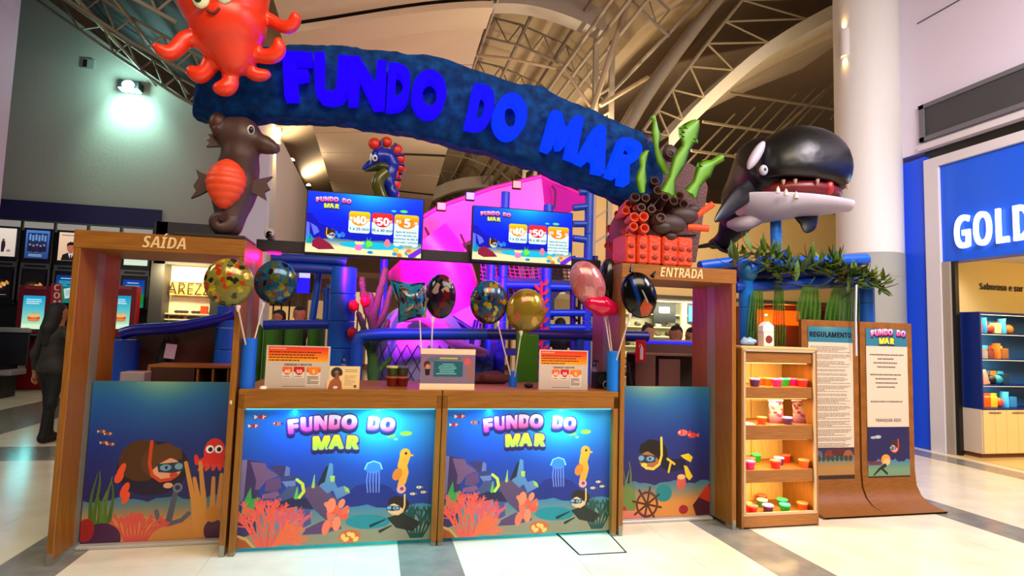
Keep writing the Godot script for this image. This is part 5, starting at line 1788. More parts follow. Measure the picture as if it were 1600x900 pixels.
	# two sealed pouches and a white tray on the second shelf
	for i in 2:
		var p := P([1213, 1250][i], 660, -0.13)
		var b := thing("pouch", "clear sealed pouch of purple toys on the second shelf, %s one" % ["left" if i == 0 else "right"], "pouch", Vector3(p.x, 0.763, -0.13), 0.0, "toy pouches on the second shelf")
		var m := MB.new()
		var rr := []
		for k in 9:
			var f := k / 8.0
			var hw := lerpf(0.068, 0.066, f)
			var dp := 0.030 * (1.0 - f) + 0.002
			var ring := PackedVector3Array()
			for j in 14:
				var a := TAU * j / 14
				ring.append(Vector3(cos(a) * hw + 0.018 * f, 0.172 * f, signf(sin(a)) * pow(absf(sin(a)), 0.8) * dp - 0.03 * f))
			rr.append(ring)
		m.grid(rr, false, true)
		var bm := mat(Color.WHITE, 0.2)
		bm.albedo_texture = pouch_print()
		obj("bag", m, bm, b)
		obj("seal", bxs(Vector3(-0.052, 0.166, -0.034), Vector3(0.088, 0.176, -0.026)), mat(Color(0.95, 0.85, 0.9), 0.2), b)
	lone("tray", bxs(Vector3(2.285, 0.7625, -0.13), Vector3(2.40, 0.772, -0.02), 0.003), mat(Color(0.95, 0.93, 0.97), 0.4), "flat white tray at the left end of the second cabinet shelf", "tray")
	# on top of the cabinet
	var cb := thing("carton", "small white carton with a round brown picture on top of the display cabinet", "carton", Vector3(2.70, 1.363, -0.30))
	obj("box", bxs(Vector3(-0.048, 0, -0.04), Vector3(0.048, 0.115, 0.04), 0.002), mat(Color(0.90, 0.84, 0.78), 0.5), cb)
	var ck := MB.new()
	ck.lathe(PackedVector2Array([Vector2(0.033, 0), Vector2(0.032, 0.0015)]), Transform3D(Basis(Vector3.RIGHT, PI * 0.5), Vector3(0, 0.055, 0.04)), 18)
	obj("picture", ck, mat(Color(0.48, 0.17, 0.07), 0.5), cb)
	var lid := MB.new()
	lid.prism(PackedVector2Array([Vector2(-0.05, 0), Vector2(0.05, 0), Vector2(0.05, 0.05), Vector2(0.0, 0.085), Vector2(-0.05, 0.05)]), 0.07, Transform3D(Basis(), Vector3(0, 0.118, -0.035)))
	obj("top_flap", lid, mat(Color(0.93, 0.90, 0.90), 0.5), cb)
	var pk := thing("plastic_pack", "crumpled clear bluish plastic pack on top of the display cabinet", "pack", Vector3(2.53, 1.363, -0.30))
	var pkm := Net.new()
	pkm.smooth = 0.02
	for i in 7:
		pkm.bone(Vector3(-0.05 + 0.017 * i, 0.028, 0.01 * sin(i * 2.0)), Vector3(-0.04 + 0.017 * i, 0.045 + 0.012 * cos(i * 1.7), 0.01 * cos(i)), 0.018, 0.014)
	var pmm := MB.new()
	pkm.into(pmm, 0.008)
	obj("wrap", pmm, mat(Color(0.55, 0.68, 0.80), 0.15), pk)

func _first(row: Array, k: int, nm: Dictionary, front: bool) -> bool:
	for i in row.size():
		if nm[row[i][0]] == nm[row[k][0]] and (row[i][3] > -0.1) == front:
			return i == k
	return true

var pouch_tex: ImageTexture
func pouch_print() -> ImageTexture:
	if pouch_tex == null:
		var c := CV.new(128, 128, 1.0)
		var r := RandomNumberGenerator.new()
		r.seed = 2
		c.back([[0.0, Color(0.70, 0.64, 0.52)], [0.5, Color(0.62, 0.50, 0.45)], [1.0, Color(0.40, 0.16, 0.24)]])
		for i in 60:
			var y := 1.0 - pow(r.randf(), 2.0) * 0.7
			c.oval(r.randf(), 1.0 - y, 0.05, 0.06, Color(0.42, 0.10, 0.30).lerp(Color(0.75, 0.4, 0.5), r.randf() * 0.6))
		c.im.flip_y()
		pouch_tex = c.tex()
	return pouch_tex

func totems() -> void:
	var wd := wood(Color(0.56, 0.34, 0.10), Color(0.45, 0.26, 0.07), 5)
	for i in 2:
		var z := -0.36
		var a := P([1252, 1343][i], [503, 506][i], z)
		var b := P([1340, 1424][i], [508, 512][i], z)
		var x0 := a.x
		var x1 := b.x
		var h := 1.60
		var t := thing("totem", ["totem board headed REGULAMENTO full of fine print", "totem board with a pink and yellow logo, short text and a sea picture"][i], "sign", Vector3((x0 + x1) * 0.5, 0, z), 0.0, "")
		var hx := (x1 - x0) * 0.5
		# board and curved foot as one bent sheet
		var prof := [Vector2(h, 0.0), Vector2(0.32, 0.0), Vector2(0.18, 0.012), Vector2(0.10, 0.05), Vector2(0.05, 0.11), Vector2(0.024, 0.21), Vector2(0.018, 0.25)]
		var m := MB.new()
		var fr := []
		var bk := []
		for k in prof.size():
			var ex: float = 0.0 if k < 2 else pow((k - 1) / 5.0, 2.0) * [0.012, 0.05][i]
			fr.append(PackedVector3Array([Vector3(-hx - ex * 0.2, prof[k].x, prof[k].y), Vector3(hx + ex * 1.3, prof[k].x, prof[k].y)]))
			bk.append(PackedVector3Array([Vector3(-hx - ex * 0.2, maxf(prof[k].x - 0.018, 0.0) if k > 2 else prof[k].x, prof[k].y - (0.035 if k < 5 else 0.02)), Vector3(hx + ex * 1.3, maxf(prof[k].x - 0.018, 0.0) if k > 2 else prof[k].x, prof[k].y - (0.035 if k < 5 else 0.02))]))
		m.grid(fr)
		m.grid(bk)
		for k in prof.size() - 1:
			for s in 2:
				m.quad(fr[k][s], fr[k + 1][s], bk[k + 1][s], bk[k][s])
		m.quad(fr[0][0], fr[0][1], bk[0][1], bk[0][0])
		obj("board", m, wd, t)
		obj("rear_foot", bxs(Vector3(-hx, 0, -0.12), Vector3(hx, 0.02, -0.03)), wd, t)
		var ins := 0.062 if i == 0 else 0.058
		obj("panel", bxs(Vector3(-hx + ins, 0.19, 0.001), Vector3(hx - ins, 1.545, 0.005)), W.brown, t)
		var p := MB.new()
		p.quad(Vector3(-hx + ins, 0.19, 0.006), Vector3(hx - ins, 0.19, 0.006), Vector3(hx - ins, 1.545, 0.006), Vector3(-hx + ins, 1.545, 0.006))
		obj("print", p, pmat(totem_print(i), 0.45), t)

func totem_print(i: int) -> ImageTexture:     # 0.45 x 1.355
	var c := CV.new(300, 903, 0.45)
	var r := RandomNumberGenerator.new()
	r.seed = 20 + i
	c.back([[0.0, Color(0.80, 0.72, 0.62)], [1.3, Color(0.80, 0.72, 0.62)]])
	c.rect(0, 0, 0.45, 0.135 if i == 0 else 0.155, Color(0.16, 0.42, 0.50))
	c.glow(0.2, 0.0, 0.25, 0.1, Color(0.45, 0.62, 0.55), 0.6)
	if i == 0:
		c.text("REGULAMENTO", 0.225, 0.09, 0.042, Color(0.02, 0.05, 0.07), true, true, 0.0, 0.002)
		var y := 0.17
		while y < 1.0:
			var k := 2 + r.randi() % 4
			c.lines(0.02, y, 0.41, 0.0115, k, Color(0.40, 0.36, 0.32), r, 0.5)
			y += 0.0115 * k + 0.012
		c.rect(0, 1.03, 0.45, 0.33, Color(0.16, 0.13, 0.24))
		sea_floor(c, 1.10, 0.45, 1.26, Color(0.62, 0.45, 0.22))
		c.oval(0.07, 1.08, 0.06, 0.03, Color(0.30, 0.32, 0.40))
		c.oval(0.20, 1.09, 0.05, 0.04, Color(0.45, 0.14, 0.12))
		c.oval(0.30, 1.07, 0.08, 0.035, Color(0.30, 0.10, 0.10))
		c.oval(0.39, 1.10, 0.05, 0.05, Color(0.55, 0.30, 0.16))
		for k in 9:
			c.oval(0.05 + k * 0.045, 1.12, 0.02, 0.025, Color(0.16, 0.22, 0.16))
		c.rect(0, 1.26, 0.45, 0.1, Color(0.17, 0.09, 0.07))
		c.text("KIDS", 0.08, 1.305, 0.016, Color(0.5, 0.42, 0.36))
	else:
		logo(c, 0.225, 0.058, 0.56, Color(0.3, 0.1, 0.25))
		for g in [[0.225, 4], [0.40, 4]]:
			for k in g[1]:
				var w := r.randf_range(0.2, 0.34) if k else 0.37
				c.lines(0.225 - w * 0.5, g[0] + k * 0.036, w, 0.02, 1, Color(0.34, 0.29, 0.26), r, 0.6)
		c.lines(0.04, 0.635, 0.37, 0.02, 1, Color(0.34, 0.29, 0.26), r, 0.6)
		c.text("FRANQUIA KIDS", 0.225, 0.815, 0.026, Color(0.14, 0.12, 0.12))
		c.rect(0, 0.86, 0.45, 0.42, Color(0.09, 0.08, 0.28))
		c.oval(0.06, 0.95, 0.03, 0.012, Color(0.6, 0.62, 0.62))
		c.oval(0.11, 0.945, 0.035, 0.015, Color(0.66, 0.66, 0.66))
		sea_floor(c, 1.15, 0.45, 1.28, Color(0.42, 0.55, 0.40))
		diver(c, 0.29, 1.03, 0.095, Color(0.24, 0.09, 0.10), Color(0.85, 0.62, 0.5), Color(0.85, 0.3, 0.2), -1.0)
		c.oval(0.19, 1.14, 0.05, 0.045, Color(0.86, 0.55, 0.16))
		c.oval(0.20, 1.16, 0.035, 0.03, Color(0.85, 0.66, 0.45))
		c.line(pv([0.18, 1.19, 0.12, 1.22, 0.06, 1.27]), 0.016, Color(0.06, 0.12, 0.10), 0.006)
		c.line(pv([0.15, 1.22, 0.20, 1.26]), 0.010, Color(0.06, 0.12, 0.10))
		c.line(pv([0.02, 1.17, 0.13, 1.17]), 0.016, Color(0.38, 0.16, 0.22))
		c.rect(0, 1.28, 0.45, 0.08, Color(0.22, 0.12, 0.10))
		c.lines(0.02, 1.31, 0.2, 0.02, 1, Color(0.6, 0.5, 0.45), r, 0.6)
	return c.tex()

func price_card() -> ImageTexture:        # 0.4 x 0.29
	var c := CV.new(480, 348, 0.4)
	var r := RandomNumberGenerator.new()
	r.seed = 31
	c.back([[0.0, Color(0.78, 0.70, 0.64)], [0.3, Color(0.74, 0.66, 0.60)]])
	for k in 45:
		c.rect(0.012, 0.008 + k * 0.0022, 0.376, 0.003, Color(0.86, 0.18, 0.12).lerp(Color(0.92, 0.62, 0.12), k / 44.0))
	c.lines(0.02, 0.016, 0.12, 0.012, 1, Color(0.98, 0.6, 0.5), r, 0.7)
	c.lines(0.02, 0.040, 0.34, 0.0185, 4, Color(0.42, 0.12, 0.05), r, 0.42)
	c.text("CRIANÇAS E ADULTOS", 0.2, 0.134, 0.012, Color(0.24, 0.16, 0.14), true, true, 0.0, 0.0005)
	for k in 3:
		var x: float = [0.105, 0.175, 0.255][k]
		var w: float = [0.062, 0.068, 0.09][k]
		c.rrect(x, 0.142, w, 0.075 if k < 2 else 0.125, 0.006, Color(0.85, 0.78, 0.70))
		c.rrect(x, 0.142, w, 0.036, 0.006, [Color(0.90, 0.45, 0.15), Color(0.80, 0.12, 0.08), Color(0.92, 0.55, 0.15)][k], [Color(0.85, 0.25, 0.12), Color(0.70, 0.08, 0.08), Color(0.85, 0.28, 0.10)][k])
		c.oval(x + w * 0.5, 0.174, w * 0.36, 0.024, [Color(0.88, 0.38, 0.15), Color(0.76, 0.10, 0.08), Color(0.90, 0.48, 0.14)][k])
		c.text(["40", "50", "5"][k], x + w * 0.5, 0.186, 0.024, Color(0.98, 0.85, 0.8))
		c.lines(x + 0.006, 0.206, w - 0.012, 0.008, 1 if k < 2 else 7, Color(0.3, 0.24, 0.2), r, 0.55)
	c.lines(0.11, 0.272, 0.16, 0.01, 1, Color(0.5, 0.36, 0.3), r, 0.5)
	return c.tex()

func stand(called: String, label: String, tl: Vector2, br: Vector2, z: float, tx: Texture2D, turn := 0.0) -> Node3D:     # acrylic sheet with a print, on a small foot
	var a := P(tl.x, tl.y, z)
	var b := P(br.x, br.y, z)
	var w := b.x - a.x
	var h := a.y - 1.010
	var t := thing(called, label, "sign", Vector3((a.x + b.x) * 0.5, 1.0095, z), turn)
	obj("sheet", bxs(Vector3(-w * 0.5, 0.0, -0.005), Vector3(w * 0.5, h, 0.0)), mat(Color(0.85, 0.80, 0.76), 0.15), t)
	var m := MB.new()
	m.quad(Vector3(-w * 0.5, 0.001, 0.001), Vector3(w * 0.5, 0.001, 0.001), Vector3(w * 0.5, h, 0.001), Vector3(-w * 0.5, h, 0.001))
	obj("print", m, pmat(tx, 0.3), t)
	obj("foot", bxs(Vector3(-w * 0.5, 0.0, -0.07), Vector3(w * 0.5, 0.004, -0.006)), mat(Color(0.8, 0.8, 0.82), 0.15), t)
	return t

func on_counter() -> void:
	var pc := price_card()
	stand("price_stand", "left acrylic price stand with a red to yellow header, beside the blue holder", Vector2(417, 539), Vector2(513, 609), -0.04, pc)
	stand("price_stand", "right acrylic price stand with a red to yellow header, beside the black speaker", Vector2(843, 546), Vector2(918, 606), -0.10, pc)
	# middle stand: cream frame, lilac card with a teal box
	var c := CV.new(420, 330, 0.42)
	var r := RandomNumberGenerator.new()
	r.seed = 9
	c.back([[0.0, Color(0.52, 0.36, 0.46)], [0.33, Color(0.46, 0.40, 0.48)]])
	c.rect(0, 0, 0.42, 0.045, Color(0.92, 0.76, 0.64))
	c.rect(0, 0.28, 0.42, 0.05, Color(0.94, 0.80, 0.64))
	c.oval(0.085, 0.09, 0.035, 0.02, Color(0.33, 0.37, 0.43))
	c.rrect(0.11, 0.062, 0.2, 0.03, 0.008, Color(0.36, 0.38, 0.40))
	c.lines(0.145, 0.07, 0.14, 0.016, 1, Color(0.72, 0.70, 0.32), r, 0.8)
	c.rrect(0.10, 0.10, 0.225, 0.125, 0.006, Color(0.12, 0.34, 0.40))
	for k in 6:
		var w: float = [0.09, 0.14, 0.15, 0.13, 0.13, 0.18][k]
		c.lines(0.2125 - w * 0.5, 0.12 + k * 0.0155, w, 0.014, 1, Color(0.55, 0.78, 0.74), r, 0.5)
	c.oval(0.05, 0.13, 0.024, 0.03, Color(0.25, 0.12, 0.08))
	c.oval(0.056, 0.145, 0.018, 0.02, Color(0.75, 0.48, 0.34))
	c.poly(pv([0.035, 0.165, 0.075, 0.165, 0.07, 0.215, 0.04, 0.215]), Color(0.10, 0.08, 0.09))
	c.oval(0.36, 0.10, 0.024, 0.03, Color(0.80, 0.30, 0.32))
	c.poly(pv([0.365, 0.12, 0.40, 0.12, 0.395, 0.25, 0.37, 0.25]), Color(0.60, 0.36, 0.26))
	stand("notice_stand", "cream framed notice stand with a teal text box, middle of the counter", Vector2(658, 544), Vector2(741, 609), -0.03, c.tex())
	# leaflet with a portrait
	var d := CV.new(300, 210, 0.3)
	d.back([[0.0, Color(0.86, 0.72, 0.48)], [0.21, Color(0.86, 0.70, 0.46)]])
	d.poly(pv([0.01, 0.21, 0.03, 0.14, 0.07, 0.105, 0.11, 0.11, 0.135, 0.15, 0.14, 0.21]), Color(0.58, 0.28, 0.12))
	d.oval(0.085, 0.085, 0.028, 0.036, Color(0.50, 0.24, 0.11))
	for k in 14:
		d.oval(0.085 + 0.036 * cos(2.4 + k * 0.32), 0.062 + 0.034 * sin(2.4 + k * 0.32), 0.018, 0.018, Color(0.10, 0.06, 0.04))
	d.oval(0.08, 0.195, 0.022, 0.012, Color(0.9, 0.8, 0.7))
	d.lines(0.16, 0.03, 0.12, 0.016, 2, Color(0.40, 0.45, 0.2), r, 0.4)
	d.lines(0.16, 0.085, 0.11, 0.011, 9, Color(0.55, 0.42, 0.25), r, 0.35)
	d.oval(0.26, 0.185, 0.014, 0.014, Color(0.4, 0.25, 0.15))
	var lf := thing("leaflet", "small cream leaflet with a portrait of a curly-haired woman, leaning on the counter", "leaflet", Vector3(P(536, 600, -0.02).x, 1.0095, -0.03))
	var q := Basis(Vector3.RIGHT, -0.18)
	obj("card", bx(q * Vector3(0, 0.075, -0.002), Vector3(0.205, 0.148, 0.003), 0.0, q), mat(Color(0.88, 0.76, 0.55), 0.5), lf)
	var lm := MB.new()
	lm.quad(q * Vector3(-0.1025, 0.001, 0.001), q * Vector3(0.1025, 0.001, 0.001), q * Vector3(0.1025, 0.149, 0.001), q * Vector3(-0.1025, 0.149, 0.001))
	obj("print", lm, pmat(d.tex(), 0.45), lf)
	obj("easel", bx(Vector3(0, 0.05, -0.045), Vector3(0.05, 0.11, 0.003), 0.0, Basis(Vector3.RIGHT, 0.45)), W.white, lf)
	# blue balloon-stick holders
	for e in [[386, 1.0, -0.07, 0.045, 0.31, "tall blue tube holder on the left end of the counter", W.blue], [957, 1.0, -0.05, 0.043, 0.285, "tall blue tube holder on the right end of the counter", W.cyan], [801, 1.0, -0.30, 0.030, 0.115, "short blue tube holder in front of the green turf posts", W.blue]]:
		var p := P(e[0], 600, e[2])
		var t := thing("tube_holder", e[5], "holder", Vector3(p.x, 1.0095, e[2]), 0.0, "")
		var m := MB.new()
		m.lathe(PackedVector2Array([Vector2(e[3], 0), Vector2(e[3], e[4]), Vector2(e[3] - 0.004, e[4] + 0.002), Vector2(e[3] - 0.006, e[4]), Vector2(e[3] - 0.006, e[4] - 0.09), Vector2(0, e[4] - 0.09)]), Transform3D(), 24)
		obj("tube", m, e[6], t)
		var rim := MB.new()
		rim.tube(_circle(Vector3(0, e[4], 0), e[3] - 0.003, 24), 0.004, 6, false)
		obj("rim", rim, mat(Color(0.10, 0.40, 0.80), 0.4), t)
	# stacked tubs
	for i in 2:
		for k in 2:
			var p := P([612.5, 628.5][i], 603, -0.28)
			pot("slime_tub", Vector3(p.x, 1.0095 + 0.0650 * 1.1 * k, -0.28), Color(0.42, 0.07, 0.05) if k == 0 else (Color(0.20, 0.26, 0.05) if i == 0 else Color(0.22, 0.20, 0.12)), [Color(0.62, 0.30, 0.16), Color(0.75, 0.72, 0.45), Color(0.30, 0.30, 0.40)][0 if k == 0 else 1 + i], 1.1,
				"%s tub of the %s stack on the counter" % ["red lower" if k == 0 else ("green upper" if i == 0 else "dull gold upper"), "left" if i == 0 else "right"], "stacked tubs left of the notice stand")
	# spray bottles
	for e in [[535, -0.22, 0.0, "clear purplish spray bottle behind the leaflet"], [928, -0.36, 0.0, "clear purplish spray bottle behind the right price stand"]]:
		var p := P(e[0], 600, e[1])
		var t := thing("bottle", e[3], "bottle", Vector3(p.x, 1.0095, e[1]))
		var m := MB.new()
		m.lathe(PackedVector2Array([Vector2(0.035, 0), Vector2(0.038, 0.01), Vector2(0.038, 0.10), Vector2(0.030, 0.13), Vector2(0.012, 0.15), Vector2(0.012, 0.16)]), Transform3D(), 18)
		var gm := mat(Color(0.50, 0.45, 0.66, 0.45), 0.1)
		gm.transparency = BaseMaterial3D.TRANSPARENCY_ALPHA
		obj("body", m, gm, t)
		var cp := MB.new()
		cp.lathe(PackedVector2Array([Vector2(0.015, 0.156), Vector2(0.015, 0.18), Vector2(0.006, 0.184), Vector2(0.006, 0.2)]), Transform3D(), 12)
		cp.box(Vector3(0.012, 0.2, 0), Vector3(0.04, 0.014, 0.014))
		obj("pump", cp, mat(Color(0.05, 0.08, 0.35), 0.3), t)
	# speaker with a white cable loop, small dark gadget
	var sp := thing("speaker", "small black speaker box beside the right blue holder", "speaker", P(939, 600, -0.26) * Vector3(1, 0, 1) + Vector3(0, 1.0095, 0))
	obj("case", bxs(Vector3(-0.06, 0, -0.05), Vector3(0.05, 0.125, 0.05), 0.006), W.black, sp)
	var gr := MB.new()
	gr.lathe(PackedVector2Array([Vector2(0.040, 0.0), Vector2(0.036, 0.003), Vector2(0.010, -0.002)]), Transform3D(Basis(Vector3.RIGHT, PI * 0.5), Vector3(-0.005, 0.07, 0.051)), 20)
	obj("grille", gr, mat(Color(0.05, 0.05, 0.06), 0.7), sp)
	var lp := MB.new()
	var lpp := PackedVector3Array()
	for i in 17:
		lpp.append(Vector3(0.028 * cos(TAU * i / 16), 0.034 + 0.026 * sin(TAU * i / 16), 0.004 * sin(i)))
	lp.tube(lpp, 0.0035, 6)
	var loop := lone("cable_loop", lp, mat(Color(0.75, 0.74, 0.72), 0.4), "white coiled cable standing against the black speaker", "cable")
	loop.position = sp.position + Vector3(0.02, -0.002, 0.062)
	var gd := thing("mouse", "small dark rounded gadget left of the right price stand", "mouse", P(826, 601, -0.25) * Vector3(1, 0, 1) + Vector3(0, 1.0095, 0))
	var gm2 := MB.new()
	gm2.ell(Vector3(0, 0.017, 0), Vector3(0.034, 0.018, 0.05))
	obj("shell", gm2, mat(Color(0.06, 0.04, 0.06), 0.2), gd)
	# cloth folded at the back of the counter
	var cn := Net.new()
	cn.smooth = 0.04
	for e in [[-0.16, 0.03, 0.0, 0.10, 0.035, 0.02], [-0.05, 0.05, 0.03, 0.14, 0.04, -0.02], [-0.14, 0.035, -0.04, 0.05, 0.07, -0.03]]:
		cn.bone(Vector3(e[0], e[1], e[2]), Vector3(e[3], e[4], e[5]), 0.032, 0.03)
	var cm := MB.new()
	cn.into(cm, 0.012)
	var cf := lone("jacket", cm, mat(Color(0.26, 0.02, 0.06), 0.85), "folded dark red jacket on the back of the counter beside the notice stand", "jacket")
	cf.position = P(766, 600, -0.52) * Vector3(1, 0, 1) + Vector3(0, 1.0125, 0)
	var wc := thing("cap", "small white cap lying before the left price stand", "cap", P(408, 607, -0.02) * Vector3(1, 0, 1) + Vector3(0.012, 1.0095, 0))
	var wm := MB.new()
	wm.lathe(PackedVector2Array([Vector2(0.022, 0), Vector2(0.022, 0.012), Vector2(0.012, 0.018), Vector2(0, 0.02)]), Transform3D(), 14)
	obj("cap", wm, mat(Color(0.9, 0.82, 0.74), 0.3), wc)

# ---------- foil balloons on sticks ----------
func foil(m: MB, rx: float, ry: float, rz: float) -> void:
	for side: float in [1.0, -1.0]:
		for i in 10:
			for j in 40:
				var q := []
				for e in [[i, j], [i, j + 1], [i + 1, j + 1], [i + 1, j]]:
					var r: float = sin(e[0] / 10.0 * PI * 0.5)
					var a: float = TAU * e[1] / 40.0
					var wr: float = 0.035 * pow(r, 8) * sin(a * 22.0)
					var f := func(rr: float, aa: float) -> Vector3:
						return Vector3(cos(aa) * rr * rx, sin(aa) * rr * ry, side * rz * (pow(maxf(0.0, 1.0 - rr * rr), 0.62) + 0.035 * pow(rr, 6) * sin(aa * 22.0)))
					var p: Vector3 = f.call(r, a)
					var p2: Vector3 = f.call(minf(r + 0.01, 1.0), a) - f.call(maxf(r - 0.01, 0.0), a)
					var p3: Vector3 = f.call(maxf(r, 0.05), a + 0.03) - f.call(maxf(r, 0.05), a - 0.03)
					var nn := p2.cross(p3).normalized() * side
					q.append([p, nn if nn.length() > 0.1 else Vector3(0, 0, side), Vector2(0.5 + 0.5 * cos(a) * r, 0.5 - 0.5 * sin(a) * r)])
				m.tri(q[0][0], q[1][0], q[2][0], q[0][1], q[1][1], q[2][1], q[0][2], q[1][2], q[2][2])
				m.tri(q[0][0], q[2][0], q[3][0], q[0][1], q[2][1], q[3][1], q[0][2], q[2][2], q[3][2])

func blot(seed_: int, base: Color, cols: Array, k := 70, sz := 0.085) -> ImageTexture:
	var c := CV.new(192, 192, 1.0)
	var r := RandomNumberGenerator.new()
	r.seed = seed_
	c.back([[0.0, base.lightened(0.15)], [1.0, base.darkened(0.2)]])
	for i in k:
		var p := PackedVector2Array()
		var m := Vector2(r.randf(), r.randf())
		for j in 9:
			p.append(m + Vector2.from_angle(TAU * j / 9) * r.randf_range(0.4, 1.0) * sz)
		c.poly(p, cols[r.randi() % cols.size()])
	return c.tex()

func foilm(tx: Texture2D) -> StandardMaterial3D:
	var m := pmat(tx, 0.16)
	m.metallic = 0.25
	return m

func balloon(label: String, px: Vector2, r: Vector2, z: float, tx: Texture2D, foot: Vector3, tie: Vector2, tilt := 0.0, turn := 0.0, thick := 0.5) -> Node3D:
	var c := P(px.x, px.y, z)
	var sc := 1.0 / absf(P(px.x + 1, px.y, z).x - P(px.x, px.y, z).x)
	var rx := r.x / sc
	var ry := r.y / sc
	var t := thing("balloon", label, "balloon", foot)
	var m := MB.new()
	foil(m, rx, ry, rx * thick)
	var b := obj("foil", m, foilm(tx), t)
	b.position = c - foot
	b.basis = Basis(Vector3.UP, turn) * Basis(Vector3.BACK, tilt)
	var e := P(tie.x, tie.y, z) - foot
	var s := MB.new()
	s.rod(Vector3.ZERO, e, 0.0055, 7)
	obj("stick", s, mat(Color(0.86, 0.74, 0.72), 0.4), t)
	var cu := MB.new()
	cu.lathe(PackedVector2Array([Vector2(0.006, -0.02), Vector2(0.016, 0.012), Vector2(0.012, 0.02)]), Transform3D(Basis(), e), 10)
	obj("cup", cu, mat(Color(0.86, 0.74, 0.72), 0.4), t)
	return t

func balloons() -> void:
	var y := 1.25
	var lh := P(386, 600, -0.07) * Vector3(1, 0, 1) + Vector3(0, y, 0)
	var ch := P(801, 600, -0.30) * Vector3(1, 0, 1) + Vector3(0, 1.05, 0)
	var rh := P(957, 600, -0.05) * Vector3(1, 0, 1) + Vector3(0, 1.22, 0)
	balloon("round yellow and orange patterned foil balloon left above the left holder", Vector2(358, 441), Vector2(39, 41), 0.13, blot(1, Color(0.50, 0.46, 0.10), [Color(0.70, 0.20, 0.05), Color(0.62, 0.55, 0.08), Color(0.40, 0.38, 0.22), Color(0.66, 0.36, 0.28), Color(0.15, 0.14, 0.06), Color(0.75, 0.66, 0.10)]), lh + Vector3(-0.012, 0, 0.015), Vector2(372, 482), 0.1, 0.1)
	balloon("round teal, blue and olive patterned foil balloon right above the left holder", Vector2(431, 441), Vector2(34, 37), -0.16, blot(2, Color(0.03, 0.22, 0.34), [Color(0.02, 0.35, 0.50), Color(0.10, 0.05, 0.10), Color(0.30, 0.32, 0.04), Color(0.35, 0.12, 0.05), Color(0.03, 0.15, 0.40), Color(0.40, 0.38, 0.05)]), lh + Vector3(0.012, 0, -0.015), Vector2(411, 478), 0.0, 0.0)
	balloon("round dark purple foil balloon with red and white patches above the notice stand", Vector2(688, 463), Vector2(26, 35), -0.08, blot(3, Color(0.06, 0.03, 0.12), [Color(0.10, 0.03, 0.14), Color(0.35, 0.04, 0.05), Color(0.62, 0.52, 0.46), Color(0.04, 0.03, 0.10), Color(0.16, 0.05, 0.16)], 26, 0.17), P(672, 600, -0.13) * Vector3(1, 0, 1) + Vector3(0, 1.0095, 0), Vector2(676, 500), 0.05, -0.5)
	# star-shaped balloon
	var sp := P(640, 470, -0.30)
	var ft := P(661, 600, -0.13) * Vector3(1, 0, 1) + Vector3(0, 1.0095, 0)
	var st := thing("balloon", "teal star shaped foil balloon left of the dark purple balloon", "balloon", ft)
	var sm := MB.new()
	var so := zp(0, 0, 1, [609, 437, 640, 443, 664, 441, 668, 470, 666, 496, 650, 497, 622, 505, 622, 477])
	for side: float in [1.0, -1.0]:
		var ce := sp + Vector3(0, 0, 0.085 * side)
		var k := so.size() / 2
		for i in k:
			var a := P(so[i * 2], so[i * 2 + 1], -0.30)
			var b := P(so[(i * 2 + 2) % (k * 2)], so[(i * 2 + 3) % (k * 2)], -0.30)
			var ma := a.lerp(ce, 0.5) + Vector3(0, 0, 0.022 * side)
			var mb := b.lerp(ce, 0.5) + Vector3(0, 0, 0.022 * side)
			var fn := Vector3(0, 0, side)
			var na := (fn + (a - sp).normalized() * 0.7).normalized()
			var nb := (fn + (b - sp).normalized() * 0.7).normalized()
			sm.tri(a, b, mb, na, nb, nb, Vector2(i, 0) * 0.2, Vector2(i + 1, 0) * 0.2, Vector2(i + 1, 2) * 0.2)
			sm.tri(a, mb, ma, na, nb, na, Vector2(i, 0) * 0.2, Vector2(i + 1, 2) * 0.2, Vector2(i, 2) * 0.2)
			sm.tri(ma, mb, ce, na, nb, fn, Vector2(i, 2) * 0.2, Vector2(i + 1, 2) * 0.2, Vector2(i + 0.5, 4) * 0.2)
	var sb := obj("foil", sm, foilm(blot(4, Color(0.04, 0.40, 0.52), [Color(0.04, 0.50, 0.62), Color(0.05, 0.08, 0.24), Color(0.62, 0.56, 0.40), Color(0.40, 0.14, 0.08), Color(0.03, 0.22, 0.34)])), st)
	sb.position = -ft
	var sk := MB.new()
	sk.rod(Vector3.ZERO, P(656, 500, -0.30) - ft, 0.0055, 7)
	obj("stick", sk, mat(Color(0.86, 0.74, 0.72), 0.4), st)
	balloon("round blue, red and yellow patterned foil balloon left above the short holder", Vector2(764, 472), Vector2(29, 34), -0.16, blot(5, Color(0.04, 0.16, 0.30), [Color(0.03, 0.38, 0.50), Color(0.60, 0.42, 0.03), Color(0.35, 0.05, 0.04), Color(0.55, 0.50, 0.05), Color(0.40, 0.18, 0.04), Color(0.05, 0.08, 0.25)]), ch + Vector3(-0.006, 0, 0), Vector2(778, 506), 0.0, -0.1)
	balloon("round gold foil balloon with a pale pattern right above the short holder", Vector2(822, 485), Vector2(30, 33), -0.10, blot(6, Color(0.50, 0.38, 0.04), [Color(0.55, 0.42, 0.05), Color(0.46, 0.34, 0.05), Color(0.66, 0.50, 0.22), Color(0.62, 0.30, 0.22), Color(0.60, 0.52, 0.10)], 16, 0.18), ch + Vector3(0.008, 0, 0.004), Vector2(814, 521), -0.1, -0.2)
	var pk := balloon("tilted oval pale pink balloon with a hot pink bow above the right holder", Vector2(918, 443), Vector2(25, 35), -0.12, blot(7, Color(0.72, 0.40, 0.42), [Color(0.75, 0.45, 0.46), Color(0.70, 0.36, 0.36), Color(0.78, 0.52, 0.52)], 14, 0.2), rh + Vector3(-0.008, 0, 0), Vector2(946, 499), 0.42, -0.25)
	var bo := Net.new()
	bo.smooth = 0.03
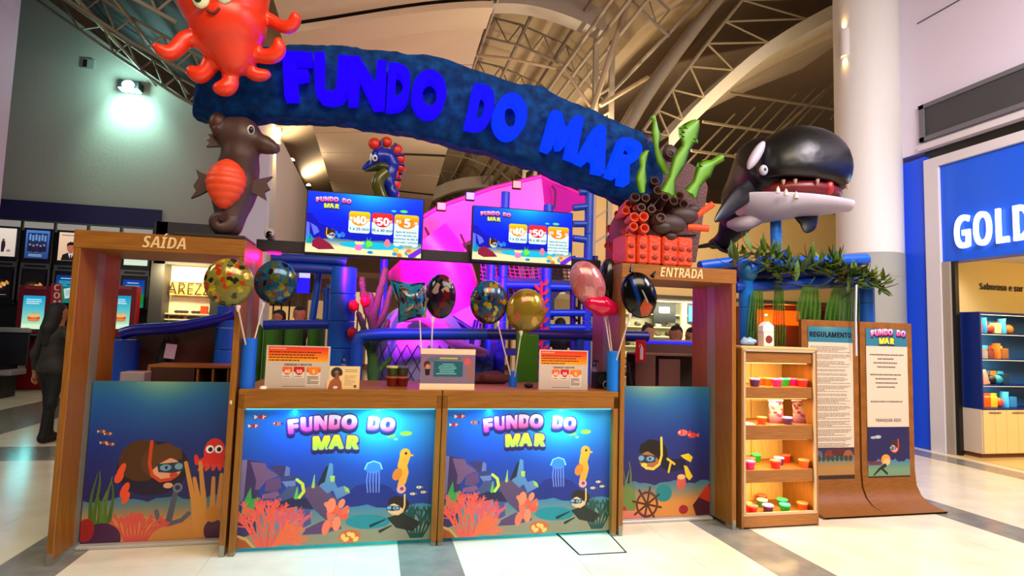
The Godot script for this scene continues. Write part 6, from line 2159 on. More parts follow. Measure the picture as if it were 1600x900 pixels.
	bo.chain(PP([924, 474, 940, 478, 957, 482], -0.10), PackedFloat32Array([0.055, 0.072, 0.05]))
	var bm := MB.new()
	bo.into(bm, 0.012)
	var bw := obj("bow", bm, mat(Color(0.78, 0.02, 0.25), 0.15), pk)
	bw.position = -pk.position
	balloon("narrow glossy black balloon seen nearly edge-on behind the pink balloon", Vector2(948, 442), Vector2(15, 36), -0.22, blot(8, Color(0.03, 0.015, 0.03), [Color(0.04, 0.02, 0.05), Color(0.02, 0.01, 0.02)], 8), rh + Vector3(0.008, 0, -0.012), Vector2(948, 478), -0.1, -0.6, 0.7)
	var bl := balloon("black balloon with a blue stripe and an orange patch before the entrance header", Vector2(998, 461), Vector2(25, 34), 0.14, black_print(), rh + Vector3(0.01, 0, 0.03), Vector2(984, 494), 0.25, -0.35)
	for e in [[986, 425, 987, 412, 0.016], [1019, 432, 1024, 424, 0.018]]:
		var ea := MB.new()
		ea.tube(PackedVector3Array([P(e[0], e[1], 0.14), P(e[2], e[3], 0.13)]), PackedFloat32Array([e[4], 0.004]), 8)
		obj("foil_tab", ea, mat(Color(0.02, 0.02, 0.03), 0.15), bl).position = -bl.position

func black_print() -> ImageTexture:
	var c := CV.new(192, 192, 1.0)
	c.back([[0.0, Color(0.015, 0.015, 0.025)], [1.0, Color(0.01, 0.015, 0.02)]])
	c.poly(pv([0.34, 0.1, 0.46, 0.08, 0.50, 0.6, 0.40, 0.75]), Color(0.02, 0.16, 0.42))
	c.poly(pv([0.42, 0.78, 0.62, 0.60, 0.80, 0.80, 0.62, 0.98, 0.42, 0.96]), Color(0.60, 0.22, 0.08))
	c.poly(pv([0.58, 0.40, 0.63, 0.45, 0.70, 0.68, 0.66, 0.72]), Color(0.55, 0.56, 0.58))
	c.poly(pv([0.88, 0.42, 0.92, 0.40, 0.86, 0.55]), Color(0.5, 0.52, 0.55))
	return c.tex()

# ---------- the soft-play area behind the counter ----------
func pads(m: MB, a: Vector3, b: Vector3, r: float, step := 0.22) -> void:     # foam sleeves butted end to end
	var k := maxi(1, int(round(a.distance_to(b) / step)))
	for i in k:
		var p := a.lerp(b, float(i) / k)
		var q := a.lerp(b, float(i + 1) / k)
		var d := (q - p).normalized() * 0.008
		m.tube(PackedVector3Array([p + d * 0.2, p + d, q - d, q - d * 0.2]), PackedFloat32Array([r * 0.93, r, r, r * 0.93]), 12)

func play_frame() -> void:
	# left fence: bent padded post and rail
	var t := thing("padded_fence", "dark blue padded post and sloping rail behind the exit gate", "fence", Vector3.ZERO)
	var a := P(199, 524, -1.0)
	var m := MB.new()
	pads(m, Vector3(a.x, 0, a.z), a - Vector3(0, 0.03, 0), 0.085, 0.8)
	obj("post", m, W.pad, t)
	var m2 := MB.new()
	m2.tube(curve(PackedVector3Array([P(190, 522, -1.0), P(215, 516, -1.0), P(280, 511, -1.0), P(345, 498, -1.0), P(366, 490, -1.0)]), 5), 0.045, 12)
	obj("rail", m2, mat(Color(0.04, 0.06, 0.62), 0.35), t)
	var m3 := MB.new()
	var b := P(358, 478, -1.05)
	pads(m3, Vector3(b.x, 0, b.z), b, 0.085, 0.17)
	obj("pad_stack", m3, W.blue, t)
	var pn := MB.new()
	pn.box((P(215, 520, -1.12) + P(345, 590, -1.12)) * 0.5, Vector3(0.78, 0.42, 0.02))
	lone("low_wall", bxs(Vector3(P(214, 520, -1.12).x, 0.0, -1.13), Vector3(P(338, 520, -1.12).x, 1.40, -1.11)), mat(Color(0.27, 0.15, 0.09), 0.55), "brown wooden low wall behind the exit gate", "wall")
	var sh := thing("low_shelf", "low brown shelf unit with open compartments behind the exit gate", "shelf", Vector3(P(318, 600, -0.75).x, 0, -0.78))
	obj("top", bxs(Vector3(-0.33, 1.09, -0.14), Vector3(0.30, 1.11, 0.16), 0.003), W.wood2, sh)
	obj("body", bxs(Vector3(-0.33, 0.0, -0.14), Vector3(-0.31, 1.09, 0.16)), W.wood2, sh)
	obj("back", bxs(Vector3(-0.31, 0.0, -0.14), Vector3(0.30, 1.09, -0.13)), mat(Color(0.12, 0.06, 0.05), 0.6), sh)
	for i in 4:
		obj("divider", bxs(Vector3(-0.02 + 0.1 * i, 0.85, -0.13), Vector3(-0.005 + 0.1 * i, 1.09, 0.15)), W.wood2, sh)
	obj("shelf", bxs(Vector3(-0.31, 0.84, -0.13), Vector3(0.30, 0.855, 0.15)), W.wood2, sh)
	obj("side_panel", bxs(Vector3(-0.31, 0.0, 0.145), Vector3(-0.03, 1.09, 0.16)), mat(Color(0.25, 0.14, 0.10), 0.5), sh)
	var wb := P(228, 590, -0.72)
	lone("white_bin", bxs(Vector3(wb.x - 0.07, 0.0, -0.60), Vector3(wb.x + 0.075, 1.07, -0.46), 0.006), mat(Color(0.62, 0.56, 0.60), 0.5), "tall white bin between the blue post and the low shelf", "bin")
	var bg := thing("hanging_bag", "dark bag and paper tag hanging on the brown low wall", "bag", P(254, 600, -1.05) * Vector3(1, 0, 1) + Vector3(0, 1.10, 0))
	var bm := Net.new()
	bm.bone(Vector3(0, 0.02, 0), Vector3(0, 0.14, 0), 0.05, 0.03)
	var bmm := MB.new()
	bm.into(bmm, 0.012)
	obj("bag", bmm, mat(Color(0.05, 0.03, 0.04), 0.7), bg)
	obj("strap", tubes(PackedVector3Array([Vector3(-0.02, 0.14, 0), Vector3(-0.01, 0.27, -0.05), Vector3(0.02, 0.14, 0)]), 0.006, 6), W.black, bg)
	obj("paper_tag", bx(Vector3(0.055, 0.09, 0.06), Vector3(0.075, 0.11, 0.004), 0.0, Basis(Vector3.BACK, -0.12)), mat(Color(0.80, 0.74, 0.80), 0.5), bg)
	# tall padded gate frame
	var g := thing("padded_gate", "tall bright blue padded frame with two top rails left of the plants", "frame", Vector3.ZERO)
	var pz := -1.55
	var pm := MB.new()
	var p0 := P(538, 418, pz)
	pads(pm, Vector3(p0.x, 0, pz), p0, 0.115, 0.26)
	obj("post", pm, W.blue, g)
	for e in [[426, 402, 520, 407, 541, 410, 0.042], [432, 417, 500, 420, 528, 423, 0.045], [412, 508, 470, 507, 528, 507, 0.042]]:
		var rm := MB.new()
		rm.tube(curve(PP([e[0], e[1], e[2], e[3], e[4], e[5]], pz), 4), e[6], 12)
		obj("rail", rm, W.pad, g)
	for e in [[499, 425, 488, 500, 0.032], [510, 450, 510, 503, 0.028], [528, 450, 510, 449, 0.028], [390, 404, 390, 600, 0.05]]:
		var rm := MB.new()
		pads(rm, P(e[0], e[1], pz - 0.15), P(e[2], e[3], pz - 0.15), e[4], 0.5)
		obj("strut", rm, W.blue, g)
	# long front rail with its corner post
	var fr := thing("padded_rail", "long dark blue padded rail crossing behind the whole counter", "fence", Vector3.ZERO)
	var rz := -1.25
	var rl := MB.new()
	var c0 := P(558, 540, rz)
	rl.tube(curve(PackedVector3Array([Vector3(c0.x, 0.0, rz), Vector3(c0.x, 1.1, rz), P(560, 532, rz), P(575, 524, rz), P(640, 522, rz), P(760, 522, rz)]), 5), 0.052, 12)
	obj("left_part", rl, W.pad, fr)
	var rl2 := MB.new()
	pads(rl2, P(760, 522, rz), P(1012, 526, rz), 0.05, 1.2)
	obj("right_part", rl2, mat(Color(0.015, 0.10, 0.50), 0.4), fr)
	var rp := MB.new()
	var c1 := P(905, 530, rz)
	rp.rod(Vector3(c1.x, 0, rz), c1, 0.045, 12)
	obj("post", rp, W.pad, fr)
	# blue climbing frame behind
	var cf := thing("climbing_frame", "deep blue padded climbing frame of posts and levels behind the right screen", "climbing frame", Vector3.ZERO)
	var cz := -2.7
	var posts := [[790, 300, 0.055], [857, 320, 0.06], [921, 300, 0.055], [768, 404, 0.05]]
	for e in posts:
		var mm := MB.new()
		var tp := P(e[0], e[1], cz)
		pads(mm, Vector3(tp.x, 0, cz), tp, e[2], 0.55)
		obj("post", mm, W.pad, cf)
	for e in [[752, 444, 857, 446], [857, 448, 930, 450], [857, 489, 930, 489], [857, 512, 930, 512], [750, 402, 790, 404], [790, 404, 921, 408], [895, 325, 925, 322], [895, 350, 925, 350], [895, 372, 925, 376], [905, 300, 925, 300]]:
		var mm := MB.new()
		pads(mm, P(e[0], e[1], cz), P(e[2], e[3], cz), 0.042, 0.8)
		obj("rail", mm, W.pad, cf)
	for e in [[895, 400, 895, 560], [930, 400, 930, 600]]:
		var mm := MB.new()
		mm.rod(P(e[0], e[1], cz - 0.1), P(e[2], e[3], cz - 0.1), 0.035, 10)
		obj("post", mm, mat(Color(0.03, 0.05, 0.40), 0.4), cf)
	# platform decks and dark foam boards inside
	for y: float in [1.15, 2.0]:
		obj("deck", bxs(Vector3(P(770, 500, cz).x, y, -3.6), Vector3(P(921, 500, cz).x, y + 0.06, cz + 0.02)), mat(Color(0.03, 0.06, 0.32), 0.5), cf)
	var ar := MB.new()
	var ap := PackedVector2Array()
	var q0 := P(860, 500, cz)
	var q1 := P(928, 450, cz)
	ap.append_array([Vector2(q0.x, q1.y), Vector2(q0.x, q0.y), Vector2(q0.x + 0.05, q0.y), Vector2(q0.x + 0.05, q1.y - 0.16), Vector2(q0.x + 0.12, q1.y - 0.07), Vector2(q0.x + 0.22, q1.y - 0.05), Vector2(q1.x, q1.y - 0.05), Vector2(q1.x, q1.y)])
	ar.prism(ap, 0.04, Transform3D(Basis(), Vector3(0, 0, cz - 0.06)))
	obj("arch_board", ar, mat(Color(0.05, 0.06, 0.18), 0.5), cf)
	# netting panels: knotted cord lattices
	for e in [[750, 404, 787, 442, Color(0.62, 0.10, 0.55)], [794, 408, 853, 442, Color(0.62, 0.10, 0.52)], [794, 450, 853, 510, Color(0.10, 0.10, 0.45)], [862, 408, 918, 444, Color(0.03, 0.03, 0.05)]]:
		var nm := MB.new()
		var k := int((e[2] - e[0]) / 7.0)
		for i in k + 1:
			var u: float = lerpf(e[0], e[2], float(i) / k)
			nm.rod(P(u, e[1], cz - 0.05), P(u + 6, e[3], cz - 0.05), 0.007, 4)
		for j in 7:
			var v: float = lerpf(e[1], e[3], j / 6.0)
			var pts := PackedVector3Array()
			for i in 9:
				pts.append(P(lerpf(e[0], e[2], i / 8.0), v + 3.0 * sin(i * PI / 8.0), cz - 0.05))
			nm.tube(pts, 0.007, 4, false)
		var o := obj("net", nm, mat(e[4], 0.6), cf)
		o.set_meta("kind", "stuff")

func play_toys() -> void:
	var slide := mat(Color(0.95, 0.16, 0.78), 0.35)
	# upper covered slide: two big rounded plastic shells
	var t := thing("covered_slide", "huge glossy pink covered slide sloping behind the screens", "slide", Vector3.ZERO)
	var shell := func(pts: Array, zf: float, th: float) -> MB:
		var m := MB.new()
		var w := PackedVector2Array()
		for i in range(0, pts.size(), 2):
			var p := P(pts[i], pts[i + 1], zf)
			w.append(Vector2(p.x, p.y))
		m.prism(w, th, Transform3D(Basis(), Vector3(0, 0, zf - th)))
		return m
	obj("left_shell", shell.call([630, 360, 690, 324, 735, 305, 770, 296, 846, 277, 852, 334, 780, 356, 738, 374, 684, 398, 640, 398], -3.9, 0.7), slide, t)
	var rs := MB.new()
	var e0 := P(846, 277, -3.9)
	var e1 := P(925, 311, -4.5)
	var e2 := P(884, 336, -4.5)
	var e3 := P(852, 334, -3.9)
	rs.quad(e3, e2, e1, e0)
	rs.quad(e0, e1, e1 + Vector3(-0.3, 0.05, -0.5), e0 + Vector3(-0.3, 0.05, -0.5))
	obj("right_shell", rs, slide, t)
	for e in [[862, 290, 868, 300, 866, 326], [720, 366, 726, 380, 730, 396], [790, 320, 794, 330, 796, 340], [664, 355, 672, 372, 676, 392]]:
		var gm := MB.new()
		gm.tube(curve(PP([e[0], e[1], e[2], e[3], e[4], e[5]], -3.89), 4), 0.014, 6)
		obj("seam", gm, mat(Color(0.35, 0.02, 0.30), 0.5), t)
	var rim := MB.new()
	rim.tube(PP([630, 358, 690, 322, 770, 294, 846, 276], -3.92), 0.035, 8)
	rim.tube(PackedVector3Array([e0, e1]), 0.03, 8)
	obj("rim", rim, slide, t)
	var sup := MB.new()
	for u: float in [665.0, 760.0, 845.0]:
		var p := P(u, 360, -4.25)
		sup.rod(Vector3(p.x, 0, p.z), p, 0.05, 10)
	obj("support", sup, W.pad, t)
	# lower tube slide bending down
	var t2 := thing("tube_slide", "fat bright magenta tube slide curving down behind the dark balloon", "slide", Vector3.ZERO)
	var m := MB.new()
	var tp := curve(PackedVector3Array([P(650, 390, -3.3), P(675, 420, -3.3), P(690, 455, -3.3), P(698, 500, -3.3), P(694, 545, -3.3)]), 5)
	var tr := PackedFloat32Array()
	for i in tp.size():
		tr.append(lerpf(0.50, 0.43, float(i) / tp.size()))
	m.tube(tp, tr, 26)
	obj("tube", m, slide, t2)
	var rr := MB.new()
	rr.tube(_hoop(tp[tp.size() - 1], (tp[tp.size() - 1] - tp[tp.size() - 2]).normalized(), 0.44, 28), 0.03, 8, false)
	rr.rod(P(748, 505, -2.9), P(738, 545, -2.9), 0.035, 8)
	obj("rim", rr, mat(Color(0.10, 0.03, 0.45), 0.4), t2)
	var leg := MB.new()
	var lp := P(720, 540, -3.3)
	leg.rod(Vector3(lp.x, 0, lp.z), lp + Vector3(0, 0.1, 0), 0.05, 10)
	obj("support", leg, W.pad, t2)
	# lilac dome in a net
	var t3 := thing("play_dome", "big lilac play dome wrapped in diamond netting behind the stacked tubs", "dome", Vector3.ZERO)
	var c := P(655, 560, -2.05)
	c.y = maxf(c.y, 0.6)
	var rad := 0.50
	var dm := MB.new()
	dm.ell(c, Vector3(rad, rad * 1.15, rad), Basis(), 16, 30)
	obj("shell", dm, mat(Color(0.66, 0.60, 0.90), 0.4), t3)
	var nt := MB.new()
	for s: float in [-1.0, 1.0]:
		for i in 30:
			var pts := PackedVector3Array()
			for j in 13:
				var th := PI * (0.42 + 0.5 * j / 12.0)
				var ph := TAU * i / 30.0 + s * j * 0.085
				pts.append(c + Vector3(sin(th) * cos(ph), cos(th) * 1.15, sin(th) * sin(ph)) * (rad + 0.006))
			nt.tube(pts, 0.0045, 4, false)
	var no := obj("net", nt, mat(Color(0.25, 0.24, 0.45), 0.6), t3)
	no.set_meta("kind", "stuff")
	var lip := MB.new()
	lip.tube(curve(PP([628, 498, 660, 494, 690, 512, 720, 540, 760, 552], -1.5), 5), PackedFloat32Array([0.03, 0.04, 0.05, 0.055, 0.06, 0.065, 0.07, 0.07, 0.07, 0.07, 0.07, 0.065, 0.06, 0.06, 0.055, 0.05, 0.05, 0.05, 0.045, 0.04, 0.035]), 12)
	obj("lip", lip, mat(Color(0.90, 0.50, 0.82), 0.35), t3)
	# web of rails over pale panels right of the tube slide
	var wb := thing("web_panel", "lavender climbing panel crossed by dark blue rails right of the magenta tube", "panel", Vector3.ZERO)
	obj("board", shell.call([690, 500, 750, 470, 748, 545, 690, 548], -2.66, 0.05), mat(Color(0.45, 0.45, 0.85), 0.5), wb)
	for e in [[690, 500, 725, 545], [706, 496, 740, 518], [745, 500, 735, 545], [686, 548, 750, 545]]:
		var mm := MB.new()
		mm.rod(P(e[0], e[1], -2.63), P(e[2], e[3], -2.63), 0.028, 8)
		obj("rail", mm, mat(Color(0.06, 0.03, 0.40), 0.4), wb)
	# green cactus-like plants
	var cm := bumpy(mat(Color(0.20, 0.36, 0.12), 0.6), 0.08, 0.8, 4.0)
	var cp := thing("cactus", "tall branching green artificial cactus beside the blue padded gate", "plant", Vector3(P(583, 590, -1.45).x, 0, -1.45))
	var br := [[583, 640, 583, 560, 582, 500, 578, 462, 0.075, 0.05], [582, 505, 572, 480, 566, 445, 566, 436, 0.05, 0.035], [582, 500, 590, 470, 598, 440, 602, 422, 0.055, 0.04], [584, 520, 600, 490, 608, 462, 612, 448, 0.05, 0.032], [582, 560, 572, 530, 566, 505, 560, 490, 0.05, 0.03], [584, 590, 596, 575, 606, 565, 610, 560, 0.045, 0.03], [583, 540, 598, 525, 604, 510, 606, 502, 0.045, 0.03]]
	for e in br:
		var bm := MB.new()
		var pts := curve(PP(e.slice(0, 8), -1.45), 4)
		if e[1] > 600:
			pts[0] = Vector3(cp.position.x, 0.0, -1.45)
		var rd := PackedFloat32Array()
		for i in pts.size():
			rd.append(lerpf(e[8], e[9], float(i) / pts.size()) * (0.72 + 0.12 * sin(i * 2.4)))
		bm.tube(pts, rd, 9)
		bm.ell(pts[pts.size() - 1], Vector3.ONE * float(e[9]) * 0.72, Basis(), 5, 9)
		obj("branch", bm, cm, cp).position = -cp.position
	for e in [[552, 478], [550, 520], [570, 470]]:
		var fm := MB.new()
		fm.ell(P(e[0], e[1], -1.42), Vector3(0.045, 0.055, 0.04), Basis(), 6, 9)
		obj("flower", fm, mat(Color(0.75, 0.03, 0.06), 0.5), cp).position = -cp.position
	# green turf covered posts
	var tm := bumpy(mat(Color(0.30, 0.60, 0.08), 0.9), 0.15, 1.2, 8.0)
	for i in 2:
		var x := P([813, 829][i], 600, -1.02).x
		lone("turf_post", bxs(Vector3(x - [0.045, 0.058][i], 0.0, -1.06 - 0.03 * i), Vector3(x + [0.045, 0.058][i], [1.43, 1.40][i], -0.99), 0.01), tm, "%s green turf covered post behind the short blue holder" % ["narrower left" if i == 0 else "wider right"], "post", "")
	# row of green padded posts at the left
	for i in 4:
		var p := P([398, 428, 460, 496][i], [505, 498, 500, 497][i], -2.2)
		var gm := MB.new()
		gm.lathe(PackedVector2Array([Vector2(0.085, 0), Vector2(0.085, p.y - 0.06), Vector2(0.06, p.y - 0.015), Vector2(0.0, p.y)]), Transform3D(Basis(), Vector3(p.x, 0, p.z)), 16)
		lone("padded_post", gm, mat(Color(0.22, 0.48, 0.08), 0.5), "round-topped green padded post, %s of four behind the left price stand" % ["first", "second", "third", "fourth"][i], "post", "green padded posts at the left")
	# red leaf corals on the climbing frame
	for e in [[846, 590, 440, Color(0.72, 0.05, 0.06), "bright red leafy coral cut-out left of the climbing frame arch", 10.0, -2.5], [905, 512, 452, Color(0.16, 0.03, 0.03), "dark red leafy coral cut-out inside the climbing frame arch", 13.0, -2.92], [936, 590, 496, Color(0.70, 0.05, 0.07), "red leafy coral cut-out against the entrance side board", 8.0, -1.9]]:
		var lt := thing("coral_cutout", e[4], "decoration", Vector3.ZERO)
		var st := MB.new()
		st.rod(P(e[0], e[1], e[6]), P(e[0], e[2], e[6]), 0.02, 8)
		obj("stem", st, mat(e[3], 0.5), lt)
		var v: float = e[1]
		var s := 1.0
		while v > e[2]:
			var lm := MB.new()
			var w := PackedVector2Array()
			for q in [[0, 0], [0.45, -0.45], [1.0, -0.95], [1.1, -0.55], [0.6, 0.05]]:
				var p := P(e[0] + q[0] * e[5] * s, v + q[1] * e[5], e[6])
				w.append(Vector2(p.x, p.y))
			lm.prism(w, 0.03, Transform3D(Basis(), Vector3(0, 0, e[6] - 0.015)))
			obj("leaf", lm, mat(e[3], 0.5), lt)
			s = -s
			v -= e[5] * 0.72
	# soft blue blocks and bundled things at floor level
	for e in [[742, 772, 548, -1.7, Color(0.05, 0.14, 0.55), "blue patterned foam block right of the notice stand"], [774, 790, 530, -1.75, Color(0.02, 0.05, 0.6), "upright deep blue foam block left of the turf posts"]]:
		var x0 := P(e[0], 560, e[3]).x
		var x1 := P(e[1], 560, e[3]).x
		var y := P(e[0], e[2], e[3]).y
		var fm := mat(Color.WHITE, 0.7)
		fm.albedo_texture = noise_tex(0.05, e[4].darkened(0.4), e[4].lightened(0.25), 3, 128, 1, 12)
		fm.uv1_triplanar = true
		fm.uv1_scale = Vector3.ONE * 2.0
		lone("foam_block", bxs(Vector3(x0, 0, e[3] - 0.3), Vector3(x1, y, e[3]), 0.03), fm, e[5], "block")
	# blue seahorse on the frame
	var sh := thing("seahorse_figure", "bright blue seahorse figure with an orange and purple crest above the left screen", "statue", Vector3.ZERO)
	var z := -2.0
	var q := func(x: float, y: float, dz := 0.0) -> Vector3: return P(560 + x / 7.5, 200 + y / 7.5, z + dz)
	var nb := Net.new()
	nb.smooth = 0.05
	nb.chain(PackedVector3Array([q.call(250, 330), q.call(320, 340)]), PackedFloat32Array([0.085, 0.09]))
	nb.chain(PackedVector3Array([q.call(230, 380), q.call(130, 430), q.call(60, 472)]), PackedFloat32Array([0.055, 0.026, 0.02]))
	nb.chain(PackedVector3Array([q.call(370, 350), q.call(400, 430), q.call(370, 540), q.call(350, 640), q.call(400, 760), q.call(430, 900)]), PackedFloat32Array([0.06, 0.062, 0.06, 0.055, 0.05, 0.045]))
	var nmesh := MB.new()
	nb.into(nmesh, 0.013)
	obj("body", nmesh, mat(Color(0.01, 0.13, 0.62), 0.3), sh)
	var bl := MB.new()
	bl.tube(curve(PackedVector3Array([q.call(330, 520, 0.03), q.call(255, 590, 0.04), q.call(230, 680, 0.04), q.call(260, 780, 0.03), q.call(310, 900, 0.02), q.call(330, 1100)]), 4), 0.065, 12)
	obj("belly", bl, mat(Color(0.30, 0.30, 0.03), 0.25), sh)
	var jw := MB.new()
	jw.tube(curve(PackedVector3Array([q.call(75, 500, 0.005), q.call(160, 478, 0.02), q.call(260, 450, 0.04), q.call(350, 460, 0.03)]), 4), PackedFloat32Array([0.01, 0.016, 0.02, 0.025, 0.03, 0.035, 0.04, 0.045, 0.05, 0.05, 0.05, 0.045, 0.04]), 10)
	obj("jaw", jw, mat(Color(0.15, 0.20, 0.08), 0.35), sh)
	for e in [[190, 185, 0.055], [330, 165, 0.05], [445, 255, 0.055], [485, 360, 0.05], [490, 465, 0.045], [420, 545, 0.06], [400, 650, 0.07], [410, 760, 0.05]]:
		var om := MB.new()
		om.ell(q.call(e[0], e[1], -0.005), Vector3(e[2] * 1.15, e[2] * 1.15, 0.04), Basis(), 7, 12)
		obj("crest_lobe", om, mat(Color(0.80, 0.13, 0.02), 0.4), sh)
	for e in [[275, 140, 275, 230], [440, 180, 385, 260], [530, 312, 440, 318], [540, 435, 445, 412], [520, 540, 480, 520], [500, 600, 300, 605], [440, 770, 440, 690]]:
		var om := MB.new()
		om.rod(q.call(e[0], e[1], 0.03), q.call(e[2], e[3], 0.03), 0.015, 8)
		obj("crest_spine", om, mat(Color(0.06, 0.03, 0.42), 0.4), sh)
	var ey := MB.new()
	ey.ell(q.call(192, 352, 0.08), Vector3(0.028, 0.036, 0.02))
	ey.ell(q.call(148, 350, 0.03), Vector3(0.014, 0.05, 0.03))
	var eo := obj("eye", ey, mat(Color(0.85, 0.85, 0.9), 0.15), sh)
	var pu := MB.new()
	pu.ell(q.call(196, 352, 0.095), Vector3(0.013, 0.017, 0.011))
	obj("pupil", pu, W.black, eo)
	var stn := MB.new()
	var sp: Vector3 = q.call(330, 1050)
	stn.rod(Vector3(sp.x, 1.45, sp.z - 0.06), sp + Vector3(0, 0, -0.06), 0.04, 10)
	obj("stand", stn, W.pad, sh)
	# small stage floods among the toys: two red, one blue
	for e in [[808, 288, -3.05, Color(1.0, 0.05, 0.06), "small red stage flood on top of the pink slide"], [735, 306, -3.05, Color(0.15, 0.08, 1.0), "small blue stage flood on the pink slide"], [690, 322, -3.05, Color(1.0, 0.06, 0.12), "small red stage flood at the left end of the pink slide"]]:
		var p := P(e[0], e[1], e[2])
		var ft := thing("stage_light", e[4], "light", p)
		obj("lamp_body", bxs(Vector3(-0.06, -0.06, -0.05), Vector3(0.06, 0.05, 0.0), 0.01), W.black, ft)
		obj("glowing_face", bxs(Vector3(-0.05, -0.045, 0.001), Vector3(0.05, 0.04, 0.006), 0.002), glowm(e[3].lerp(Color.WHITE, 0.35), 3.0), ft)
		omni("flood", Vector3(0, 0.02, 0.06), e[3], 0.4, 0.04, 40.0, ft)
	# unseen floods behind the crossbar, placed to colour the slides and frame
	var k := 0
	for e in [[-0.62, Color(1.0, 0.06, 0.85), 9.0, Vector3(0.42, -0.12, -1), "unseen pink flood clamped behind the left screen"], [0.62, Color(1.0, 0.08, 0.75), 12.0, Vector3(-0.05, 0.2, -1), "unseen pink flood clamped behind the right screen"], [0.95, Color(0.10, 0.15, 1.0), 5.0, Vector3(0.05, -0.15, -1), "unseen blue flood clamped behind the right screen"], [-0.30, Color(0.45, 0.25, 1.0), 1.5, Vector3(0.22, -0.6, -1), "unseen violet flood clamped to the crossbar near the left screen"]]:
		var ft := thing("stage_light", e[4], "light", Vector3(e[0], 1.985, -0.578))
		obj("lamp_body", bxs(Vector3(-0.04, -0.035, -0.05), Vector3(0.04, 0.035, 0.0), 0.008), W.black, ft)
		obj("glowing_face", bxs(Vector3(-0.032, -0.028, -0.054), Vector3(0.032, 0.028, -0.0505)), glowm(e[1], 1.5), ft)
		spot("flood_beam", Vector3(0, 0, -0.06), Vector3(0, 0, -0.06) + e[3], e[1], e[2], 36.0, 0.05, ft)
	# unseen pink lamps under headers and crossbar, placed to tint the side boards
	for s: float in [-1.0, 1.0]:
		var hb := thing("unseen_led_bar", "unseen hot pink LED bar under the %s header, lighting the side boards" % ["exit" if s < 0.0 else "entrance"], "light", Vector3(1.36 * s, 1.815, -0.47))
		obj("glowing_tube", bxs(Vector3(-0.03, 0.0, -0.05), Vector3(0.03, 0.0185, 0.05), 0.003), glowm(Color(1.0, 0.1, 0.55), 1.5), hb)
		omni("unseen_bar_light", Vector3(0, -0.03, 0), Color(1.0, 0.05, 0.6), 0.10, 0.03, 40.0, hb)
		var bar := thing("unseen_led_bar", "unseen hot pink LED bar under the %s end of the crossbar, lighting the boards" % ["left" if s < 0.0 else "right"], "light", Vector3(1.2 * s, 1.925, -0.55))
		obj("glowing_tube", bxs(Vector3(-0.05, 0.0, -0.012), Vector3(0.05, 0.0165, 0.012), 0.003), glowm(Color(1.0, 0.1, 0.55), 1.5), bar)
		omni("unseen_bar_light", Vector3(0, -0.02, 0), Color(1.0, 0.05, 0.5), 0.09, 0.03, 40.0, bar)

func _hoop(at: Vector3, d: Vector3, r: float, k: int) -> PackedVector3Array:
	var x := (Vector3.UP if absf(d.y) < 0.9 else Vector3.RIGHT).cross(d).normalized()
	var y := d.cross(x)
	var p := PackedVector3Array()
	for i in k + 1:
		p.append(at + (x * cos(TAU * i / k) + y * sin(TAU * i / k)) * r)
	return p

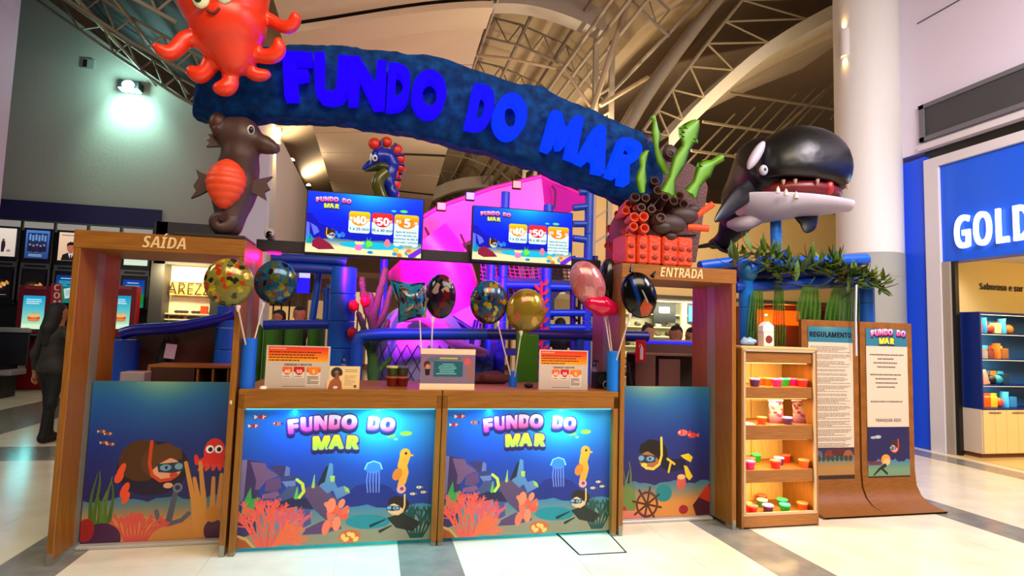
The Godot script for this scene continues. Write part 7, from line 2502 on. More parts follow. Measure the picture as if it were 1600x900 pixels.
# ---------- blue padded canopy with leaves and green drapes at the right ----------
func canopy() -> void:
	var t := thing("padded_canopy", "bright blue padded canopy frame behind the display cabinet and totems", "frame", Vector3.ZERO)
	var z := -0.62
	for e in [[1166, 432, 0.062], [1352, 425, 0.075]]:
		var p := P(e[0], e[1], z)
		var m := MB.new()
		pads(m, Vector3(p.x, 0, z), p, e[2], 0.3)
		obj("post", m, W.cyan if e[0] < 1200 else mat(Color(0.01, 0.30, 0.62), 0.4), t)
	var hd := MB.new()
	hd.ell(P(1168, 424, z + 0.02), Vector3(0.09, 0.10, 0.09))
	obj("post_cap", hd, mat(Color(0.01, 0.38, 0.62), 0.4), t)
	for e in [[1148, 449, 1345, 440, 0.05, -0.62, 1], [1150, 432, 1340, 424, 0.075, -0.70, 0], [1184, 413, 1354, 405, 0.055, -0.60, 2], [1170, 419, 1215, 408, 0.05, -0.55, 2], [1093, 416, 1165, 407, 0.05, -0.9, 2], [1100, 420, 1150, 416, 0.05, -1.0, 1], [1186, 408, 1230, 396, 0.04, -1.10, 1]]:
		var m := MB.new()
		pads(m, P(e[0], e[1], e[5]), P(e[2], e[3], e[5]), e[4], 0.6)
		obj("rail", m, [mat(Color(0.005, 0.05, 0.32), 0.45), W.pad, mat(Color(0.015, 0.33, 0.80), 0.4)][e[6]], t)
	var bk := MB.new()
	for u: float in [1110.0, 1345.0]:
		var p := P(u, 425, -1.9)
		bk.rod(Vector3(p.x, 0, p.z), p, 0.06, 10)
	obj("rear_post", bk, W.pad, t)
	# leaf garlands: every blade is its own part
	var blade := MB.new()
	var rows := []
	for i in 7:
		var f := i / 6.0
		var w := 0.018 * sin(PI * clampf(0.08 + f * 0.92, 0, 1)) + 0.001
		rows.append(PackedVector3Array([Vector3(-w, 0.15 * f, -0.05 * f * f), Vector3(0, 0.15 * f, -0.05 * f * f + 0.004), Vector3(w, 0.15 * f, -0.05 * f * f)]))
	blade.grid(rows)
	var bm := blade.mesh()
	var greens := []
	for col: Color in [Color(0.16, 0.28, 0.06), Color(0.28, 0.40, 0.08), Color(0.30, 0.28, 0.08), Color(0.40, 0.48, 0.10)]:
		var g := mat(col, 0.6)
		g.backlight_enabled = true
		g.backlight = Color(0.1, 0.14, 0.02)
		greens.append(g)
	var runs := [
		["left", [1140, 410, 1168, 398, 1200, 396, 1222, 402], 64, "sparse leafy garland around the left canopy post"],
		["middle", [1196, 420, 1240, 416, 1280, 410, 1310, 412], 100, "leafy garland along the middle of the blue canopy"],
		["right", [1290, 420, 1320, 424, 1350, 432, 1376, 440], 150, "dense bright leafy garland hanging over the right end of the canopy"],
		["lower", [1210, 440, 1250, 446, 1290, 448, 1330, 446], 14, "thin leafy strand under the middle of the blue canopy"]]
	for e in runs:
		var path := curve(PP(e[1], -0.46), 8)
		var gt := thing("leaf_garland", e[3], "garland", path[0])
		obj("vine", tubes(path, 0.008, 5), mat(Color(0.12, 0.12, 0.03), 0.7), gt).position = -path[0]
		for i in e[2]:
			var p: Vector3 = path[rng.randi() % path.size()]
			var o := obj("leaf", bm, greens[(rng.randi() % 2) + (2 if rng.randf() < (0.6 if e[0] == "right" else 0.35) else 0)], gt)
			o.position = p - path[0] + Vector3(rng.randf_range(-0.03, 0.03), rng.randf_range(-0.06, 0.04), rng.randf_range(-0.03, 0.05))
			var lean := rng.randf_range(0.3, 1.1) if rng.randf() < (0.12 if e[0] == "right" else 0.3) else rng.randf_range(1.2, 2.5)
			o.basis = Basis(Vector3.UP, rng.randf() * TAU) * Basis(Vector3.RIGHT, lean) * Basis.from_scale(Vector3.ONE * rng.randf_range(0.7, 1.25))
	# green tulle drapes
	var dm := mat(Color(0.20, 0.40, 0.04, 0.82), 0.9)
	dm.transparency = BaseMaterial3D.TRANSPARENCY_ALPHA
	dm.backlight_enabled = true
	dm.backlight = Color(0.15, 0.25, 0.02)
	for e in [[1183, 454, 1180, 535, 9, 13], [1217, 448, 1217, 540, 7, 11], [1266, 448, 1262, 503, 12, 20], [1312, 446, 1308, 505, 9, 20], [1334, 448, 1332, 506, 7, 11]]:
		var rows2 := []
		for i in 15:
			var f := i / 14.0
			var u := lerpf(e[0], e[2], f)
			var w := lerpf(e[4], e[5], sin(f * PI * 0.62))
			var row := PackedVector3Array()
			for j in 19:
				var g := j / 18.0 * 2.0 - 1.0
				row.append(P(u + g * w, lerpf(e[1], e[3], f), -0.52 + 0.018 * sin(j * 1.9 + f * 2.0) * (0.4 + f)))
			rows2.append(row)
		var m := MB.new()
		m.grid(rows2)
		var k: int = [1183, 1217, 1266, 1312, 1334].find(e[0])
		lone("green_drape", m, dm, "gathered green tulle drape hanging from the canopy, %s of five" % ["first from the left", "second from the left", "middle one", "second from the right", "rightmost"][k], "drape", "green drapes under the canopy")
	var cd := MB.new()
	cd.tube(PP([1338, 445, 1337, 500, 1338, 556], -0.30), 0.009, 6)
	obj("white_cord", cd, mat(Color(0.75, 0.78, 0.85), 0.4), t)

# ---------- shops and people around ----------
func far_shops() -> void:
	# right rear: tall cream wall over a row of bright shops
	struct("wall_rear", bxs(Vector3(3.9, 2.45, -9.4), Vector3(14, 4.85, -9.0)), mat(Color(0.90, 0.80, 0.58), 0.8))
	struct("trim_4", bxs(Vector3(3.85, 2.38, -9.5), Vector3(14, 2.46, -8.95)), mat(Color(0.35, 0.33, 0.28), 0.6))
	struct("wall_shop", bxs(Vector3(3.0, 0, -10.9), Vector3(9.6, 2.38, -10.7)), mat(Color(0.85, 0.78, 0.62), 0.8))
	struct("ceiling_shop", bxs(Vector3(3.0, 2.36, -10.9), Vector3(9.6, 2.42, -9.0)), W.white)
	# shoe shop behind the entrance
	var s := thing("shop_wall", "bright white shoe shop wall of shelves seen through the entrance", "shop", Vector3(0, 0, -10.4))
	var x0 := P(985, 500, -10.4).x
	var x1 := P(1100, 500, -10.4).x
	obj("back", bxs(Vector3(x0 - 0.6, 0, -0.25), Vector3(x1 + 0.3, 2.4, -0.2)), mat(Color(0.75, 0.74, 0.62), 0.6), s)
	for y: float in [0.35, 0.62, 0.89, 1.16, 1.43, 1.68, 2.02]:
		obj("shelf", bxs(Vector3(x0 - 0.6, y, -0.2), Vector3(x1 + 0.3, y + 0.03, 0.1)), mat(Color(0.90, 0.88, 0.74), 0.5), s)
	obj("dark_screen", bxs(Vector3(P(1018, 450, -10.4).x, 1.82, 0.1), Vector3(P(1052, 450, -10.4).x, 2.36, 0.13)), mat(Color(0.10, 0.12, 0.16), 0.4), s)
	obj("mullion", bxs(Vector3(P(1059, 450, -10.4).x, 0, 0.12), Vector3(P(1067, 450, -10.4).x, 2.4, 0.22)), mat(Color(0.88, 0.85, 0.66), 0.5), s)
	obj("lit_screen", bxs(Vector3(P(1072, 450, -10.4).x, 1.88, 0.12), Vector3(P(1090, 450, -10.4).x, 2.30, 0.14)), glowm(Color(0.30, 0.55, 1.0), 1.0), s)
	obj("lit_sign", bxs(Vector3(P(1026, 450, -10.4).x, 2.08, 0.14), Vector3(P(1042, 450, -10.4).x, 2.24, 0.16)), glowm(Color(1.0, 1.0, 1.0), 1.6), s)
	area("unseen_shop_light", Vector3((x0 + x1) * 0.5, 2.3, 0.9), Vector3(0, -0.75, -1), Vector2(1.8, 0.3), Color(1.0, 0.97, 0.80), 5.0, s)  # unseen lamp, placed to brighten the shoe shelves
	# rows of shoes, each its own piece
	var shoe := MB.new()
	shoe.ell(Vector3(0, 0.035, 0), Vector3(0.075, 0.035, 0.035), Basis(), 5, 8)
	shoe.ell(Vector3(-0.035, 0.055, 0), Vector3(0.04, 0.035, 0.032), Basis(), 5, 8)
	var sm := shoe.mesh()
	var shoe_m := [mat(Color(0.05, 0.05, 0.05), 0.5), mat(Color(0.88, 0.86, 0.80), 0.5), mat(Color(0.40, 0.34, 0.28), 0.5)]
	var rowname := ["lowest", "second", "third", "fourth", "fifth", "sixth"]
	for j in 6:
		for i in 9:
			var o := lone("shoe", sm, shoe_m[(i * 7 + j * 5) % 3], "small %s shoe, %s from the left on the %s shoe shop shelf" % [["black", "white", "brown"][(i * 7 + j * 5) % 3], ["first", "second", "third", "fourth", "fifth", "sixth", "seventh", "eighth", "ninth"][i], rowname[j]], "shoe", "shoes in the shoe shop")
			o.position = Vector3(lerpf(x0 - 0.1, x1 + 0.1, i / 8.0), [0.35, 0.62, 0.89, 1.16, 1.43, 1.68][j] + 0.0305, -10.37)
			o.scale = Vector3.ONE * 1.35
	# snack kiosk with an orange glow
	var k := thing("snack_kiosk", "snack kiosk with an orange fascia and a white lit sign behind the drapes", "kiosk", Vector3(0, 0, -9.6))
	var k0 := P(1176, 480, -9.6).x
	var k1 := P(1300, 480, -9.6).x
	obj("back_wall", bxs(Vector3(k0 - 0.1, 0, -0.9), Vector3(k1 + 0.6, 2.36, -0.85)), mat(Color(0.42, 0.20, 0.08), 0.6), k)
	obj("fascia", bxs(Vector3(k0, P(1230, 481, -9.6).y, -0.05), Vector3(k1, P(1230, 452, -9.6).y, 0.0)), mat(Color(0.85, 0.22, 0.03), 0.5), k)
	obj("counter", bxs(Vector3(k0, 0.0, -0.1), Vector3(k1, 1.18, 0.3), 0.01), mat(Color(0.40, 0.12, 0.04), 0.5), k)
	obj("glowing_panel", bxs(Vector3(P(1198, 480, -10.0).x, P(1200, 507, -10.4).y, -0.84), Vector3(P(1262, 480, -10.0).x + 0.1, P(1200, 484, -10.4).y, -0.82)), glowm(Color(1.0, 0.32, 0.02), 1.4), k)
	var sg := MB.new()
	for e in [[1246, 456, 0.24, 0.062], [1236, 460, 0.14, 0.07], [1258, 458, 0.14, 0.06]]:
		var p := P(e[0], e[1], -9.58) - Vector3(0, 0, -9.6)
		sg.ell(p, Vector3(e[2], e[3], 0.015), Basis(), 8, 18)
	obj("lit_sign", sg, glowm(Color(0.95, 1.0, 0.97), 1.3), k)
	var wd := MB.new()
	wd.words("amigos", 0.085, 0.004, Transform3D(Basis(), P(1249, 461, -9.55) - Vector3(0, 0, -9.6)), false)
	obj("lettering", wd, mat(Color(0.28, 0.34, 0.32), 0.6), k)
	var rd := MB.new()
	rd.ell(P(1205, 456, -9.57) - Vector3(0, 0, -9.6), Vector3(0.10, 0.06, 0.014), Basis(), 8, 16)
	obj("round_badge", rd, glowm(Color(0.95, 0.92, 0.70), 0.9), k)
	var bl := MB.new()
	for e in [[1199, 474], [1197, 492]]:
		bl.ell(P(e[0], e[1], -9.7) - Vector3(0, 0, -9.6), Vector3(0.045, 0.028, 0.03), Basis(), 6, 10)
	obj("downlight", bl, glowm(Color(1.0, 0.92, 0.75), 2.5), k)
	omni("kiosk_light", Vector3((k0 + k1) * 0.5, 2.0, -0.4), Color(1.0, 0.55, 0.2), 1.0, 0.1, 40.0, k)
	obj("menu_card", bxs(P(1190, 513, -9.4) - Vector3(0, 0, -9.6), P(1203, 505, -9.4) - Vector3(0, 0, -9.62)), mat(Color(0.86, 0.87, 0.90), 0.5), k)
	# mid distance: warm shopfronts at the end of the hall
	var wcol := [Color(0.95, 0.75, 0.48), Color(0.75, 0.60, 0.42), Color(0.90, 0.80, 0.62), Color(0.60, 0.45, 0.32)]
	for i in 8:
		var u0 := 415.0 + i * 66.0
		var zz := -17.0 - (i % 2) * 1.2
		var a := P(u0, 480, zz)
		var b := P(u0 + 50.0, 480, zz)
		var sf := thing("shopfront", "distant %s lit shopfront at the end of the hall, number %s from the left" % [["amber", "tan", "cream", "brown"][i % 4], ["one", "two", "three", "four", "five", "six", "seven", "eight"][i]], "shopfront", Vector3((a.x + b.x) * 0.5, 0, zz))
		var hx := (b.x - a.x) * 0.5
		obj("wall", bxs(Vector3(-hx - 0.15, 0, -0.1), Vector3(hx + 0.15, 3.4, 0.0)), mat(Color(0.55, 0.42, 0.30), 0.7), sf)
		obj("lit_window", bxs(Vector3(-hx, 0.2, 0.001), Vector3(hx, 2.1 + 0.3 * (i % 3), 0.03)), glowm(wcol[i % 4], 0.55), sf)
		obj("fascia", bxs(Vector3(-hx - 0.15, 2.7, 0.0), Vector3(hx + 0.15, 3.2, 0.06)), mat(Color(0.35, 0.26, 0.2), 0.6), sf)
		var mu := MB.new()
		for f: float in [-0.5, 0.0, 0.5]:
			mu.box(Vector3(hx * f, 1.2, 0.04), Vector3(0.05, 2.2, 0.04))
		obj("mullion", mu, mat(Color(0.25, 0.2, 0.16), 0.5), sf)
		obj("stock", bxs(Vector3(-hx * 0.8, 0.2, 0.035), Vector3(hx * 0.1, 0.9 + 0.2 * (i % 2), 0.07)), mat([Color(0.5, 0.15, 0.1), Color(0.2, 0.25, 0.2), Color(0.6, 0.5, 0.4)][i % 3], 0.6), sf)
	var bd := thing("hanging_banner", "small blue lit banner hanging far behind the padded gate", "banner", P(474, 442, -14.0))
	obj("lit_sign", bxs(Vector3(-0.18, -0.3, 0), Vector3(0.18, 0.15, 0.03)), glowm(Color(0.10, 0.02, 1.0), 1.0), bd)
	obj("top", bxs(Vector3(-0.18, 0.15, 0), Vector3(0.18, 0.45, 0.03)), glowm(Color(0.75, 0.75, 1.0), 1.0), bd)
	obj("pole", bxs(Vector3(-0.15, -2.4, 0), Vector3(-0.08, -0.3, 0.05)), W.grey, bd)
	# two-way lamps on the columns
	for e in [[1321, 68, -3.15, "white cylinder two-way lamp on the fat round column", 0.075, 0.42, Color(1.0, 0.78, 0.45), 0.9], [434, 212, -9.25, "dazzling warm two-way lamp on the square white column", 0.09, 0.34, Color(1.0, 0.75, 0.42), 1.6]]:
		var p := P(e[0], e[1], e[2])
		var lt := thing("wall_lamp", e[3], "lamp", p)
		var lm := MB.new()
		lm.lathe(PackedVector2Array([Vector2(e[4] * 0.8, -e[5] * 0.44), Vector2(e[4], -e[5] * 0.5), Vector2(e[4], e[5] * 0.5), Vector2(e[4] * 0.8, e[5] * 0.44)]), Transform3D(), 18)
		obj("lamp_body", lm, W.white, lt)
		var sd := 1.0 if e[0] > 800 else -1.0
		obj("bracket", bxs(Vector3(0, -0.05, -0.04), Vector3(0.2 * sd, 0.05, 0.04)), mat(Color(0.6, 0.62, 0.6), 0.4), lt)
		for ud: float in [-1.0, 1.0]:
			var bu := MB.new()
			bu.lathe(PackedVector2Array([Vector2(e[4] * 0.78, 0), Vector2(0, 0.01)]), Transform3D(Basis.from_scale(Vector3(1, ud, 1)), Vector3(0, ud * e[5] * 0.445, 0)), 16)
			obj("glowing_face", bu, glowm(Color(1.0, 0.88, 0.62), 4.0), lt)
			spot("lamp_beam", Vector3(0, ud * (e[5] * 0.5 + 0.02), 0), Vector3(0.25 * sd, ud * 2.0, -0.02), e[6], e[7] * 5.0, 34.0, 0.03, lt)
		if e[0] < 800:
			var fl := MB.new()
			fl.ell(Vector3(0, 0, 0.12), Vector3(0.10, 0.13, 0.04))
			obj("glowing_front", fl, glowm(Color(1.0, 0.90, 0.66), 9.0), lt)
			omni("lamp_glow", Vector3(0, 0, 0.25), Color(1.0, 0.72, 0.35), 0.7, 0.08, 40.0, lt)
	# uplights: two on the left wall's edge, the others added to light the roof
	for e in [[PX(456, 252, -2.9), Vector3(1.2, 1.2, 0.6), 7.0, "first bright little lamp on the top edge of the left wall"], [PX(482, 291, -2.9), Vector3(1.2, 1.2, 0.0), 14.0, "second bright little lamp farther along the left wall"],
		[Vector3(3.46, 4.9, -5.78), Vector3(-1.0, 1.5, -0.6), 5.0, "added uplight on the nearest laced post, hidden behind the arch"], [Vector3(3.46, 4.6, -11.08), Vector3(-1.0, 1.2, 0.2), 13.0, "added uplight on the middle laced post"], [Vector3(6.0, 4.955, -9.2), Vector3(-0.3, 1.5, 0.3), 16.0, "added uplight on the cream rear wall, hidden behind the orca"]]:
		var ul := thing("uplight", e[3], "lamp", e[0])
		obj("lamp_body", bxs(Vector3(-0.09, -0.10, -0.07), Vector3(0.09, 0.0, 0.07), 0.01), W.black, ul)
		var gm := MB.new()
		gm.ell(Vector3(0, 0.02, 0), Vector3(0.075, 0.07, 0.06), Basis(), 6, 12)
		obj("glowing_dome", gm, glowm(Color(1.0, 0.93, 0.78), 6.0), ul)
		var d: Vector3 = e[1]
		area("uplight_beam", Vector3(0, 0.10, 0), d, Vector2(0.2, 0.2), Color(1.0, 0.91, 0.78), e[2], ul)
	# cold flood high on the cinema wall
	var f := thing("wall_flood", "blinding cold white flood lamp high on the grey wall", "lamp", P(201, 133, -10.25))
	obj("lamp_body", bxs(Vector3(-0.22, -0.06, -0.24), Vector3(0.22, 0.12, 0.0), 0.02), W.black, f)
	obj("glowing_face", bxs(Vector3(-0.2, -0.10, -0.2), Vector3(0.2, -0.065, 0.02), 0.01), glowm(Color(0.75, 1.0, 1.0), 5.0), f)
	var fr := MB.new()
	fr.ell(Vector3(0, 0, 0.03), Vector3(0.13, 0.10, 0.02))
	obj("glowing_front", fr, glowm(Color(0.80, 0.97, 1.0), 5.0), f)
	spot("flood_beam", Vector3(0, -0.16, 0.10), Vector3(0.05, -1.0, -0.55), Color(0.72, 1.0, 0.96), 5.0, 52.0, 0.25, f)
	omni("flood_glow", Vector3(0, -0.05, 0.22), Color(0.70, 1.0, 0.97), 1.6, 0.1, 40.0, f)
	var so := thing("socket_box", "tiny dark box on the grey wall left of the cold flood lamp", "box", P(139, 101, -10.48))
	obj("case", bxs(Vector3(-0.12, -0.09, -0.02), Vector3(0.1, 0.12, 0.02)), mat(Color(0.55, 0.55, 0.53), 0.5), so)
	obj("hole", bxs(Vector3(-0.11, -0.07, 0.018), Vector3(-0.03, 0.10, 0.024)), W.black, so)

func poster(seed_: int, a: Color, b: Color, cols: Array) -> ImageTexture:    # 0.7 x 1.0
	var c := CV.new(160, 230, 0.7)
	var r := RandomNumberGenerator.new()
	r.seed = seed_
	c.back([[0.0, a], [1.0, b]])
	match seed_:
		40:      # small standing figure on a pale ground
			c.oval(0.33, 0.42, 0.035, 0.04, Color(0.3, 0.2, 0.18))
			c.poly(pv([0.28, 0.46, 0.38, 0.46, 0.40, 0.62, 0.36, 0.85, 0.28, 0.85, 0.27, 0.62]), Color(0.16, 0.12, 0.14))
			c.oval(0.5, 0.8, 0.06, 0.05, Color(0.6, 0.5, 0.48))
		42:      # a row of people before a dark interior
			c.rect(0.06, 0.1, 0.58, 0.66, Color(0.10, 0.16, 0.32))
			for i in 6:
				c.rect(0.1 + i * 0.09, 0.14 + 0.03 * (i % 2), 0.06, 0.22, Color(0.42, 0.58, 0.80))
			for i in 5:
				c.oval(0.14 + i * 0.105, 0.52 + 0.03 * (i % 2), 0.035, 0.04, Color(0.55, 0.48, 0.5))
				c.rrect(0.09 + i * 0.105, 0.56 + 0.03 * (i % 2), 0.1, 0.2, 0.03, Color(0.08 + 0.05 * (i % 3), 0.1, 0.2))
			c.lines(0.12, 0.86, 0.46, 0.05, 2, Color(0.75, 0.82, 0.9), r, 0.4)
		44:      # portrait of a man in a suit
			c.lines(0.08, 0.08, 0.54, 0.06, 1, Color(0.6, 0.45, 0.36), r, 0.7)
			c.poly(pv([0.10, 1.0, 0.14, 0.80, 0.30, 0.72, 0.46, 0.72, 0.60, 0.80, 0.66, 1.0]), Color(0.10, 0.08, 0.09))
			c.poly(pv([0.30, 0.74, 0.46, 0.74, 0.38, 1.0]), Color(0.92, 0.86, 0.84))
			c.poly(pv([0.365, 0.78, 0.40, 0.78, 0.41, 1.0, 0.355, 1.0]), Color(0.2, 0.12, 0.14))
			c.oval(0.38, 0.55, 0.125, 0.17, Color(0.72, 0.42, 0.30))
			c.poly(pv([0.245, 0.52, 0.25, 0.40, 0.33, 0.33, 0.45, 0.34, 0.52, 0.42, 0.515, 0.52, 0.47, 0.45, 0.30, 0.45]), Color(0.10, 0.06, 0.05))
			c.oval(0.33, 0.54, 0.02, 0.01, Color(0.15, 0.08, 0.06))
			c.oval(0.43, 0.54, 0.02, 0.01, Color(0.15, 0.08, 0.06))
			c.oval(0.38, 0.65, 0.04, 0.012, Color(0.5, 0.2, 0.16))
		41, 43:      # amber splash on black
			c.glow(0.3, 0.52, 0.34, 0.3, Color(0.95, 0.60, 0.20), 0.9)
			for i in 22:
				var f := i / 21.0
				c.oval(0.12 + 0.5 * f, 0.66 - 0.26 * f + 0.05 * sin(i * 1.3), 0.07 * (1.0 - f) + 0.02, 0.05, Color(0.85, 0.45, 0.12).lerp(Color(1.0, 0.85, 0.55), r.randf()))
			c.lines(0.25, 0.86, 0.35, 0.03, 1, Color(0.8, 0.8, 0.8), r, 0.5)
		45, 49:      # blue notice with a tilted white ticket on green
			c.rect(0.0, 0.52, 0.7, 0.34, Color(0.05, 0.55, 0.25))
			c.glow(0.35, 0.55, 0.35, 0.3, Color(0.1, 0.75, 0.5), 0.6)
			c.poly(pv([0.26, 0.50, 0.50, 0.44, 0.56, 0.80, 0.32, 0.86]), Color(0.80, 0.92, 0.92))
			c.lines(0.34, 0.56, 0.16, 0.05, 4, Color(0.4, 0.55, 0.6), r, 0.3)
			c.lines(0.14, 0.10, 0.42, 0.05, 1, Color(0.85, 0.95, 1.0), r, 0.7)
			c.lines(0.10, 0.20, 0.5, 0.045, 5, Color(0.25, 0.85, 0.88), r, 0.5)
		_:
			c.oval(0.38, 0.66, 0.2, 0.13, Color(0.88, 0.30, 0.12))
			c.oval(0.38, 0.60, 0.2, 0.06, Color(0.92, 0.72, 0.42))
			c.oval(0.38, 0.74, 0.2, 0.05, Color(0.80, 0.55, 0.3))
			c.lines(0.1, 0.1, 0.5, 0.06, 3, Color(0.9, 0.97, 1.0), r, 0.5)
			c.rect(0.0, 0.86, 0.7, 0.14, Color(0.85, 0.95, 0.80))
	return c.tex()

func cinema() -> void:
	var z := -10.35
	# purple band over the posters
	lone("cinema_fascia", bxs(P(-60, 337, z), P(254, 329, z) + Vector3(0, 0, 0.06)), mat(Color(0.10, 0.05, 0.30), 0.6), "long plain dark purple fascia band over the cinema posters", "fascia")
	struct("trim_5", bxs(Vector3(P(-60, 350, z).x, 0, -10.5), Vector3(P(252, 500, z).x, P(252, 372, z).y, -10.42)), mat(Color(0.03, 0.028, 0.04), 0.6))
	var pal := [
		[Color(0.92, 0.86, 0.80), Color(0.85, 0.78, 0.72), [Color(0.2, 0.15, 0.15), Color(0.55, 0.4, 0.35)], Color(0.03, 0.02, 0.02), Color(0.05, 0.03, 0.02), [Color(0.55, 0.28, 0.05), Color(0.12, 0.06, 0.02)]],
		[Color(0.30, 0.50, 0.80), Color(0.16, 0.26, 0.48), [Color(0.08, 0.10, 0.20), Color(0.45, 0.5, 0.62)], Color(0.04, 0.03, 0.02), Color(0.03, 0.02, 0.02), [Color(0.85, 0.48, 0.12), Color(0.70, 0.45, 0.2)]],
		[Color(0.95, 0.82, 0.70), Color(0.90, 0.72, 0.58), [Color(0.15, 0.08, 0.07), Color(0.55, 0.28, 0.2), Color(0.1, 0.08, 0.1)], Color(0.02, 0.20, 0.55), Color(0.04, 0.55, 0.50), [Color(0.45, 0.85, 0.85), Color(0.10, 0.5, 0.55)]],
		[Color(0.7, 0.7, 0.72), Color(0.5, 0.5, 0.55), [Color(0.2, 0.2, 0.25), Color(0.8, 0.8, 0.8)], Color(0.3, 0.1, 0.1), Color(0.1, 0.05, 0.05), [Color(0.7, 0.3, 0.2), Color(0.2, 0.1, 0.1)]],
		[Color(0.92, 0.92, 0.90), Color(0.86, 0.86, 0.86), [Color(0.12, 0.12, 0.14), Color(0.7, 0.7, 0.7)], Color(0.02, 0.22, 0.72), Color(0.05, 0.60, 0.42), [Color(0.55, 0.90, 0.85), Color(0.08, 0.62, 0.40)]]]
	var what := ["pale poster of a standing figure over a dark one", "blue group poster over an amber splash on black", "portrait poster of a man in a suit over a cyan one", "grey poster over a red one, behind the portal header", "white poster over a blue and green one, seen through the exit portal"]
	for i in 5:
		var u := -12.0 + i * 51.5
		var v := 341.0 + i * 3.6
		var a := P(u, v, z)
		var b := P(u + 46.0, v, z)
		var w := b.x - a.x
		var t := thing("poster_display", what[i], "poster", Vector3((a.x + b.x) * 0.5, 0, z), 0.0, "")
		var ys := [a.y, P(u, v + 11, z).y, P(u, v + 13, z).y, P(u, v + 60, z).y, P(u, v + 66, z).y, P(u, v + 75, z).y, P(u, v + 80, z).y, P(u, v + 126, z).y]
		obj("frame", bxs(Vector3(-w * 0.5, ys[7] - 0.1, -0.06), Vector3(w * 0.5, a.y, 0.0), 0.01), W.black, t)
		obj("lit_header", bxs(Vector3(-w * 0.49, ys[1], 0.001), Vector3(w * 0.49, ys[0] - 0.02, 0.03)), glowm(Color(0.62, 0.60, 0.58), 0.55), t)
		var bar := MB.new()
		bar.box(Vector3(0, (ys[4] + ys[5]) * 0.5, 0.012), Vector3(w * 0.98, ys[4] - ys[5], 0.024))
		for s: float in [-1.0, 1.0]:
			bar.box(Vector3(s * w * 0.48, (ys[5] + ys[7]) * 0.5, 0.01), Vector3(0.03, ys[5] - ys[7], 0.02))
		obj("metal_strip", bar, mat(Color(0.42, 0.42, 0.42), 0.35, 0.5), t)
		obj("strip_label", bxs(Vector3(-w * 0.36, ys[5] + 0.04, 0.025), Vector3(w * 0.36, ys[4] - 0.04, 0.028)), W.black, t)
		for k in 2:
			var m := MB.new()
			var yt: float = ys[2 if k == 0 else 6] - 0.02
			var yb: float = ys[3 if k == 0 else 7] + 0.02
			var iw := w * 0.40 if k == 0 else w * 0.37
			m.quad(Vector3(-iw, yb, 0.022), Vector3(iw, yb, 0.022), Vector3(iw, yt, 0.022), Vector3(-iw, yt, 0.022))
			var q: Array = pal[i]
			obj("lit_poster", m, smat(poster(40 + i * 2 + k, q[k * 3], q[k * 3 + 1], q[k * 3 + 2]), 0.95 if k == 0 else 0.8), t)
		area("poster_light", Vector3(0, (ys[2] + ys[7]) * 0.5, 0.05), Vector3(0, 0, 1), Vector2(w * 0.7, 1.2), pal[i][0], 0.25, t)
	# ticket kiosks
	for i in 2:
		var u: float = [51.0, 186.0][i]
		var kz := -9.6
		var p := P(u, 500, kz)
		var t := thing("ticket_kiosk", ["red ticket kiosk with a lit cyan screen below the amber poster", "red and white ticket kiosk partly hidden by the exit portal board"][i], "kiosk", Vector3(p.x, 0, kz))
		var yt := P(u, 446, kz).y
		obj("body", bxs(Vector3(-0.30, 0, -0.2), Vector3(0.30, yt, 0.0), 0.02), mat(Color(0.48, 0.01, 0.06), 0.4), t)
		obj("shelf", bxs(Vector3(-0.34, 1.02, 0.0), Vector3(0.34, 1.10, 0.28), 0.01), W.black, t)
		var m := MB.new()
		var s0 := P(u, 514, kz).y
		var s1 := P(u, 462, kz).y
		m.quad(Vector3(-0.19, s0, 0.004), Vector3(0.19, s0, 0.004), Vector3(0.19, s1, 0.004), Vector3(-0.19, s1, 0.004))
		obj("lit_screen", m, smat(poster(61 + i, Color(0.05, 0.60, 0.80), Color(0.80, 0.95, 0.75), [Color(0.85, 0.25, 0.1), Color(0.9, 0.85, 0.7)]), 1.0), t)
		var wd := MB.new()
		wd.words("INGRESSOS", 0.05, 0.004, Transform3D(Basis(), Vector3(0, s1 + 0.14, 0.002)))
		obj("lettering", wd, mat(Color(0.75, 0.35, 0.40), 0.5), t)
		if i == 0:
			area("screen_light", Vector3(0, (s0 + s1) * 0.5, 0.02), Vector3(0, 0, 1), Vector2(0.36, 0.7), Color(0.4, 0.9, 0.9), 0.4, t)
	# slanted red sign COMPRA
	var cz := -8.8
	var cs := thing("hanging_sign", "slanted red sign with the vertical word COMPRA", "sign", Vector3(P(85, 500, cz).x, 0, cz))
	var sm := MB.new()
	fan_fin(sm, [81, 443, 96, 443, 97, 505, 83, 541, 74, 541, 80, 500], cz, 0.06)
	obj("board", sm, mat(Color(0.60, 0.005, 0.025), 0.4), cs).position = -cs.position
	for i in 6:
		var wm := MB.new()
		wm.words("COMPRA"[i], 0.115, 0.004, Transform3D(Basis(), P([88, 88, 88, 87, 86, 83][i], 454 + i * 12.3, cz + 0.033) - cs.position))
		obj("letter", wm, mat(Color(0.86, 0.76, 0.78), 0.5), cs)
	obj("post", bxs(Vector3(-0.03, 0, -0.03), Vector3(0.03, 1.3, 0.0)), W.black, cs)
	# queue benches before the kiosks
	for i in 2:
		var b := thing("bench", "long dark bench with pale edges, %s row before the ticket kiosk" % ["front" if i == 0 else "rear"], "bench", Vector3(P(12, 560, -8.6 - i * 0.9).x - 0.4, 0, -8.3 - i * 0.9), 0.0, "")
		obj("seat", bxs(Vector3(-0.9, 0.40, -0.25), Vector3(0.75, 0.50, 0.25), 0.02), mat(Color(0.5, 0.48, 0.48), 0.5), b)
		obj("backrest", bxs(Vector3(-0.9, 0.55, -0.28), Vector3(0.75, 1.15, -0.22), 0.02), W.black, b)
		for s: float in [-0.7, -0.1, 0.55]:
			obj("leg", bxs(Vector3(s - 0.05, 0, -0.24), Vector3(s + 0.05, 0.56, 0.2)), W.black, b)
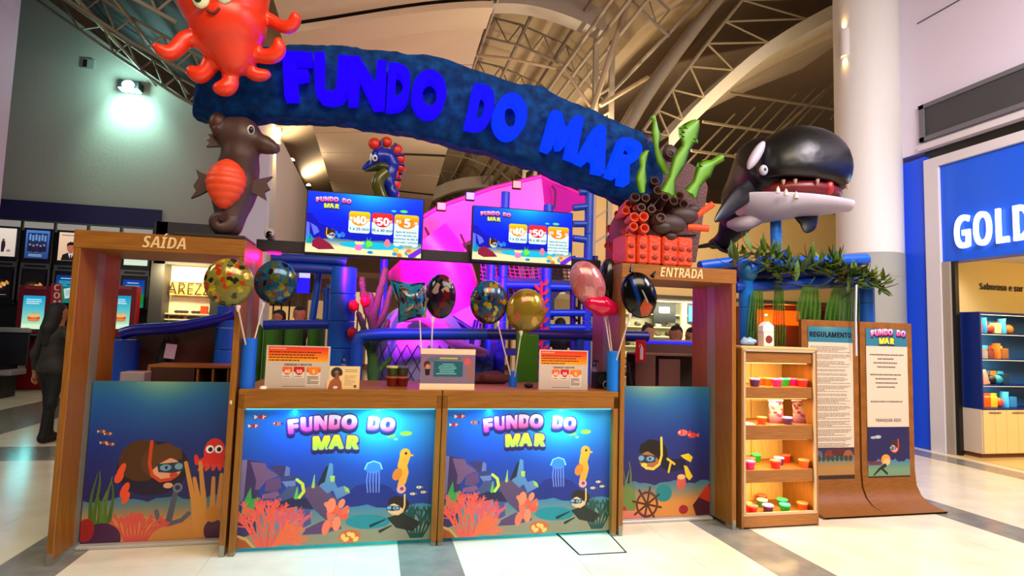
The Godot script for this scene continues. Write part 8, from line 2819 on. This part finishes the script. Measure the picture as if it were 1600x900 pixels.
		obj("edge", bxs(Vector3(-0.9, 1.151, -0.29), Vector3(0.75, 1.23, -0.21), 0.01), mat(Color(0.55, 0.53, 0.50), 0.5), b)
	# shoe boutique right of the posters
	var bz := -10.2
	var x0 := P(246, 420, bz).x
	var x1 := P(345, 420, bz).x
	var bt := thing("boutique", "bright cream boutique with the dark word AREZZ in a grey surround", "shop", Vector3((x0 + x1) * 0.5, 0, bz))
	var hx := (x1 - x0) * 0.5
	var yt := P(300, 352, bz).y
	var fr := MB.new()
	fr.box(Vector3(-hx + 0.09, yt * 0.5, 0), Vector3(0.26, yt, 0.5))
	fr.box(Vector3(hx + 0.1, yt * 0.5, 0), Vector3(0.42, yt, 0.5))
	var yo := P(300, 416, bz).y
	fr.box(Vector3(0, (yt + yo) * 0.5, 0), Vector3(hx * 2, yt - yo, 0.5))
	obj("surround", fr, mat(Color(0.24, 0.24, 0.25), 0.6), bt)
	obj("lit_back", bxs(Vector3(-hx + 0.2, 0, -0.22), Vector3(hx - 0.1, yo, -0.2)), mat(Color(0.92, 0.86, 0.70), 0.7), bt)
	obj("fascia", bxs(Vector3(-hx + 0.26, P(300, 462, bz).y, -0.1), Vector3(hx - 0.1, P(300, 441, bz).y, -0.05)), mat(Color(0.90, 0.68, 0.36), 0.6), bt)
	obj("light_strip", bxs(Vector3(-hx + 0.3, P(300, 441, bz).y, -0.05), Vector3(hx - 0.15, P(300, 439, bz).y, 0.0)), glowm(Color(1.0, 0.9, 0.62), 2.0), bt)
	var wd := MB.new()
	var l0 := P(261, 459, bz)
	wd.words("AREZZ", 0.26, 0.01, Transform3D(Basis.from_scale(Vector3(0.86, 1, 1)), Vector3(l0.x - bt.position.x, l0.y, 0.0)), false, false)
	obj("lettering", wd, mat(Color(0.10, 0.07, 0.05), 0.5), bt)
	area("unseen_shop_light", Vector3(0, yo - 0.1, 0.5), Vector3(0, -0.6, -1), Vector2(1.0, 0.2), Color(1.0, 0.90, 0.66), 4.5, bt)  # unseen lamp, placed to brighten the boutique interior
	for j in 3:
		var y: float = P(300, [490, 499, 508][j], bz).y
		obj("shelf", bxs(Vector3(-hx + 0.22, y - 0.03, -0.18), Vector3(hx - 0.12, y, 0.02)), mat(Color(0.90, 0.85, 0.72), 0.5), bt)
		var st := MB.new()
		for i in 9:
			if (i * 5 + j) % 4 != 0:
				st.ell(Vector3(-hx + 0.35 + i * (hx * 2 - 0.6) / 8.0, y + 0.035, -0.08), Vector3(0.07, 0.035, 0.05), Basis(), 5, 8)
		var o := obj("stock", st, mat(Color(0.16, 0.10, 0.08), 0.5), bt)
		o.set_meta("kind", "stuff")
	obj("orange_box", bxs(Vector3(0.28, P(300, 490, bz).y, -0.1), Vector3(0.42, P(300, 481, bz).y + 0.05, 0.0)), mat(Color(0.85, 0.25, 0.05), 0.5), bt)

func shop_front() -> void:
	var x := 6.976
	struct("trim_6", bxs(Vector3(x - 0.02, 0, -3.12), Vector3(x + 0.3, 4.06, -2.535)), mat(Color(0.03, 0.30, 0.92), 0.35))
	struct("trim_7", bxs(Vector3(x - 0.05, 0, -2.535), Vector3(x + 0.3, 4.0, -2.33)), W.wall)
	struct("trim_8", bxs(Vector3(x - 0.05, 3.87, -2.33), Vector3(x + 0.3, 4.0, 6)), W.wall)
	struct("trim_9", bxs(Vector3(x + 0.05, 4.0, -2.6), Vector3(x + 0.4, 4.15, 6)), W.black)
	var f := thing("shop_sign", "bright blue shop fascia with big white lit letters GOLD", "sign", Vector3(x, 2.54, -2.33))
	obj("panel", bxs(Vector3(-0.005, 0, 0.0), Vector3(0.25, 1.33, 8.0)), mat(Color(0.02, 0.36, 0.92), 0.35), f)
	var b0 := PX(1491, 390, x - 0.03)
	var t0 := PX(1491, 340, x - 0.03)
	var e0 := PX(1606, 385, x - 0.03)
	var h := t0.y - b0.y
	var b3 := Basis(Vector3(0, 0, 1), Vector3.UP, Vector3(-1, 0, 0))
	var probe := MB.new()
	probe.words("GOLD", h, 0.03, Transform3D(), true, false)
	var ww := 0.0
	for q in probe.v:
		ww = maxf(ww, q.x)
	var sx := (e0.z - b0.z) / ww * 1.02
	var pen := 0.0
	for i in 4:
		var one := MB.new()
		one.words("GOLD"[i], h, 0.03, Transform3D(Basis(b3.x * sx, b3.y, b3.z), Vector3(-0.022, b0.y - f.position.y, b0.z - f.position.z + pen)), true, false)
		var wx := 0.0
		for q in one.v:
			wx = maxf(wx, q.z)
		pen = wx - (b0.z - f.position.z) + 0.028
		obj("lit_letter", one, glowm(Color(0.92, 0.98, 1.0), 1.5), f)
	area("sign_glow", Vector3(-0.08, b0.y - f.position.y + h * 0.5, 0.75), Vector3(-1, 0, 0), Vector2(1.0, 0.3), Color(0.9, 0.97, 1.0), 0.5, f)
	# door jamb, black strip beside it and the lit interior
	struct("trim_10", bxs(Vector3(x - 0.03, 0, -2.33), Vector3(x + 0.12, 2.54, -2.22)), mat(Color(0.62, 0.58, 0.52), 0.5))
	struct("trim_11", bxs(Vector3(x + 0.0, 0, -2.22), Vector3(x + 0.06, 2.54, -2.17)), W.black)
	struct("wall_inside", bxs(Vector3(x + 0.02, 0, -2.42), Vector3(12, 2.8, -2.32)), mat(Color(0.88, 0.78, 0.52), 0.7))
	struct("wall_inside_rear", bxs(Vector3(11.9, 0, -2.4), Vector3(12.1, 2.8, 6)), mat(Color(0.88, 0.78, 0.52), 0.7))
	struct("ceiling_inside", bxs(Vector3(x + 0.25, 2.6, -2.4), Vector3(12, 2.7, 6)), W.white)
	struct("floor_inside", bxs(Vector3(x - 0.05, 0.0, -2.3), Vector3(12, 0.006, 6)), mat(Color(0.85, 0.72, 0.45), 0.25))
	area("unseen_shop_light", Vector3(8.6, 2.58, -0.4), Vector3(0.0, -1, -0.3), Vector2(2, 1.6), Color(1.0, 0.84, 0.52), 12.0)  # out of view, placed to light the shop interior
	var wd := MB.new()
	wd.words("Saboroso e sur", 0.085, 0.004, Transform3D(Basis.from_scale(Vector3(0.92, 1, 1)), P(1530, 452, -2.31) + Vector3(0.01, 0, 0)), true, false)
	lone("wall_lettering", wd, mat(Color(0.12, 0.13, 0.22), 0.5), "dark words Saboroso e sur on the cream wall inside the shop", "lettering")
	# cupboard with a blue lit hutch on top
	var cz := -1.96
	var c := thing("hutch", "deep blue lit hutch of snack shelves on cream cupboards in the shop", "cabinet", Vector3(7.10, 0, cz))
	var w := 1.6
	var dp := 0.32
	var y0 := P(1533, 640, cz).y
	var y1 := P(1533, 487, cz).y
	obj("cupboard", bxs(Vector3(0, 0.06, -dp), Vector3(w, y0, -0.02), 0.004), mat(Color(0.80, 0.74, 0.66), 0.5), c)
	obj("plinth", bxs(Vector3(0.02, 0, -dp), Vector3(w, 0.06, -0.05)), W.brown, c)
	for i in 5:
		obj("door", bxs(Vector3(0.008 + i * 0.19, 0.07, -0.02), Vector3(0.19 + i * 0.19, y0 - 0.01, 0.0), 0.003), mat(Color(0.90, 0.76, 0.50), 0.5), c)
		if i % 2 == 0:
			obj("handle", bxs(Vector3(0.09 + i * 0.19, y0 - 0.045, 0.001), Vector3(0.28 + i * 0.19, y0 - 0.03, 0.014)), W.steel, c)
	var hb := mat(Color(0.005, 0.13, 0.42), 0.4)
	obj("hutch_side", bxs(Vector3(-0.005, y0 + 0.001, -dp), Vector3(0.02, y1, 0.0), 0.003), hb, c)
	obj("hutch_back", bxs(Vector3(0.02, y0 + 0.001, -dp), Vector3(w, y1, -dp + 0.02)), mat(Color(0.03, 0.30, 0.55), 0.5), c)
	obj("hutch_top", bxs(Vector3(0.02, y1 - 0.03, -dp), Vector3(w, y1, 0.0)), hb, c)
	var sy := [y0 + 0.015, P(1560, 602, cz).y, P(1560, 561, cz).y, P(1560, 521, cz).y]
	for i in 4:
		obj("shelf", bxs(Vector3(0.02, sy[i] - 0.014, -dp + 0.02), Vector3(w, sy[i], -0.005)), hb, c)
		var top: float = sy[i + 1] - 0.02 if i < 3 else y1 - 0.035
		obj("light_strip", bxs(Vector3(0.03, top, -0.05), Vector3(w, top + 0.005, -0.03)), glowm(Color(1.0, 0.92, 0.7), 2.0), c)
		area("shelf_light", Vector3(0.3, top - 0.004, -0.04), Vector3(0, -1, -0.6), Vector2(0.5, 0.012), Color(1.0, 0.90, 0.7), 0.30, c)
	var goods := [
		[[Color(0.92, 0.62, 0.08), "bag"], [Color(0.90, 0.30, 0.06), "box"], [Color(0.92, 0.65, 0.15), "box"], [Color(0.85, 0.25, 0.10), "ball"], [Color(0.20, 0.62, 0.85), "bag"], [Color(0.15, 0.5, 0.75), "box"]],
		[[Color(0.75, 0.40, 0.26), "box"], [Color(0.78, 0.50, 0.42), "frame"], [Color(0.05, 0.06, 0.08), "ball"], [Color(0.10, 0.55, 0.62), "ball"], [Color(0.02, 0.20, 0.32), "box"]],
		[[Color(0.80, 0.25, 0.20), "jar"], [Color(0.62, 0.62, 0.55), "jar"], [Color(0.50, 0.22, 0.16), "jar"], [Color(0.88, 0.45, 0.12), "bag"], [Color(0.62, 0.40, 0.20), "box"]],
		[[Color(0.90, 0.42, 0.06), "box"], [Color(0.20, 0.62, 0.82), "bag"], [Color(0.85, 0.25, 0.14), "ball"], [Color(0.88, 0.80, 0.55), "box"], [Color(0.25, 0.66, 0.85), "bag"], [Color(0.90, 0.5, 0.15), "ball"]]]
	var rowname := ["lowest", "second", "third", "top"]
	var seen := {}
	for j in 4:
		var px := 7.135
		for k in goods[j].size():
			var g: Array = goods[j][k]
			var kind: String = {"bag": "pouch", "box": "carton", "ball": "parcel", "jar": "jar", "frame": "card"}[g[1]]
			var m := MB.new()
			if g[1] == "bag":
				m.tube(PackedVector3Array([Vector3(0, 0, 0), Vector3(0, 0.05, 0), Vector3(0, 0.12, 0), Vector3(0, 0.16, 0)]), PackedFloat32Array([0.045, 0.05, 0.04, 0.045]), 10, true, 0.5)
			elif g[1] == "box":
				m.box(Vector3(0, 0.055, 0), Vector3(0.085, 0.11, 0.06), Basis(), 0.004)
			elif g[1] == "frame":
				m.box(Vector3(0, 0.075, 0), Vector3(0.09, 0.15, 0.015), Basis(Vector3.BACK, 0.15) * Basis(Vector3.RIGHT, -0.2), 0.003)
			elif g[1] == "jar":
				m.lathe(PackedVector2Array([Vector2(0.036, 0), Vector2(0.036, 0.075), Vector2(0.03, 0.085), Vector2(0.034, 0.086), Vector2(0.034, 0.105)]), Transform3D(), 14)
			else:
				m.ell(Vector3(0, 0.05, 0), Vector3(0.05, 0.05, 0.045), Basis(), 7, 12)
			var o := lone(kind, m, mat(g[0], 0.4), "%s %s on the %s shelf of the blue hutch, %s from the left" % [_hue(g[0]), kind, rowname[j], ["first", "second", "third", "fourth", "fifth", "sixth"][k]], kind, "snacks on the blue hutch shelves")
			o.position = Vector3(px + 0.05, sy[j] + 0.001, cz - 0.12)
			o.scale = Vector3.ONE * 1.25
			px += 0.108
		for k in 5:
			var bk := MB.new()
			bk.box(Vector3(0, 0.085, 0), Vector3(0.10, 0.17, 0.05), Basis(), 0.005)
			var bc: Color = [Color(0.90, 0.45, 0.08), Color(0.25, 0.66, 0.85), Color(0.85, 0.28, 0.14), Color(0.90, 0.72, 0.2), Color(0.15, 0.40, 0.62)][(k + j * 2) % 5]
			var o2 := lone("carton", bk, mat(bc, 0.4), "tall %s carton on the %s shelf of the blue hutch, %s of the back row" % [_hue(bc), rowname[j], ["first", "second", "third", "fourth", "fifth"][k]], "carton", "snacks on the blue hutch shelves")
			o2.position = Vector3(7.21 + k * 0.122, sy[j] + 0.001, cz - 0.24)
	# small fittings on the white wall
	var sb := thing("switch_box", "small white socket box on the wall above the grey panel", "box", Vector3(x - 0.01, PX(1404, 163, x).y, PX(1404, 163, x).z))
	obj("cover", bxs(Vector3(-0.02, -0.08, -0.05), Vector3(0.0, 0.08, 0.05), 0.005), W.white, sb)
	var ho := thing("cable_stub", "dark cable stub poking from the wall beside the socket box", "cable", Vector3(x - 0.02, PX(1384, 178, x).y, PX(1384, 178, x).z))
	obj("stub", tubes(PackedVector3Array([Vector3(0.02, 0, 0), Vector3(-0.03, 0.01, 0.01), Vector3(-0.04, -0.06, 0.02)]), 0.018, 6), W.grey, ho)

func _hue(c: Color) -> String:
	if c.v < 0.15:
		return "black"
	if c.s < 0.25:
		return "grey"
	if c.h < 0.045 or c.h > 0.95:
		return "red"
	if c.h < 0.10:
		return "orange"
	if c.h < 0.18:
		return "yellow"
	return "blue" if c.h > 0.45 else "green"

# ---------- people ----------
func person(label: String, at: Vector3, h: float, turn: float, top: Color, legs: Color, hair: Color, skin: Color, long_hair := false, arm := 0.0) -> void:
	var t := thing("person", label, "person", at, turn)
	var n := Net.new()
	n.smooth = 0.035 * h
	var s := h / 1.7
	var v := func(x: float, y: float, z: float) -> Vector3: return Vector3(x, y, z) * s
	n.chain(PackedVector3Array([v.call(0, 0.92, 0), v.call(0, 1.10, 0), v.call(0, 1.30, 0), v.call(0, 1.42, -0.01)]), PackedFloat32Array([0.135 * s, 0.115 * s, 0.125 * s, 0.07 * s]))
	n.bone(v.call(-0.07, 0.92, 0), v.call(0.07, 0.92, 0), 0.12 * s, 0.12 * s)
	n.bone(v.call(-0.14, 1.36, 0), v.call(0.14, 1.36, 0), 0.062 * s, 0.062 * s)
	n.chain(PackedVector3Array([v.call(0, 1.40, 0), v.call(0, 1.50, 0.01), v.call(0, 1.60, 0.015)]), PackedFloat32Array([0.055 * s, 0.05 * s, 0.085 * s]))
	n.bone(v.call(0, 1.60, 0.01), v.call(0, 1.54, 0.045), 0.085 * s, 0.05 * s)
	for sd: float in [-1.0, 1.0]:
		var st := 0.07 * sd
		n.chain(PackedVector3Array([v.call(0.085 * sd, 0.86, 0), v.call(0.09 * sd, 0.48, 0.01 + st), v.call(0.09 * sd, 0.09, -0.01 + st * 1.6)]), PackedFloat32Array([0.095 * s, 0.062 * s, 0.045 * s]))
		n.bone(v.call(0.09 * sd, 0.045, -0.02 + st * 1.6), v.call(0.10 * sd, 0.035, 0.13 + st * 1.6), 0.042 * s, 0.034 * s)
		var out := (0.06 + (arm if sd < 0.0 else 0.0)) * sd
		n.chain(PackedVector3Array([v.call(0.185 * sd, 1.35, 0), v.call(0.20 * sd + out, 1.08, -0.03), v.call(0.205 * sd + out * 1.8, 0.84, 0.03)]), PackedFloat32Array([0.056 * s, 0.044 * s, 0.030 * s]))
	var m := MB.new()
	var paint := func(p: Vector3) -> Color:
		var y := p.y / s
		if y > 1.44:
			return skin
		if y < 0.075:
			return Color(0.04, 0.035, 0.035)
		if y > 0.86 or absf(p.x / s) > 0.19:
			return skin if y < 0.865 and absf(p.x / s) > 0.19 else top
		return legs
	n.into(m, 0.020 * s, paint)
	obj("body", m, vmat(0.75), t)
	# hands: palm, four unequal bent fingers and a thumb
	for sd: float in [-1.0, 1.0]:
		var out := (0.06 + (arm if sd < 0.0 else 0.0)) * sd
		var w: Vector3 = v.call(0.205 * sd + out * 1.8, 0.83, 0.032)
		var hn := Net.new()
		hn.smooth = 0.008
		hn.bone(w + Vector3(0, 0.02, 0), w + Vector3(0.004 * sd, -0.055, 0.008) * s, 0.024 * s, 0.028 * s)
		for f in 4:
			var o := Vector3(0.006 * sd, -0.065, 0.032 - 0.019 * f) * s
			var ln: float = [0.042, 0.05, 0.047, 0.036][f] * s
			hn.chain(PackedVector3Array([w + o, w + o + Vector3(0, -ln, 0.004), w + o + Vector3(-0.012 * sd, -ln * 1.6, 0.008)]), PackedFloat32Array([0.0095 * s, 0.0088 * s, 0.0078 * s]))
		hn.chain(PackedVector3Array([w + Vector3(0, -0.015, 0.024) * s, w + Vector3(-0.008 * sd, -0.05, 0.055) * s, w + Vector3(-0.012 * sd, -0.075, 0.06) * s]), PackedFloat32Array([0.012 * s, 0.0105 * s, 0.009 * s]))
		var hm := MB.new()
		hn.into(hm, 0.006)
		obj("hand", hm, mat(skin, 0.6), t)
	var hm2 := Net.new()
	hm2.smooth = 0.02
	hm2.bone(v.call(0, 1.635, -0.02), v.call(0, 1.58, -0.035), 0.095 * s, 0.085 * s)
	hm2.bone(v.call(0, 1.66, 0.02), v.call(0, 1.665, 0.045), 0.075 * s, 0.055 * s)
	if long_hair:
		hm2.chain(PackedVector3Array([v.call(0, 1.58, -0.04), v.call(0, 1.40, -0.09), v.call(0, 1.22, -0.11)]), PackedFloat32Array([0.095 * s, 0.09 * s, 0.05 * s]))
	var hmm := MB.new()
	hm2.into(hmm, 0.016 * s)
	obj("hair", hmm, mat(hair, 0.7), t)
	for sd: float in [-1.0, 1.0]:
		var e := MB.new()
		e.ell(v.call(0.032 * sd, 1.575, 0.092), Vector3(0.011, 0.008, 0.006) * s, Basis(), 5, 8)
		obj("eye", e, W.black, t)
		var ea := MB.new()
		ea.ell(v.call(0.085 * sd, 1.56, 0.005), Vector3(0.012, 0.028, 0.018) * s, Basis(), 5, 8)
		obj("ear", ea, mat(skin, 0.6), t)
	var no := MB.new()
	no.ell(v.call(0, 1.553, 0.102), Vector3(0.012, 0.02, 0.014) * s, Basis(), 5, 8)
	obj("nose", no, mat(skin, 0.6), t)
	var mo := MB.new()
	mo.ell(v.call(0, 1.522, 0.094), Vector3(0.022, 0.005, 0.006) * s, Basis(), 5, 8)
	obj("mouth", mo, mat(skin.lerp(Color(0.5, 0.1, 0.1), 0.5), 0.6), t)

func people() -> void:
	var sk := Color(0.62, 0.40, 0.28)
	person("woman with long black hair in a grey jacket and black trousers walking beyond the exit", Vector3(P(80, 600, -3.95).x, 0, -3.95), 1.58, PI * 0.86, Color(0.16, 0.145, 0.135), Color(0.015, 0.015, 0.02), Color(0.015, 0.012, 0.012), sk, true, 0.13)
	person("person with short dark hair in a dark top, nearest behind the entrance wall", Vector3(P(1056, 515, -3.0).x, 0, -3.0), 1.55, -0.9, Color(0.03, 0.03, 0.05), Color(0.05, 0.05, 0.1), Color(0.03, 0.02, 0.015), sk)
	person("person with fuller dark hair beside the entrance side board", Vector3(P(1081, 517, -3.1).x, 0, -3.1), 1.53, -0.6, Color(0.05, 0.05, 0.06), Color(0.06, 0.06, 0.08), Color(0.025, 0.015, 0.012), Color(0.66, 0.46, 0.34))
	person("child in a bright green shirt behind the entrance wall", Vector3(P(1013, 512, -4.6).x, 0, -4.6), 1.60, 0.5, Color(0.10, 0.50, 0.05), Color(0.1, 0.1, 0.2), Color(0.10, 0.05, 0.03), Color(0.66, 0.45, 0.34))
	person("man with dark hair in a black top far behind the padded gate", Vector3(P(468, 490, -6.0).x, 0, -6.0), 1.72, 0.1, Color(0.03, 0.03, 0.035), Color(0.05, 0.05, 0.08), Color(0.04, 0.025, 0.02), sk)
	person("person in a black top bending left far behind the green padded posts", Vector3(P(436, 492, -6.4).x, 0, -6.4), 1.66, -1.0, Color(0.03, 0.03, 0.03), Color(0.05, 0.05, 0.08), Color(0.06, 0.03, 0.02), sk)
	person("person in a dark coat seen through the climbing frame arch", Vector3(P(876, 492, -5.2).x, 0, -5.2), 1.66, 2.6, Color(0.03, 0.03, 0.045), Color(0.05, 0.05, 0.09), Color(0.03, 0.02, 0.02), sk)
	# low wall and counter inside the entrance
	var z := -1.9
	var a := P(1000, 532, z)
	var lw := thing("low_wall", "brown low wall with a blue lit top edge behind the entrance", "wall", Vector3(a.x, 0, z))
	obj("panel", bxs(Vector3(0.0, 0, -0.04), Vector3(0.95, a.y - 0.03, 0.04)), mat(Color(0.33, 0.19, 0.14), 0.5), lw)
	obj("light_strip", bxs(Vector3(0.0, a.y - 0.03, -0.03), Vector3(0.95, a.y, 0.05), 0.01), glowm(Color(0.12, 0.12, 0.95), 0.9), lw)
	obj("cap", bxs(Vector3(0.02, a.y + 0.001, -0.08), Vector3(0.95, a.y + 0.02, 0.03)), mat(Color(0.55, 0.45, 0.50), 0.5), lw)
	var cz := -1.1
	var c0 := P(1000, 552, cz)
	var ct := thing("inner_counter", "brown inner counter with open bays behind the entrance gate", "counter", Vector3(c0.x, 0, cz))
	obj("top", bxs(Vector3(0, c0.y - 0.02, -0.3), Vector3(0.75, c0.y, 0.0), 0.003), mat(Color(0.45, 0.28, 0.20), 0.5), ct)
	obj("left_panel", bxs(Vector3(-0.04, 0, -0.02), Vector3(0.16, c0.y - 0.02, 0.0)), mat(Color(0.36, 0.21, 0.15), 0.5), ct)
	obj("middle_panel", bxs(Vector3(0.20, 0, -0.03), Vector3(0.42, c0.y - 0.05, -0.01)), mat(Color(0.36, 0.21, 0.15), 0.5), ct)
	obj("rear_panel", bxs(Vector3(0.0, 0, -0.3), Vector3(0.75, c0.y - 0.02, -0.28)), mat(Color(0.18, 0.09, 0.05), 0.5), ct)
	var fe := thing("extinguisher_sign", "small red sign with a white fire extinguisher beside the entrance", "sign", P(1001, 548, -1.02))
	obj("plate", bxs(Vector3(-0.047, -0.10, -0.008), Vector3(0.05, 0.10, 0.0)), mat(Color(0.75, 0.01, 0.03), 0.4), fe)
	var em := MB.new()
	em.lathe(PackedVector2Array([Vector2(0.017, -0.08), Vector2(0.017, 0.02), Vector2(0.007, 0.04), Vector2(0.007, 0.05)]), Transform3D(Basis.from_scale(Vector3(1, 1, 0.15)), Vector3(0.008, 0, 0.002)), 12)
	em.tube(PackedVector3Array([Vector3(0.01, 0.05, 0.003), Vector3(-0.01, 0.06, 0.003), Vector3(-0.018, 0.03, 0.003)]), 0.004, 5)
	obj("symbol", em, mat(Color(0.9, 0.85, 0.85), 0.5), fe)
	var gs := MB.new()
	gs.tube(PackedVector3Array([P(984, 566, -1.3), P(989, 605, -1.2), P(993, 660, -1.2)]), PackedFloat32Array([0.02, 0.035, 0.04]), 8)
	lone("green_stick", gs, mat(Color(0.01, 0.12, 0.05), 0.5), "dark green stick leaning inside the entrance by the red sign", "stick")
